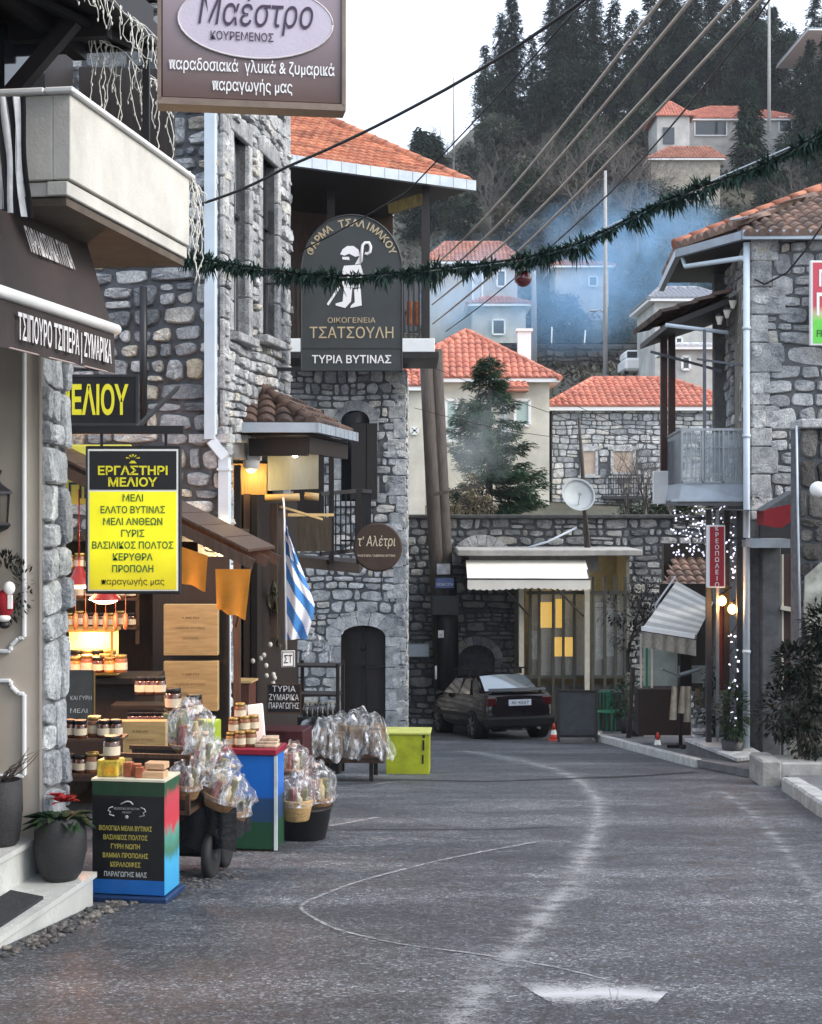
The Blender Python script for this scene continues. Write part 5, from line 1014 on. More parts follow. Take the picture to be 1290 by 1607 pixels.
q = MB(); q.bar(P(680,776,37.2), P(760,762,37.2), .05, .05); q.bar(P(680,776,37.15), P(702,772,37.15), .08, .09); put('crossarm', q, m_wood, up); q = MB(); q.tube([P(684,1045,37), P(684,1066,37)], .03, 6); put('conduit', q, m_white, up)
# ================================================================== PARKED CAR
def car(name, label, loc, rz, pitch):
    t = T(name, label, 'car', loc, rz); t.rotation_euler = (pitch, 0, rz)
    paint = M('dark_maroon_car_paint', (.007,.005,.007), .1, var=.05, vs=2, bump=0, spec=.5); rub = bpy.data.materials['rubber']; plast = M('black_bumper', (.008,.008,.009), .45, var=.15, spec=.15)
    L, Wd = 4.35, .845                                            # +y is the nose
    st = [(-2.17,.40,.66,.80,.80,.70), (-2.12,.27,.66,.98,.985,.78), (-1.95,.23,.68,1.02,1.03,.82), (-1.45,.22,.70,1.0,1.04,.845), (-.9,.20,.70,.98,1.42,.845), (-.3,.20,.70,.97,1.43,.845), (.35,.20,.70,.95,1.40,.845), (1.02,.20,.68,.93,.97,.84), (1.5,.21,.66,.87,.89,.82), (1.95,.24,.62,.76,.77,.76), (2.15,.34,.56,.64,.645,.66)]
    q = MB(); rows = []
    for y, z0, z1, z2, z3, w in st:
        cab = z3-z2 > .2; tw_ = w-.20 if cab else w*.9
        half = [(w*.86,z0), (w*.97,z0+.10), (w,(z0+z1)/2), (w*.995,z1), (w*.95,z2), (tw_ if cab else w*.86, z3-.05 if cab else z3-.005), (tw_*.8, z3-.008), (tw_*.4, z3+.015), (0,z3+.022)]
        pr_ = [(-x,z) for x, z in half[:-1]]; pr_ = half[:-1]+[half[-1]]+pr_[::-1]; rows.append([q.vert((x,y,z)) for x, z in pr_])
    n = len(rows[0])
    for a, e in zip(rows, rows[1:]):
        for k in range(n-1): q.face((a[k], e[k], e[k+1], a[k+1]), True)
        q.face((a[n-1], e[n-1], e[0], a[0]))
    q.face(rows[0]); q.face(rows[-1][::-1])
    o = put('body', q, paint, t, False); md = o.modifiers.new('round', 'SUBSURF'); md.levels = 2; md.render_levels = 2
    g = M('car_glass_rear', (.16,.20,.23), .08, metal=.4, var=0, bump=0, spec=.9, coat=1); 
    q = MB(); q.grid(lambda u, v: V((-.62+1.24*u)*(1-.14*v), -1.62+.58*v, 1.055+.315*v+.03*math.sin(math.pi*u)), 10, 5); q.grid(lambda u, v: V((-.62+1.24*u)*(1-.14*v), -1.65+.58*v, 1.052+.315*v+.03*math.sin(math.pi*u)), 10, 5); put('rear_window', q, g, t, False)
    q = MB(); q.grid(lambda u, v: V((-.64+1.28*u)*(1-.12*v), 1.06-.62*v, .99+.37*v+.03*math.sin(math.pi*u)), 8, 4); put('windscreen', q, g, t, False)
    gs = M('car_glass_side', (.42,.36,.30), .1, metal=.6, var=0, bump=0, spec=1, coat=1)
    for sx in (-1, 1):
        for ya, yb, yc, yd in ((-1.22,-.85,-.42,-.42), (-.36,-.36,.30,.78), (-1.33,-1.0,-.90,-1.25)):
            if ya == -1.33: continue
            q = MB(); f = lambda u, v: V(sx*((.835-.17*v)), (ya+(yd-ya)*u)*(1-v)+(yb+(yc-yb)*u)*v, .985+.335*v); q.grid(f, 4, 4); put('side_window', q, gs, t, False)
    q = MB(); q.grid(lambda u, v: V(-.66+1.32*u, -2.0-.10*math.sin(math.pi*u)-.05*v, 1.10-.045*v), 14, 2); q.grid(lambda u, v: V(-.66+1.32*u, -2.0-.10*math.sin(math.pi*u)+.15*v, 1.10+.01*v), 14, 2)
    for x in (-.55,.55): q.bar((x,-1.95,1.0), (x,-1.98,1.09), .06)
    put('spoiler', q, paint, t, False)
    q = MB(); q.box((0,-2.13,.38), (1.62,.16,.26), bev=.06); put('bumper', q, plast, t, False); q = MB(); q.box((0,2.08,.40), (1.5,.2,.26), bev=.07); put('bumper', q, plast, t, False)
    for sx in (-1, 1):
        q = MB(); q.box((sx*.64,-2.13,.83), (.24,.07,.20), bev=.03); put('tail_lamp', q, M('dark_tail_lens', (.045,.004,.006), .2, var=.1, bump=0), t, False)
        q = MB(); q.box((sx*.55,2.1,.62), (.32,.1,.14), bev=.03); put('headlight', q, m_glass, t, False)
        q = MB(); q.box((sx*.93,.72,.99), (.18,.12,.12), bev=.04); put('wing_mirror', q, paint, t, False)
        q = MB(); q.box((sx*.85,-.2,.53), (.03,2.6,.09), bev=.01); q.bar((sx*.80,-.39,.98), (sx*.66,-.40,1.36), .05); put('side_trim', q, plast, t, False)
        for y in (-1.33, 1.28):
            AX = Matrix.Rotation(R(90), 3, 'Y'); q = MB(); q.lathe((sx*.755,y,.30), [(.20,-.09),(.285,-.09),(.30,-.07),(.30,.07),(.285,.09),(.20,.09)], 24, AX); wh = put('wheel', q, rub, t, False)
            q = MB(); q.lathe((sx*.80,y,.30), [(.03,-.05*1),(.05,.048*sx),(.19,.03*sx),(.21,.05*sx)] if sx > 0 else [(.21,-.05),(.19,-.03),(.05,-.048),(.03,.05)], 20, AX)
            for k in range(7): a = k*2*math.pi/7; q.bar((sx*.85,y+.04*math.cos(a),.30+.04*math.sin(a)), (sx*.85,y+.2*math.cos(a),.30+.2*math.sin(a)), .045, .02)
            put('rim', q, m_metal, wh, False)
            q = MB(); q.lathe((sx*.70,y,.31), [(.33,-.155),(.33,.155)], 24, AX); put('wheel_arch', q, plast, t, False)
    q = MB(); q.box((0,-2.165,.80), (.52,.02,.13), bev=.005); put('number_plate', q, M('plate_white', (.50,.55,.62), .4, var=.05), t, False); q = MB(); letters(q, 'ΑΙ 4267', (0,-2.178,.77), (1,0,0), Z, .07, .4); put('plate_lettering', q, m_black, t, False)
    for y in (-.62, .2):
        q = MB(); q.bar((-.72,y,1.53), (.72,y,1.53), .05, .035)
        for x in (-.6,.6): q.bar((x,y,1.40), (x,y,1.53), .05)
        put('roof_bar', q, plast, t, False)
    q = MB(); q.tube([(.4,-2.12,.25),(.4,-2.26,.24)], .03, 8); put('exhaust', q, m_metal, t, False); return t
car('parked_car', 'dark maroon saloon car with roof bars parked by the stone wall', V(1.80, 34.45, gz(34.45)), R(16), math.atan(-.1))
# ================================================================== KIOSK WITH WHITE AWNING
k_ = T('kiosk', 'glazed kiosk with flat roof and white scalloped awning behind the parked car', 'kiosk', (3.5, 37, -3.6)); m_kf = M('grey_green_frame', (.055,.058,.048), .6, var=.25); m_creamp = M('cream_post_paint', (.50,.48,.40), .6, var=.12)
q = MB(); q.box((3.35,37.2,.71), (4.45,2.6,.15), bev=.02); put('roof_slab', q, M('pale_concrete', (.36,.345,.32), .9, var=.25, vs=3), k_); q = MB(); q.box((2.98,36.25,.44), (3.15,.12,.38)); put('fascia', q, M('grey_brown_fascia', (.14,.13,.115), .8, var=.3), k_)
q = MB()
def aw2(u, v): return V(1.33+2.90*u, 36.15-1.0*v, .52-.40*v-.02*math.sin(u*9)*v)
q.grid(aw2, 30, 8); q.grid(lambda u, v: aw2(u,1)+V(0,-.005,-(.22+.035*abs(math.sin(u*60)))*v), 90, 2); put('awning_cloth', q, M('white_canvas', (.78,.75,.68), .85, var=.06, vs=2, bump=.2, bs=60), k_)
q = MB(); q.tube([aw2(0,1),aw2(1,1)], .02, 6); q.bar(V(4.2,36.15,.48), V(4.22,35.15,.12), .03)
for x0, x1 in ((2.0,2.9),(3.25,4.2)): q.bar((x0,35.35,.1), (x1,36.3,-.85), .035)
put('awning_arm', q, m_black, k_)
for x in (818, 921): q = MB(); a, e = P(x,900,36.3), P(x,1140,36.3); q.bar(a, e, .15, .12); put('post', q, m_creamp, k_)
q = MB(); xs_ = [832,846,868,884,901,930,949,966,981]
for x in xs_: a = P(x,905,36.4); q.bar(a, P(x,1140,36.4), .07, .07)
for y in (930, 1062, 1130): q.bar(P(826,y,36.4), P(985,y,36.4), .06, .08)
put('frame', q, m_kf, k_)
q = MB(); a, e = P(826,1075,36.46), P(985,1140,36.46); q.box(((a.x+e.x)/2,36.46,(a.z+e.z)/2), (e.x-a.x,.05,a.z-e.z)); put('base_panel', q, m_kf, k_)
for i, (x0, x1) in enumerate(zip(xs_, xs_[1:])):
    a, e = P(x0+3,932,36.43), P(x1-3,1060,36.43); q = MB(); q.box(((a.x+e.x)/2,36.43,(a.z+e.z)/2), (e.x-a.x,.012,a.z-e.z)); put('glass_pane', q, M('kiosk_glass', (.5,.53,.52), .05, var=0, bump=0, alpha=.28, spec=.8), k_)
q = MB(); q.box((4.0,38.2,-1.5), (2.7,.08,4.4)); q.box((2.75,37.3,-1.5), (.08,1.7,4.4)); q.box((5.3,37.3,-1.5),(.08,1.7,4.4)); ld = bpy.data.lights.new('glow', 'POINT'); ld.energy = 9; ld.color = (1,.78,.42); ld.shadow_soft_size = .2; lo = bpy.data.objects.new('glow', ld); COL.objects.link(lo); lo.parent = k_; lo.location = V(3.9,37.4,-.1)-ORG[k_]; put('back_wall', q, M('kiosk_inside', (.20,.19,.155), .8, var=.3), k_)
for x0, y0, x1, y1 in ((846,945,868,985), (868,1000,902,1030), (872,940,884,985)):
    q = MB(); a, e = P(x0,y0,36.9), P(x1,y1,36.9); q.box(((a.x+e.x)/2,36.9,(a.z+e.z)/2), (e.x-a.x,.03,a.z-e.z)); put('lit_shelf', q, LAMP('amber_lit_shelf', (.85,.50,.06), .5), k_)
for x0, y0, x1, y1 in ((832,990,843,1035), (935,945,948,1035), (952,955,964,1030), (968,960,979,1000)):
    q = MB(); a, e = P(x0,y0,36.85), P(x1,y1,36.85); q.box(((a.x+e.x)/2,36.85,(a.z+e.z)/2), (e.x-a.x,.03,a.z-e.z)); put('poster', q, M('pale_poster', (.7,.72,.68), .7, var=.4, vs=6), k_)
# street furniture by the kiosk
t = T('chalkboard', 'dark A frame chalkboard standing on the road right of the parked car', 'chalkboard', G(906,31.6), R(-3)); q = MB(); rot = Matrix.Rotation(R(-9), 3, 'X')
q.box((0,0,.60), (.76,.03,.92), rot=rot); put('board', q, M('worn_slate', (.045,.05,.055), .7, var=.3), t, False); q = MB()
for x in (-.40,.40): q.bar((x,-.11,.02), (x,.09,1.12), .05); q.bar((x,.32,.02), (x,.09,1.12), .04)
q.bar((-.4,.075,1.07), (.4,.075,1.07), .05); q.bar((-.4,-.065,.14), (.4,-.065,.14), .05); put('frame', q, m_dkwood, t, False)
q = MB(); rr = random.Random(2)
for k in range(9): x0 = -.3+rr.uniform(0,.05); q.bar((x0,-.06+.016*k+.0,.30+.085*k), (x0+rr.uniform(.35,.58),-.06+.016*k,.30+.085*k), .004, .012)
put('chalk_rule', q, M('faint_chalk', (.12,.125,.13), .9, var=.3), t, False)
cone = T('traffic_cone', 'small orange and white cone beside the A frame board', 'traffic cone', G(869,32.3)); q = MB(); q.box((0,0,.015), (.24,.24,.03), bev=.01); q.lathe((0,0,.03), [(.09,0),(.068,.10)], 16); q.lathe((0,0,.03), [(.045,.2),(.02,.33),(.012,.34)], 16); put('cone', q, M('orange_cone', (.52,.05,.03), .5, var=.15), cone, False); q = MB(); q.lathe((0,0,.03), [(.068,.10),(.045,.2)], 16, cap=False); put('band', q, m_white, cone, False)
dup(cone, G(1032,28.6), .3, 'small orange and white cone standing alone at the kerb by the cafe'); bpy.data.objects['traffic_cone']['group'] = 'traffic cones'; bpy.data.objects['traffic_cone.001']['group'] = 'traffic cones'
def chair(name, label, loc, rz, mat, group):
    t = T(name, label, 'chair', loc, rz, group); q = MB(); q.box((0,0,.45), (.40,.40,.03), bev=.01); put('seat', q, mat, t, False)
    for sx in (-.18,.18):
        for sy in (-.18,.18): q = MB(); q.bar((sx,sy,0), (sx,sy*.95,.45 if sy < 0 else .9), .03); put('leg', q, mat, t, False)
    q = MB()
    for k in range(5): q.bar((-.16+.08*k,.17,.52), (-.16+.08*k,.18,.9), .02)
    q.bar((-.19,.18,.9), (.19,.18,.9), .03); put('backrest', q, mat, t, False); return t
m_gr = M('green_chair_paint', (.02,.16,.08), .4, var=.2); chair('green_chair', 'green metal chair standing behind the A frame board', G(950,33.0,.14), R(160), m_gr, 'green chairs by the kiosk'); chair('green_chair', 'green chair further right and turned sideways by the kiosk', G(968,33.2,.14), R(100), m_gr, 'green chairs by the kiosk')
q = MB(); q.box((0,0,.45), (.5,.5,.9), bev=.03); solo('dark_bin', q, m_charcoal, 'dark bin standing behind the green chairs', 'bin', G(958,33.9,.14))
# ================================================================== RIGHT HOUSE
rh_ = T('corner_house', 'grey stone corner house on the right with balcony, zinc gutter and tiled porch roof', 'house', (6, 26, gz(25)))
SV = V(.0896, .996, 0)                                            # its street wall runs this way
CW = V(5.69, 25, 0); rwh = 9.3
q = MB(); o_ = CW+V(0,0,-2.9); fhh = [(.26, .75, 1.2, 4.0, 0)]
panel(q, o_, V(1,0,0), Z, 5, 9.25, fhh, t=.3); panel(q, CW+SV*3.2+V(0,0,-2.9), -SV, Z, 3.2, 9.25, [(1.1,2.1,4.85,7.2,.2)], t=.3); q.box((8.3,28.6,1.7), (5.0,.2,9.2)); put('wall', q, m_mortar_lt, rh_)
q = MB(); rubble(q, CW+V(0,0,1.62), V(1,0,0), Z, 4.2, 4.75, (.44,.23), .022, .05, [], seed=41, jit=.45); put('wall_stone', q, STONE('warm_pale_rubble', [(0,(.30,.31,.325)),(.4,(.43,.445,.46)),(.75,(.56,.575,.585)),(.9,(.54,.51,.44)),(1,(.45,.46,.465))]), rh_)
q = MB(); quoins(q, CW+V(0,0,1.62), V(1,0,0), Z, 4.75, 1, (.52,.32), .42, 3, .06); put('quoin', q, m_stone_lt, rh_)
q = MB(); q.box(CW+V(2.4,-.03,-.4), (4.5,.06,3.95)); put('lower_wall', q, M('dark_grey_render', (.030,.032,.036), .9, var=.4, vs=3, bump=.5, bs=25), rh_)
q = MB(); rubble(q, CW+SV*3.2+V(0,0,1.9), -SV, Z, 3.2, 4.4, (.3,.2), .02, .04, [(1.1,2.1,0,2.4,.2)], seed=43); put('side_stone', q, m_stone_pale, rh_)
q = MB(); fill(q, CW+SV*3.2+V(0,0,-2.9), -SV, Z, (1.1,2.1,4.85,7.2,.2), .15); put('balcony_door', q, m_dkwood, rh_)
q = MB()
for k in range(5): p = CW+SV*(.3+.28*k)-V(.05,0,0); q.bar(p+V(0,0,2.0), p+V(0,0,5.6), .05)
put('slat_shutter', q, WOOD('greyed_slat', (.30,.27,.23), .7), rh_)
# eave and roof
g0, g1, g2 = V(5.52,24.75,6.30), V(4.76,26.6,6.33), V(5.02,29.6,6.28)
q = MB(); q.prism([g0, V(11,24.6,6.28), V(11,29.5,6.28), g2, g1], (0,0,.07)); put('soffit', q, m_dkwood, rh_)
q = MB(); q.bar(g0+V(-.03,-.03,.05), V(11,24.57,6.33), .12, .15); q.bar(g0+V(0,0,.05), g1+V(0,0,.03), .10, .14); q.bar(g1+V(0,0,.03), g2+V(-.05,0,-.1), .10, .14); put('gutter', q, m_gutter, rh_)
top_ = V(7.6,27.6,7.62)
ge = V(5.5,24.75,6.38)
q = MB(); tiles(q, [g1+V(0,0,.12), ge, top_], ge-g1, .22, .33, .045); tiles(q, [ge, V(11,24.6,6.38), V(11,27.5,7.62), top_], V(1,0,0), .22, .33, .045); put('roof', q, m_tile_old, rh_)
q = MB(); tiles(q, [g2+V(0,0,.1), g1+V(0,0,.12), top_, V(7.6,31,7.6)], (g1-g2), .22, .33, .045); put('roof', q, m_tile_old, rh_)
q = MB(); ridge(q, g1+V(-.05,0,.17), top_+V(0,0,.1), .11, .34); ridge(q, top_+V(0,0,.1), V(11,27.4,7.83), .11, .34); put('ridge_cap', q, m_tile, rh_)
q = MB(); q.tube([g1+V(.08,.0,-.02), g1+V(.12,-.1,-.22), V(5.55,24.9,6.0), V(5.6,24.9,5.9)], .045, 8); q.tube([V(5.60,24.88,6.25), V(5.60,24.88,-2.3)], .055, 10)
for z in (4.8,3.0,1.2,-.6): q.tube([V(5.6,24.88,z),V(5.6,24.88,z+.05)], .07, 10)
put('downpipe', q, m_pipe, rh_)
q = MB(); a = P(1158,345,25.8); q.bar(a-V(0,0,.3), a, .025); q.bar(a-V(.14,0,0), a+V(.2,0,.05), .10, .03); put('vent_cap', q, m_gutter, rh_)
# balcony
bx0, bx1, by = 4.52, 5.72, 25.2
q = MB(); q.prism([(bx0-.02,by-.05,1.86),(bx1,by-.05,1.86),(bx1+.2,28.4,1.86),(bx0+.30,28.4,1.86)], (0,0,.08)); put('balcony_slab', q, M('dark_slab', (.09,.095,.10), .8, var=.2), rh_)
q = MB(); q.prism([(bx0,by,1.95),(bx1,by,1.95),(bx1,by,2.24),(bx0+.06,by+.02,2.24)], (0,.02,0)); q.prism([(bx0,by,1.95),(bx0+.06,by,2.24),(bx0+.34,28.3,2.24),(bx0+.28,28.3,1.95)], (.02,0,0)); q.box(((bx0+bx1)/2-.06,by-.02,1.95), (bx1-bx0+.14,.1,.035)); put('balcony_kick_plate', q, m_gutter, rh_)
q = MB(); zt = 3.15; q.bar((bx0+.05,by,zt), (bx1,by,zt), .04); q.bar((bx0+.05,by,zt), (bx0+.34,28.3,zt), .04); q.bar((bx0+.05,by,2.26), (bx1,by,2.26), .03)
for k in range(15): x = bx0+.06+(bx1-bx0-.1)*k/14; q.bar((x,by,2.24), (x,by,zt), .014)
for k in range(4): x = bx0+.06+.35*k; q.bar((x,by,2.25), (x,by,zt), .03)
q.bar((bx0+.1,by,2.85), (bx1-.1,by,2.85), .014)
for k in range(12): p = V(bx0+.05+.29*k/12, by+3.1*k/12, 0); q.bar(p+Z*2.24, p+Z*zt, .02)
put('balcony_railing', q, m_metal, rh_)
q = MB(); q.prism([(bx0+.19,26.4,2.25),(bx0+.19,26.4,3.05),(bx0+.32,28.2,3.05),(bx0+.32,28.2,2.25)], (.015,0,0)); put('railing_screen', q, M('navy_screen', (.05,.06,.085), .6, var=.15), rh_)
q = MB(); q.prism([(bx0+.09,by+.03,2.26),(bx1-.02,by+.03,2.26),(bx1-.02,by+.03,3.1),(bx0+.09,by+.03,3.1)], (0,.01,0)); put('railing_glass', q, M('frosted_railing_panel', (.45,.52,.55), .3, var=.3, vs=4, alpha=.35), rh_)
for x in (4.78, 4.93): q = MB(); q.bar((x,28.2,1.9), (x,28.2,5.25), .12); put('porch_post', q, M('red_brown_post', (.055,.022,.017), .45, var=.3), rh_)
q = MB(); q.bar((4.98,25.3,2.2), (4.98,25.3,4.85), .05); q.bar((4.85,25.3,4.35), (5.75,25.1,4.2), .035); q.bar((4.5,28,4.75), (5.75,27.6,4.35), .05); put('balcony_post', q, M('grey_post', (.10,.11,.13), .6), rh_)
pa, pb, pc, pd = P(1003,520,28.6), P(1040,505,26.2)+V(-.02,0,.0), V(5.75,26.0,5.55), V(5.95,29.5,5.6)
q = MB(); tiles(q, [pa, V(4.55,26.0,5.12), V(5.62,26.0,5.58), V(5.95,29.3,5.58), V(4.55,29.3,5.10)], V(0,1,0), .2, .32, .035); put('porch_roof', q, m_tile_dk, rh_); q = MB(); q.prism([V(4.46,25.95,5.05), V(5.65,25.95,5.52), V(5.95,29.3,5.52), V(4.5,29.3,5.03)], (0,0,-.10)); put('porch_soffit', q, m_dkwood, rh_); q = MB(); q.tube([V(4.42,25.9,5.0), V(5.5,25.85,4.86)], .035, 8); put('porch_gutter', q, m_pipe, rh_)
for k, (x, y) in enumerate(((1150,478),(1141,493),(1129,503))):
    l = T('wall_lantern', ('uppermost small lantern under the eave of the right corner house', 'middle small lantern under the eave of the right corner house', 'lowest small lantern beside the tiled porch roof on the right')[k], 'lantern', P(x,y,25.6), group='small lanterns under the right eave'); q = MB(); q.lathe((0,0,0), [(.03,-.07),(.07,.07)], 8, smooth=False); put('glass', q, M('milk_glass', (.6,.56,.48), .4, var=.05), l, False); q = MB(); q.lathe((0,0,0), [(.08,.07),(.02,.12)], 8, smooth=False); put('cap', q, m_black, l, False)
t = T('balcony_chair', 'white metal chair standing on the right corner house balcony', 'chair', (5.05,25.6,1.95), R(20)); q = MB(); q.box((0,0,.45), (.4,.4,.03)); put('seat', q, m_white, t, False)
for sx in (-.17,.17):
    for sy in (-.17,.17): q = MB(); q.bar((sx,sy,0), (sx,sy,.9 if sy > 0 else .45), .03); put('leg', q, m_white, t, False)
q = MB(); q.bar((-.18,.18,.88), (.18,.18,.88), .03); q.bar((-.18,.18,.68), (.18,.18,.68), .05); put('backrest', q, m_white, t, False)
q = MB(); q.box((0,0,0), (.30,.06,.62), bev=.01); solo('white_box', q, m_white, 'white meter box hung below the far end of the right balcony', 'box', P(1037,765,28.0))
# ground floor of the right house
q = MB(); q.box(CW+V(.30,-.12,-.55), (.32,.2,3.7), bev=.02); put('pillar', q, M('grey_pillar', (.075,.08,.088), .9, var=.45, vs=4, bump=.4, bs=25), rh_)
q = MB(); q.box(CW+V(.75,-.10,-.05), (.50,.06,2.2)); w_ = put('window', q, WOOD('maroon_shutter', (.045,.022,.02), .6), rh_); q = MB()
for x in (.50,.72,.99): q.bar(CW+V(x,-.15,-1.2), CW+V(x,-.15,1.05), .035)
q.bar(CW+V(.45,-.19,.17), CW+V(1.06,-.19,.06), .10, .07); put('window_frame', q, m_creamp, w_)
q = MB(); q.box(CW+V(.15,-.45,1.25), (.62,.75,.14), rz=0); put('hood_white', q, m_gutter, rh_); q = MB(); q.prism([P(1199,800,24.2), P(1246,790,23.8), P(1246,815,23.8), P(1226,829,24.0), P(1199,824,24.2)], (.02,.6,0)); put('hood_red', q, M('red_awning', (.30,.02,.025), .8, var=.15), rh_)
q = MB(); q.prism([P(1130,800,24.6), P(1200,800,24.2), P(1248,770,23.8), P(1248,790,23.8), P(1199,802,24.2)], (0,.6,0)); put('hood_top', q, M('grey_hood', (.12,.125,.13), .8, var=.3), rh_)
# sign on the corner house, cut by the picture's edge
c = P(1322,476,24.6); s = T('wall_sign', 'red and green lit wall sign on the stone corner house at the picture edge', 'sign', c); q = MB(); q.box((0,0,0), (1.08,.1,1.40), bev=.01); put('sign_box', q, m_white, s, False)
q = MB(); q.box((0,-.052,0), (1.0,.006,1.33)); put('print', q, signmat('red_green_print', (.14,.62,.07), (.55,.06,.09), -.30, -.05, (.55,.52,.28)), s, False)
q = MB(); letters(q, 'ΠΙΤΣΑ', (-.44,-.058,-.20), (1,0,0), Z, .36, 1.0, 'L', .02); letters(q, 'ΓΥΡΟΣ', (-.40,-.058,.28), (1,0,0), Z, .26, .8, 'L', .03); put('lettering', q, m_lettwhite, s, False); q = MB(); letters(q, 'FRESH FOOD', (-.44,-.058,-.56), (1,0,0), Z, .12, .8, 'L', .01); put('small_lettering', q, M('dark_green_lettering', (.02,.12,.02), .5, var=0), s, False)
# stone pillar at the edge
t = T('stone_pillar', 'rough dark stone pillar with a pale cap slab at the right edge', 'pillar', V(6.5,22.6,gz(22.6))); q = MB(); q.box((6.55,22.8,.45), (1.36,.5,5.2)); put('core', q, m_mortar, t); q = MB(); rubble(q, V(5.87,22.55,-2.1), V(1,0,0), Z, 1.36, 5.15, (.42,.3), .03, .07, seed=51, jit=.42); put('pillar_stone', q, STONE('brown_rubble', [(0,(.06,.055,.05)),(.5,(.11,.105,.10)),(1,(.20,.19,.175))]), t); q = MB(); q.box((6.6,22.7,3.1), (1.5,.7,.14), bev=.02); put('cap', q, m_stone_lt, t)
q = MB(); q.prism([P(1264,905,22.4),P(1290,882,22.4),P(1325,930,22.4),P(1325,1010,22.4),P(1270,1015,22.4),P(1262,960,22.4)], (0,.06,0)); put('plaster_patch', q, M('stained_plaster', (.30,.31,.27), .9, var=.5, vs=4), t); q = MB(); q.tube([P(1250,668,22.4),P(1252,800,22.4),P(1256,1000,22.4)], .016, 8); put('pipe', q, m_pipe, t)
q = MB(); q.blob((0,0,0), .13, .1, .12, 12, 8); q.box((0,.08,0), (.08,.1,.05)); solo('globe_lamp', q, m_white, 'white globe lamp on the dark pillar at the right edge', 'lamp', P(1284,768,22.2))
def leafball(mb, c, rx, ry, rz, n, L, wd, rr, droop=.2, shell=.5):
    for k in range(n):
        th = rr.uniform(0,6.283); cz = rr.uniform(-1,1); s_ = math.sqrt(1-cz*cz); k_ = (shell+(1-shell)*rr.random())
        p = Vector(c)+V(rx*s_*math.cos(th)*k_, ry*s_*math.sin(th)*k_, rz*cz*k_)
        leaf(mb, p, (math.cos(th)*s_+rr.uniform(-.6,.6), math.sin(th)*s_+rr.uniform(-.6,.6), cz+rr.uniform(-.5,.6)), L*rr.uniform(.6,1.3), wd*rr.uniform(.7,1.3), droop)
t = T('shrub', 'large dark evergreen shrub before the stone pillar at the right edge', 'shrub', G(1262,21.8)); q = MB(); rr = random.Random(61)
for cx, cy, cz, r_ in ((0,0,1.2,.55),(.35,.1,1.5,.5),(-.3,0,1.05,.42),(.1,-.1,.8,.5),(.4,0,2.1,.35),(-.15,0,1.75,.3),(.25,-.1,2.35,.3),(.55,-.1,2.7,.25)): leafball(q, (cx,cy,cz), r_, r_*.8, r_, 420, .13, .05, rr)
put('foliage', q, LEAF('dark_laurel', (.006,.010,.007), (.022,.032,.02)), t, False); q = MB()
for k in range(5): q.tube([(0,0,0),(rr.uniform(-.2,.2),0,.5),(rr.uniform(-.4,.4),rr.uniform(-.1,.1),1.2)], [.04,.03,.015], 6)
put('stem', q, m_wood, t, False)
m_conc = M('rough_concrete', (.27,.27,.255), .95, var=.3, vs=5, bump=.8, bs=25)
q = MB(); q.box((0,0,.32), (.28,.25,.64), bev=.02); solo('concrete_post', q, m_conc, 'short grey concrete post under the shrub', 'post', G(1247,22.6))
q = MB(); q.box((0,0,.23), (1.5,.7,.26), bev=.02); q.box((-.62,.0,.2), (.3,.75,.4), bev=.03); q.box((0,.1,.05), (1.4,.6,.12)); solo('stone_slab', q, m_conc, 'low stone slab bench at the right kerb', 'slab', G(1268,21.6))
# pavement and kerb on the right
KP = [(5.75,15.5),(5.05,17.6),(5.13,20.7),(4.85,23.2),(4.62,25.5),(4.33,28.5),(3.98,32.4),(4.1,33.6)]
KP = [(4.62,15.0),(4.70,17.0),(5.12,20.6)]; q = MB(); rr = random.Random(3)
for (xa, ya), (xb, yb) in zip(KP, KP[1:]):
    n = 5
    for k in range(n):
        a = V(xa+(xb-xa)*k/n, ya+(yb-ya)*k/n, 0); e = V(xa+(xb-xa)*(k+.97)/n, ya+(yb-ya)*(k+.97)/n, 0); a.z = gz(a.y)+.06; e.z = gz(e.y)+.06; q.bar(a+V(.13,0,0), e+V(.13+rr.uniform(-.015,.015),0,0), .26, .24, bev=.03)
setting('kerb', q, M('white_kerb_stone', (.34,.34,.325), .9, var=.35, vs=6, bump=.8, bs=30))
q = MB(); L = [(4.75,15.0),(4.83,17.0),(5.25,20.6),(5.4,21.5)]
q.prism([V(x,y,gz(y)+.15) for x, y in L]+[V(12,21.5,gz(21.5)+.15), V(12,15,gz(15)+.15)], (0,0,-.1)); L2 = [(5.1,22.6),(4.73,24.6),(4.35,28.5),(4.0,32.3),(4.2,33.2),(5.3,33.4)]
q.prism([V(x,y,gz(y)+.13) for x, y in L2]+[V(12,33.4,gz(33.4)+.13), V(12,22.6,gz(22.6)+.13)], (0,0,-.12)); setting('pavement', q, M('grey_paving', (.12,.12,.125), .85, var=.35, vs=4, bump=.4, bs=30))
q = MB()
for (xa, ya), (xb, yb) in zip(L2[1:], L2[2:5]):
    n = 6
    for k in range(n): a = V(xa+(xb-xa)*k/n, ya+(yb-ya)*k/n, 0); e = V(xa+(xb-xa)*(k+.98)/n, ya+(yb-ya)*(k+.98)/n, 0); a.z = gz(a.y)+.07; e.z = gz(e.y)+.07; q.bar(a, e, .14, .16, bev=.015)
setting('far_kerb', q, M('pale_kerb', (.42,.42,.40), .9, var=.25, vs=6, bump=.5, bs=30))
t = T('stone_step', 'pale edged stone step at the foot of the right corner house', 'step', V(5.0,24.8,gz(24.8))); q = MB(); q.prism([(4.78,25.9,-2.75),(5.25,23.9,-2.75),(5.7,24.2,-2.75),(5.6,26.2,-2.75)], (0,0,.52)); put('block', q, M('dark_step_stone', (.10,.10,.10), .9, var=.3), t); q = MB(); q.prism([(4.75,25.9,-2.23),(5.22,23.85,-2.23),(5.75,24.2,-2.23),(5.65,26.2,-2.23)], (0,0,.05)); put('tread', q, m_stone_lt, t)
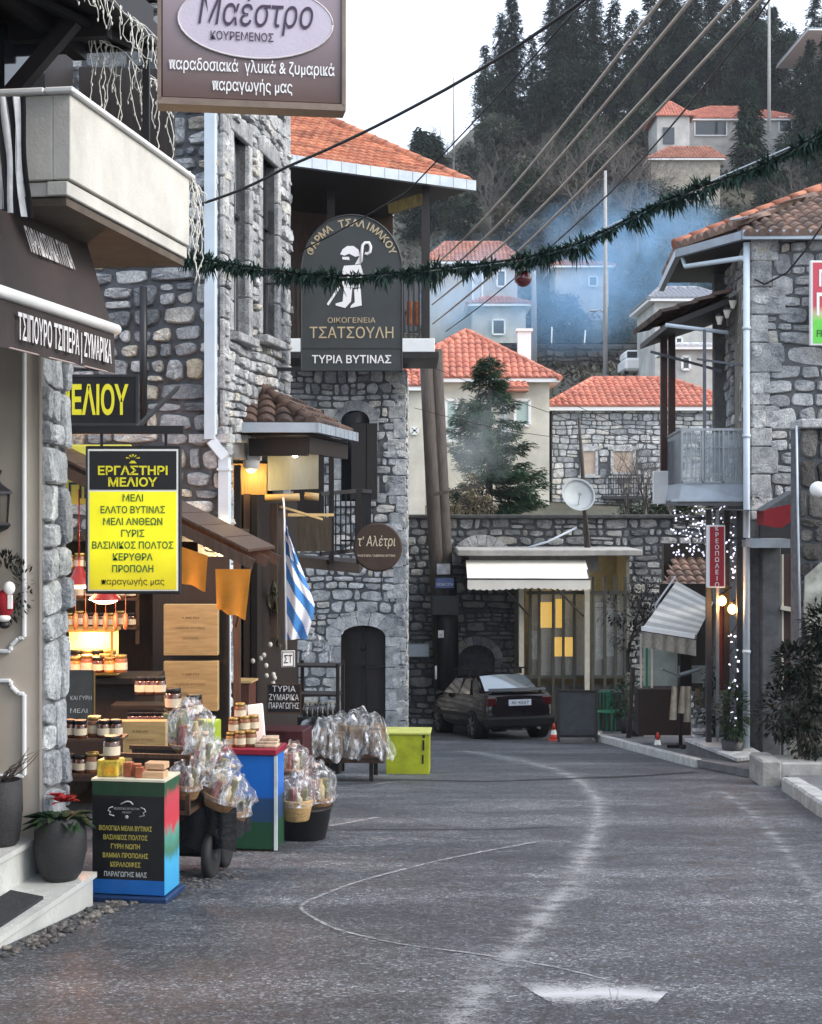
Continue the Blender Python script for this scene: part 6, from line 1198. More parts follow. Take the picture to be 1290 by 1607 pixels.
# butcher's sign, two lit globes, white light cluster
D = 24.9; a, e = P(1109,824,D), P(1137,922,D); s = T('hanging_sign', 'narrow upright red sign with white stacked letters on the right', 'sign', ((a.x+e.x)/2, D, (a.z+e.z)/2)); q = MB(); q.box((0,0,0), (e.x-a.x,.12,a.z-e.z), bev=.008); put('sign_box', q, m_white, s, False); q = MB(); q.box((.01,-.062,0), (e.x-a.x-.06,.006,a.z-e.z-.05)); put('red_field', q, M('red_print', (.34,.015,.025), .45, var=.1), s, False)
q = MB(); tx = 'ΚΡΕΟΠΩΛΕΙΟ'
for k, ch in enumerate(tx): letters(q, ch, (.01,-.067,.43-.104*k), (1,0,0), Z, .075, bold=.01)
put('lettering', q, m_lettwhite, s, False); q = MB(); q.bar((.15,0,.3), (.5,-.3,.3), .03); put('bracket', q, m_black, s, False)
for k, (x, y) in enumerate(((1133,943),(1149,956))): lamp('globe_lamp', ('left of the two glowing globe lamps under the red sign', 'right of the two glowing globe lamps under the red sign')[k], P(x,y,25.2), lambda q: (q.lathe((0,0,.09), [(.05,0),(.06,.02),(.02,.05)], 10), q.bar((0,0,.12),(.2,.2,.22),.02)), lambda q: q.blob((0,0,0), .075, .075, .085, 12, 8), 9, (1,.48,.16), dirn=(0,-1.2,0), group='lit globe lamps by the red sign')
m_led = LAMP('white_led', (.80,.82,1), .55); rr = random.Random(71)
def cluster(label, x0, y0, x1, y1, d, n, name='light_cluster'):
    a, e = P(x0,y0,d), P(x1,y1,d); q = MB()
    for k in range(n):
        p = V(rr.uniform(a.x,e.x), d+rr.uniform(-.25,.25), rr.uniform(e.z,a.z)); q.box(p, (rr.uniform(.012,.035),.02,rr.uniform(.012,.045)), rot=Euler((rr.uniform(0,3),rr.uniform(0,3),rr.uniform(0,3))).to_matrix())
    pts = [V(rr.uniform(a.x,e.x), d+rr.uniform(-.2,.2), a.z+(e.z-a.z)*k/24) for k in range(25)]; t = T(name, label, 'string lights', (a+e)/2); put('led', q, m_led, t); q = MB(); q.tube(pts, .008, 4); put('wire', q, m_black, t); return t
cluster('thick cluster of white lights under the right balcony', 1056, 796, 1108, 872, 26.8, 75); cluster('white lights trailing beside the upright red sign', 1138, 800, 1158, 920, 25.4, 34); cluster('added column of white lights in place of upright lettering below the globes', 1147, 965, 1156, 1190, 25.0, 26); cluster('white lights hanging along the underside of the right balcony slab', 1088, 792, 1140, 826, 26.0, 26)  # the column of lights is added, replacing upright letters on a dark board
# post with foliage by the cafe corner
t = T('corner_post', 'dark post and wooden frame at the corner of the cafe terrace', 'post', V(5.3,25.6,gz(25.6)))
for x, m_ in ((1112,m_charcoal),(1126,m_metal),(1140,m_dkwood),(1160,m_charcoal)): q = MB(); q.bar(P(x,800,25.5 if x < 1150 else 25.0), P(x,1200,25.5 if x < 1150 else 25.0), .09 if x != 1126 else .05); put('post', q, m_, t)
q = MB(); q.box(P(1136,1010,25.6), (.16,.05,1.6)); put('red_board', q, M('dark_red_board', (.07,.012,.015), .6, var=.3), t)
for nm, lab, px, d, h, r_, n in (('potted_shrub','dark potted shrub at the foot of the corner post',1150,24.7,.95,.28,380), ('potted_shrub','green potted shrub at the cafe corner beneath the globes',1120,26.2,1.15,.3,420), ('potted_shrub','bushy potted plant above the A frame board',985,32.6,.9,.4,420), ('potted_shrub','low potted plant between kiosk and cafe counter',1000,31.5,.8,.32,320)):
    t = T(nm, lab, 'plant', G(px,d,.13), group='potted shrubs along the right pavement'); q = MB(); leafball(q, (0,0,.3+h*.5), r_, r_, h*.55, n, .12, .045, rr); put('foliage', q, LEAF('pot_leaf_%d'%px, (.008,.02,.010), (.03,.06,.03)), t, False); q = MB(); q.lathe((0,0,0), [(.14,0),(.2,.32),(.18,.32)], 14); put('pot', q, m_charcoal, t, False)
# cafe awning, counter, menu stand
t = T('cafe_terrace', 'cafe terrace with striped pale awning over a dark counter on the right pavement', 'cafe', V(5.6,29,gz(29))); D = 28.2
q = MB(); A, B_, C_, D_ = P(1008,986,D), P(1092,999,D-.6), P(1120,945,D+.3), P(1062,912,D+2)
m_str = [M('cream_stripe', (.60,.585,.54), .85, var=.1), M('grey_stripe', (.40,.39,.37), .85, var=.1)]
for k in range(14):
    q.m = k % 2; u0, u1 = k/14, (k+1)/14; q.poly((A.lerp(D_,u0), B_.lerp(C_,u0), B_.lerp(C_,u1), A.lerp(D_,u1)))
put('awning_cloth', q, m_str, t); q = MB(); q.bar(A, B_, .09, .08); put('awning_bar', q, m_white, t); q = MB(); q.grid(lambda u, v: A.lerp(B_,u)+V(0,.03*math.sin(u*30),-.06-.30*v), 30, 3); put('awning_valance', q, M('beige_valance', (.28,.26,.22), .9, var=.3, vs=20), t)
q = MB(); q.tube([P(1034,985,29),P(1028,950,29.2),P(1060,905,30)], .02, 6); put('awning_hoop', q, m_metal, t)
for x0, y0, x1, y1, m_ in ((1010,1000,1063,1078,'w'),(1065,1045,1108,1072,'w')):
    a, e = P(x0,y0,29.3), P(x1,y1,29.3); q = MB(); q.box(((a.x+e.x)/2,29.3,(a.z+e.z)/2), (e.x-a.x,.03,a.z-e.z)); put('pale_panel', q, M('pale_green_panel', (.48,.54,.50), .4, var=.2, vs=4), t)
for x in (1006,1015,1023): q = MB(); q.bar(P(x,995,28.9), P(x,1080,28.9), .04); put('curtain_pole', q, m_creamp if x != 1015 else m_gr, t)
q = MB(); a, e = P(1000,1080,28.8), P(1082,1152,28.8); q.box(((a.x+e.x)/2,28.9,(a.z+e.z)/2), (e.x-a.x,.5,a.z-e.z)); put('counter', q, M('dark_brown_counter', (.022,.013,.011), .5, var=.3), t)
q = MB(); q.box(P(1076,1040,29.2), (.22,.1,.9)); put('dark_post', q, m_dkwood, t); q = MB(); q.box(P(1085,1000,30.6), (1.3,.1,2.2)); put('back_wall', q, m_dkwood, t)
t = T('roof_lean_to', 'low brown tiled lean-to roof beyond the white light cluster', 'roof', P(1085,905,31.5)); q = MB(); tiles(q, [P(1040,925,31), P(1125,930,31), P(1125,860,33), P(1062,872,33)], V(1,0,0), .2, .3, .03); put('tiles', q, m_tile_old, t); q = MB(); q.box(P(1090,960,32.6), (1.4,.3,3.0)); q.bar(P(1035,935,30.9), P(1125,940,30.9), .1); put('wall', q, m_dkwood, t)
t = T('menu_stand', 'dark menu stand holding an open menu with pale cloths hung on it at the cafe', 'menu stand', G(1068,27.6,.13)); q = MB(); q.bar((0,0,0), (0,0,1.35), .06); q.bar((-.25,0,.03), (.25,0,.03), .06); q.bar((0,-.25,.03), (0,.25,.03), .06); put('stand', q, m_black, t, False)
q = MB(); q.box((-.19,0,1.40), (.36,.26,.03), rot=Matrix.Rotation(R(24), 3, 'Y')); q.box((.17,0,1.41), (.38,.26,.03), rot=Matrix.Rotation(R(-16), 3, 'Y')); put('menu', q, M('grey_menu', (.13,.15,.16), .4, var=.2), t, False)
q = MB()
for x, L in ((-.14,.62),(.02,.5),(.12,.66)): q.grid(lambda u, v: V(x-.03-.05*v+.10*u+.04*u*v, -.05+.02*math.sin(u*6), 1.15-L*v), 5, 5)
put('cloth', q, M('beige_cloth', (.40,.37,.29), .9, var=.3, vs=8), t, False)
t = T('wooden_easel', 'grey wooden easel chair with white cushions leaning by the cafe corner', 'easel', G(1100,26.8,.13)); q = MB(); q.bar((-.2,0,0), (.18,0,1.7), .05); q.bar((.2,.2,0), (.18,.05,1.7), .05); q.bar((-.12,0,.5), (.2,.2,.5), .04); put('frame', q, m_metal, t, False); q = MB(); q.box((-.02,-.1,.28), (.30,.25,.06), bev=.02); q.box((-.02,-.1,.38), (.28,.25,.06), bev=.02); put('cushion', q, M('striped_cushion', (.45,.43,.42), .8, var=.5, vs=30), t, False); q = MB(); q.box((.06,.02,.95), (.3,.04,.35)); put('seat_back', q, M('tan_board', (.17,.12,.075), .7, var=.3), t, False)
# tangle of bare creepers over the terrace
m_twig = M('dark_twig', (.045,.035,.03), .9, var=.4); rr = random.Random(81)
def twigs(mb, p, d, L, r_, depth):
    n = 3; pts = [Vector(p)]; dd = Vector(d).normalized()
    for k in range(n): dd = (dd+V(rr.uniform(-.3,.3), rr.uniform(-.3,.3), rr.uniform(-.2,.25))).normalized(); pts.append(pts[-1]+dd*L/n)
    mb.tube(pts, [r_*(1-.2*k) for k in range(n+1)], 4 if depth < 3 else 5, cap=False)
    if depth <= 0: return
    for k in range(rr.randint(2,4)):
        a = pts[rr.randint(1,n)]; nd = (dd+V(rr.uniform(-1,1), rr.uniform(-1,1), rr.uniform(-.4,.9))*.85).normalized(); twigs(mb, a, nd, L*rr.uniform(.55,.8), r_*.55, depth-1)
t = T('vine', 'tangled bare creeper over the cafe terrace between kiosk and red sign', 'vine', V(5,30.8,gz(31))); q = MB()
for x in (4.5, 5.1, 5.6): twigs(q, V(x,30.9,-1.6), (rr.uniform(-.3,.3),0,1), 1.0, .05, 4)
for x in (4.5,5.1): q.tube([V(x,30.9,gz(31)),V(x+.1,30.9,-1.5)], [.06,.05], 6)
put('branches', q, m_twig, t); q = MB()
for cx, cz in ((4.6,-.9),(5.1,-.5),(5.5,-.9),(4.9,.1),(4.3,-.3)): leafball(q, (cx,31,cz), .45, .3, .35, 160, .12, .05, rr)
put('foliage', q, LEAF('dark_creeper', (.012,.010,.009), (.05,.04,.032)), t)
# ================================================================== GARLAND ACROSS THE STREET, CABLES
GP = [(283,400),(330,408),(400,420),(480,430),(560,433),(650,424),(740,416),(820,405),(900,385),(960,357),(1030,320),(1100,292),(1180,266),(1240,236),(1310,196)]
gp = [P(x,y,16.3-3.0*(x-283)/1030) for x, y in GP]; t = T('garland', 'dark green fir garland strung across the street', 'garland', gp[4]); q = MB(); rr = random.Random(91)
for a, e in zip(gp, gp[1:]):
    n = int((e-a).length*760)
    for k in range(n):
        p = a.lerp(e, rr.random()); an = rr.uniform(0,6.283); d_ = (e-a).normalized(); s_ = d_.cross(Z).normalized(); u_ = s_.cross(d_)
        sp_ = max(.35, .85+.4*math.sin(p.x*9)*math.sin(p.x*3.7+1)+.3*math.sin(p.x*23+2)); leaf(q, p+V(0,0,-.02), (s_*math.cos(an)+u_*(math.sin(an)-.25)+d_*rr.uniform(-.6,.6)), rr.uniform(.05,.16)*sp_*(1.15 if math.sin(an) < -.3 else 1), .024, .2)
put('needles', q, LEAF('garland_needle', (.010,.026,.020), (.034,.075,.056)), t); q = MB(); q.tube(gp, .012, 6); put('core_wire', q, m_black, t)
q = MB(); q.tube([P(870,392,15),P(1000,335,14.6),P(1130,278,14.2),P(1300,205,13.4)], .006, 5); solo('support_wire', q, m_pipe, 'pale wire running just above the garland on the right', 'wire', P(1000,335,14.6), world=True)
b_ = T('bauble', 'dark red glass bauble hanging from the garland', 'bauble', P(821,437,14.8)); q = MB(); q.blob((0,0,0), .085, .085, .085, 20, 14); put('ball', q, M('red_glass', (.10,.006,.012), .12, var=.2, bump=0, coat=1), b_, False); q = MB(); q.lathe((0,0,.08), [(.02,0),(.02,.02),(.008,.03)], 8); q.tube([(0,0,.1),(0,0,.19)], .003, 4); put('cap', q, m_lid, b_, False)
def cable(label, pts, r_, mat, sag=0, group=None):
    pts = [P(*p) for p in pts]; f = []
    for a, e in zip(pts, pts[1:]):
        for k in range(10): f.append(a.lerp(e, k/10)-V(0,0,sag*math.sin(math.pi*k/10)))
    f.append(pts[-1]); q = MB(); q.tube(f, r_, 6); return solo('overhead_cable', q, mat, label, 'cable', pts[0], group=group, world=True)
m_cb = M('beige_cable', (.42,.36,.30), .7, var=.1, bump=0); m_ck = M('black_cable', (.012,.012,.014), .6, var=0, bump=0)
for k, (x0, y0, x1, y1) in enumerate(((676,422,1035,-2),(677,448,1072,10),(678,478,1150,-5),(679,508,1196,-8))):
    a, b2 = (x0,y0,37)  , (x1+(x1-x0)*.12, y1+(y1-y0)*.12, 15); cable('%s thick beige cable rising from the wooden poles to the upper right' % ('uppermost','second highest','third highest','lowest')[k], [a, b2], .022, m_cb, .25, 'beige overhead cables')
cable('thin grey cable just below the beige cables', [(700,520,37),(960,300,22),(1230,-30,15)], .012, m_wood, .1)
cable('thick black cable rising from the downpipe across the sky', [(322,318,17.3),(450,262,16.5),(700,140,14),(930,-10,12)], .016, m_ck, .03); cable('thin black cable crossing before the hill trees', [(470,395,19.5),(640,300,18),(900,20,15),(950,-30,14)], .009, m_ck, .02)
cable('black cable looped on the right corner house wall', [(1300,340,24.4),(1262,395,24.6),(1235,428,24.8),(1200,446,24.85),(1184,438,24.85)], .016, m_ck)
for k, (x0,y0,x1,y1) in enumerate(((640,560,1290,760),(650,640,1100,690),(870,620,1180,700))): cable(('thin wire sagging before the cream house', 'thin wire crossing before the stone house windows', 'thin wire running to the right balcony')[k], [(x0,y0,36),(x1,y1,30)], .007, m_ck, .3)
# dish on a mast
t = T('satellite_dish', 'round white satellite dish on a tall mast above the kiosk roof', 'satellite dish', P(912,860,37.6)); q = MB(); q.tube([P(908,655,37.6),P(913,720,37.6),P(921,865,37.6)], [.03,.05,.06], 8); q.bar(P(917,780,37.6), P(926,862,37.5), .03); put('mast', q, m_wood, t)
q = MB(); c = P(907,777,37.4); AX = Matrix.Rotation(R(68), 3, 'X')@Matrix.Rotation(R(12), 3, 'Y'); q.lathe(c, [(.0,-.06),(.15,-.05),(.32,-.01),(.43,.05),(.44,.05),(.32,.0),(.15,-.04),(.0,-.05)], 26, AX, cap=False); put('dish', q, M('pale_dish', (.34,.37,.38), .5, var=.1), t); q = MB(); q.bar(c+V(0,0,-.3), c+V(0,-.4,.0), .02); q.box(c+V(0,-.42,.02), (.07,.1,.07)); put('receiver', q, m_gutter, t)
q = MB(); q.tube([P(800,868,37.6),P(860,850,37.6),P(905,828,37.7)], .03, 6); solo('roof_pipe', q, m_pipe, 'thin pale pipe slanting over the kiosk roof against the stone wall', 'pipe', P(860,850,37.6), world=True)
# ================================================================== HILLSIDE
TP = [(38.9,.9),(60,1.2),(75,3),(95,8.5),(103,11.2),(104.2,13.0),(118,14.2),(126,20),(140,29),(160,40),(185,50),(230,60),(320,62),(500,40)]
def terr(x, y):
    for (ya, za), (yb, zb) in zip(TP, TP[1:]):
        if y <= yb: z = za+(zb-za)*max(0, (y-ya)/(yb-ya)); break
    else: z = 40
    if y > 104:
        k = max(0, min(1, (x+18)/32)); f = .52+.48*k*k*(3-2*k); w_ = min(1, (y-104)/30); z = z*(1-w_+w_*f)
    return z+(.6*math.sin(x*.21+y*.13)+.4*math.sin(x*.5-y*.31))*min(1, max(0, (y-60)/40))*(0 if 104 <= y <= 118 else 1)
q = MB(); ys = [39.0+k*2.2 for k in range(40)]+[126+k*5 for k in range(92)]; xs = [-160+k*10 for k in range(13)]+[-38+k*2 for k in range(92)]+[80+k*12 for k in range(9)]
ids = [[q.vert((x, y, terr(x, y))) for x in xs] for y in ys]
for j in range(len(ys)-1):
    for i in range(len(xs)-1): q.face((ids[j][i], ids[j][i+1], ids[j+1][i+1], ids[j+1][i]), True)
def earth():
    m, t, b, o = nmat('scrub_earth'); b.inputs['Roughness'].default_value = .95; vec = coords(t, world=True); n = noise(t, vec, .25, 6, .7)
    c = ramp(t, n, [(.3,(.04,.046,.028)), (.5,(.08,.075,.052)), (.7,(.13,.115,.09))]); c = mul(t, c, ramp(t, noise(t, vec, 2.5, 5, .8), [(.3,(.6,.6,.6)),(.7,(1.3,1.3,1.3))]))
    t.links.new(c, b.inputs['Base Color']); return m
setting('hillside', q, earth())
q = MB(); q.grid(lambda u, v: V(-4+30*u, 104.4+13*v, terr(-4+30*u, 104.4+13*v)+.12), 30, 10); setting('lawn', q, M('winter_lawn', (.05,.10,.025), .9, var=.35, vs=1.5, bump=.6, bs=20))
q = MB(); rubble(q, V(2,103.2,10.9), V(1,0,0), Z, 16, 2.0, (.8,.5), .08, .12, seed=3); q.box((10,103.5,11.8), (16.4,.5,2.2)); solo('terrace_wall', q, STONE('terrace_stone', [(0,(.035,.035,.035)),(1,(.09,.085,.08))]), 'low dark stone terrace wall below the green lawn', 'wall', (10,103.5,10.8), world=True)
# ================================================================== HOUSES BEHIND
def hiproof(q, x0, x1, y0, y1, ze, zr, rx0, rx1, ry, E=V(1,0,0), tile=.3, course=.45):
    a, b, c, d = V(x0,y0,ze), V(x1,y0,ze), V(x1,y1,ze), V(x0,y1,ze); r0, r1 = V(rx0,ry,zr), V(rx1,ry,zr)
    fr = [a, b, r1, r0] if rx1-rx0 > .05 else [a, b, r0]
    tiles(q, fr, V(1,0,0), tile, course, .045); tiles(q, [d, a, r0], V(0,1,0), tile, course, .045); tiles(q, [b, c, r1], V(0,1,0), tile, course, .045); q.poly((c, d, r0, r1) if rx1-rx0 > .05 else (c, d, r0))
    ridge(q, a, r0+V(0,0,.05), .13, .5); ridge(q, b, r1+V(0,0,.05), .13, .5)
    if rx1-rx0 > .05: ridge(q, r0+V(0,0,.05), r1+V(0,0,.05), .13, .5)
def far_house(name, label, x0, x1, y0, y1, zb, ze, zr, rx0, rx1, wall, roof, wins=(), ov=.45, stone=None):
    t = T(name, label, 'house', ((x0+x1)/2, y0, zb)); q = MB(); q.box(((x0+x1)/2,(y0+y1)/2,(zb+ze)/2), (x1-x0, y1-y0, ze-zb)); put('wall', q, wall, t)
    if stone: q = MB(); rubble(q, V(x0,y0,zb), V(1,0,0), Z, x1-x0, ze-zb, *stone[:3], [(u0-x0-.1,u1-x0+.1,v0-zb-.1,v1-zb+.1,0) for u0,u1,v0,v1,m_ in wins], seed=7); put('wall_stone', q, stone[3], t)
    q = MB(); hiproof(q, x0-ov, x1+ov, y0-ov, y1+ov, ze+.02, zr, rx0, rx1, (y0+y1)/2); put('roof', q, roof, t)
    q = MB(); q.box(((x0+x1)/2,(y0+y1)/2,ze-.06), (x1-x0+2*ov-.05, y1-y0+2*ov-.05, .16)); put('eave', q, m_white, t)
    for u0, u1, v0, v1, m_ in wins:
        q = MB(); q.box(((u0+u1)/2,y0-.03,(v0+v1)/2), (u1-u0,.12,v1-v0)); w_ = put('window', q, m_, t)
        q = MB()
        for a, b in (((u0,v0),(u1,v0)),((u1,v0),(u1,v1)),((u1,v1),(u0,v1)),((u0,v1),(u0,v0))): q.bar((a[0],y0-.09,a[1]), (b[0],y0-.09,b[1]), .12, .12)
        put('frame', q, m_white if m_ is not m_shade else m_stone_lt, w_)
    return t
m_shade = M('peach_roller_shutter', (.46,.36,.28), .7, var=.15, vs=3, scale=(.2,.2,8)); m_teal = M('pale_teal_shutter', (.40,.50,.47), .6, var=.1); m_cw = M('aged_cream_wall', (.54,.51,.43), .9, var=.22, vs=.6, bump=.2, bs=10)
salmon = TILE('salmon_tile', (.46,.155,.105), (.56,.22,.15), .75); rustt = TILE('rust_tile', (.32,.13,.085), (.42,.19,.13), .6)
def X(px, d): return (px-645)/F*d
def Zp(py, d): return EYE-(py-790)/F*d
h = far_house('cream_house', 'cream rendered house with a salmon pyramid roof behind the fir tree', -.9, 6.03, 65, 71.5, 1.0, 7.30, 9.75, 2.5, 2.55, m_cw, salmon, [(X(700,65),X(717,65),Zp(692,65),Zp(628,65),m_teal),(X(808,65),X(831,65),Zp(668,65),Zp(628,65),m_teal)])
q = MB(); tiles(q, [V(3.7,63.9,6.85),V(5.05,63.9,6.85),V(4.9,65,7.32),V(3.8,65,7.32)], V(1,0,0), .25, .3, .035); q.prism([V(3.7,63.9,6.82),V(5.05,63.9,6.82),V(5.05,65,6.82),V(3.7,65,6.82)], (0,0,-.08)); put('door_canopy', q, salmon, h); q = MB(); q.box((4.1,64.9,5.4), (.14,.1,3)); put('drainpipe', q, m_gutter, h); q = MB(); q.box((5.2,68.6,9.0), (.6,.6,1.6)); q.box((5.2,68.6,9.85), (.75,.75,.12)); put('chimney', q, m_white, h)
far_house('annex_house', 'low cream annex with a small red roof left of the wooden poles', X(600,60), X(667,60), 60, 64, 1.0, Zp(608,60), Zp(570,60), X(620,60), X(640,60), m_cw, salmon, [(X(646,60),X(655,60),Zp(680,60),Zp(672,60),m_glass)], ov=.3)
h = far_house('stone_cottage', 'grey stone house with a long salmon roof and two shuttered windows', X(866,66), 14.5, 66, 73, 1.0, Zp(640,66), Zp(586,66), X(945,66), 12.0, m_mortar_lt, salmon, [(X(912,66),X(936,66),Zp(746,66),Zp(706,66),m_shade),(X(960,66),X(995,66),Zp(743,66),Zp(706,66),m_shade)], stone=((.5,.26),.03,.04,m_stone_pale))
q = MB(); zb_ = Zp(778,65.6)
for k in range(16): x = X(950,65.4)+k*.11; q.bar((x,65.2,zb_), (x,65.2,zb_+.9), .03)
q.bar((X(950,65.4),65.2,zb_+.9), (X(1010,65.4),65.2,zb_+.9), .06); q.box((X(980,65.4),65.6,zb_-.08), (1.9,1.0,.14)); put('balcony_railing', q, m_charcoal, h)
q = MB()
for x0, x1 in ((912,936),(960,995)): q.box((X((x0+x1)/2,66),65.93,Zp(703,66)), (X(x1,66)-X(x0,66)+.35,.14,.16)); q.box((X((x0+x1)/2,66),65.9,Zp(748,66)), (X(x1,66)-X(x0,66)+.3,.2,.1))
put('window_lintel', q, m_stone_lt, h)
m_grw = M('grey_render', (.40,.39,.37), .9, var=.2, vs=.7); m_wh = M('far_white_wall', (.43,.425,.40), .9, var=.28, vs=.7, bump=.3, bs=6)
far_house('hill_house', 'old house with faded rust roof half veiled in blue smoke', X(672,112), X(812,112), 112, 119, 11, Zp(412,112), Zp(369,112), X(700,112), X(790,112), m_grw, rustt, [(X(780,112),X(793,112),Zp(450,112),Zp(425,112),m_glass),(X(742,112),X(757,112),Zp(500,112),Zp(420,112),m_stone_lt)])
far_house('hill_house', 'small pale house below the rust roofed one beside a slim chimney', X(742,108), X(825,108), 108, 112, 10.5, Zp(478,108), Zp(462,108), X(765,108), X(800,108), m_wh, rustt, [(X(773,108),X(792,108),Zp(525,108),Zp(502,108),m_glass)])
far_house('hill_house', 'white house with one small dark window above the lawn', X(872,121), X(955,121), 121, 127, 15, Zp(418,121), Zp(402,121), X(890,121), X(935,121), m_wh, rustt, [(X(924,121),X(937,121),Zp(449,121),Zp(434,121),m_glass)])
far_house('hill_house', 'white house glimpsed through the porch of the right corner house', X(1028,88), X(1130,88), 88, 95, 7, Zp(470,88), Zp(440,88), X(1050,88), X(1110,88), m_wh, M('grey_slate', (.30,.31,.34), .7, var=.15), [(X(1060,88),X(1070,88),Zp(550,88),Zp(530,88),m_glass)])
far_house('hill_house', 'pale grey house standing low behind the right balcony railing', X(1062,78), X(1120,78), 78, 82, 4, Zp(545,78), Zp(536,78), X(1075,78), X(1110,78), m_wh, M('white_roof', (.55,.56,.58), .7, var=.1), [(X(1070,78),X(1082,78),Zp(580,78),Zp(560,78),m_glass)])
h = far_house('villa', 'large villa with red hipped roof and dark windows high among the pines', X(1052,150), X(1255,150), 150, 160, 28, Zp(188,150), Zp(148,150), X(1130,150), X(1190,150), m_wh, salmon, [(X(1062,150),X(1078,150),Zp(222,150),Zp(196,150),m_dkwood),(X(1090,150),X(1140,150),Zp(213,150),Zp(190,150),m_glass),(X(1222,150),X(1242,150),Zp(208,150),Zp(184,150),m_glass)])
q = MB(); hiproof(q, X(1020,146), X(1085,146), 144, 150, Zp(190,146), Zp(157,146), X(1050,146), X(1055,146), 147); put('side_roof', q, salmon, h); q = MB(); q.box((X(1052,146),147,Zp(222,146)), (X(1078,146)-X(1028,146),5.4,Zp(190,146)-Zp(256,146))); put('side_wall', q, m_wh, h); q = MB(); q.box((X(1050,144),144.25,Zp(212,144)), (1.1,.1,1.6)); put('side_window', q, m_glass, h)
h = far_house('villa_annex', 'stone annex with a brown roof just below the red roofed villa', X(1022,140), X(1130,140), 140, 147, 24, Zp(250,140), Zp(218,140), X(1060,140), X(1125,140), M('pale_stone_wall', (.30,.27,.22), .9, var=.4, vs=2, bump=.6, bs=8), rustt, [])
far_house('hill_house', 'grey blue roofed house cut by the top right corner', X(1306,150), X(1400,150), 152, 160, Zp(150,152), Zp(48,150), Zp(26,150), X(1290,150), X(1340,150), m_grw, M('blue_grey_roof', (.34,.40,.44), .6, var=.1), [], ov=2.6)
# poles, fence posts, car up the road
def pole(label, px, y0, y1, d, r_, lampy=None):
    t = T('street_pole', label, 'utility pole', P(px,y1,d), group='poles on the hillside'); q = MB(); q.tube([P(px,y1,d)-V(0,0,1), P(px,(y0+y1)/2,d), P(px,y0,d)], [r_*1.2,r_,r_*.75], 8); put('pole', q, M('grey_pole', (.36,.35,.34), .8, var=.15), t)
    if lampy: q = MB(); a = P(px,lampy+8,d); q.tube([a, a+V(-.35,0,.3), a+V(-.6,0,.25)], .05, 6); q.box(a+V(-.75,0,.22), (.5,.25,.12), bev=.04); put('lamp_head', q, m_gutter, t)
pole('tall grey pole with a street lamp beside the lawn', 950, 268, 590, 95, .125, 485); pole('shorter grey pole at the left end of the lawn', 838, 425, 552, 100, .18); pole('white pole standing before the red roofed villa', 1207, -40, 190, 138, .14); pole('thin dark pole on the far left skyline', 712, 122, 290, 160, .10)
for k, (x, y) in enumerate(((865,535),(915,540))): q = MB(); a = P(x,y,106); q.tube([a-V(0,0,1.1), a+V(.05+.12*k,0,1.0)], .05, 6); solo('fence_post', q, m_white, ('pale fence post on the lawn near the shorter pole', 'leaning pale fence post in the middle of the lawn')[k], 'post', a, world=True)
t = T('parked_van', 'small white van parked behind the long salmon roof', 'van', P(998,590,96)); q = MB(); q.box((0,0,.6), (1.9,3.6,.8), bev=.15); q.box((0,.3,1.25), (1.7,2.4,.7), bev=.2); put('body', q, m_white, t, False); q = MB(); q.box((0,-.92,1.28), (1.4,.05,.4)); put('window', q, m_glass, t, False)
for x in (-.75,.75): q = MB(); q.lathe((x,-1.0,.3), [(.3,-.1),(.3,.1)], 14, Matrix.Rotation(R(90),3,'Y')); put('wheel', q, m_black, t, False)
# ================================================================== TREES
rr = random.Random(101)
def blades(mb, c, R_, n, L, wd, droop=.2): leafball(mb, c, R_, R_, R_*.75, n, L, wd, rr, droop, .2)
def proto_conifer(name, label, h, r_, layers, per, mat, bare=.15, gap=.25):
    t = T(name, label, 'tree', (0,0,0)); q = MB(); q.tube([(0,0,-1),(0,0,h*.5),(0,0,h*.97)], [h*.018,h*.011,.03], 7); put('trunk', q, m_twig, t, False); q = MB()
    for k in range(layers):
        v = bare+(1-bare)*k/layers; z = h*v; w_ = r_*(1-v)**.75*(1.0 if v > bare+.06 else .7)+.12
        for j in range(per):
            if rr.random() < gap: continue
            a = rr.uniform(0,6.283); ln = w_*rr.uniform(.55,1.2); m_ = max(2, int(ln/.38))
            for i in range(m_):
                f = (i+.6)/m_; c = V(ln*f*math.cos(a), ln*f*math.sin(a), z-.22*ln*f+rr.uniform(-.4,.35))
                for s_ in range(6): leaf(q, c+V(rr.uniform(-.2,.2),rr.uniform(-.2,.2),rr.uniform(-.2,.2)), (math.cos(a)+rr.uniform(-.9,.9), math.sin(a)+rr.uniform(-.9,.9), rr.uniform(-.5,.5)), rr.uniform(.35,.8), rr.uniform(.10,.22), .3)
    put('crown', q, mat, t, False); return t
def proto_bush(name, label, h, r_, n, mat, L=.4, lobes=9, trunk=True):
    t = T(name, label, 'tree', (0,0,0)); q = MB(); q.tube([(0,0,-.8),(.1,0,h*.3),(0,.1,h*.6)], [.16,.12,.05], 6)
    for k in range(4): a = rr.uniform(0,6.28); q.tube([(0,0,h*.3),(r_*.4*math.cos(a),r_*.4*math.sin(a),h*.6)], [.07,.03], 5)
    put('trunk', q, m_twig, t, False); q = MB()
    for k in range(lobes):
        a = rr.uniform(0,6.28); v = rr.uniform(.25,.95); d = r_*rr.uniform(.1,.75)*(1-abs(v-.5)*.7); s_ = r_*rr.uniform(.28,.5); leafball(q, (d*math.cos(a),d*math.sin(a),h*v-s_*.3), s_, s_, s_*.85, n//lobes, L, L*.45, rr, .2, .35)
    put('crown', q, mat, t, False); return t
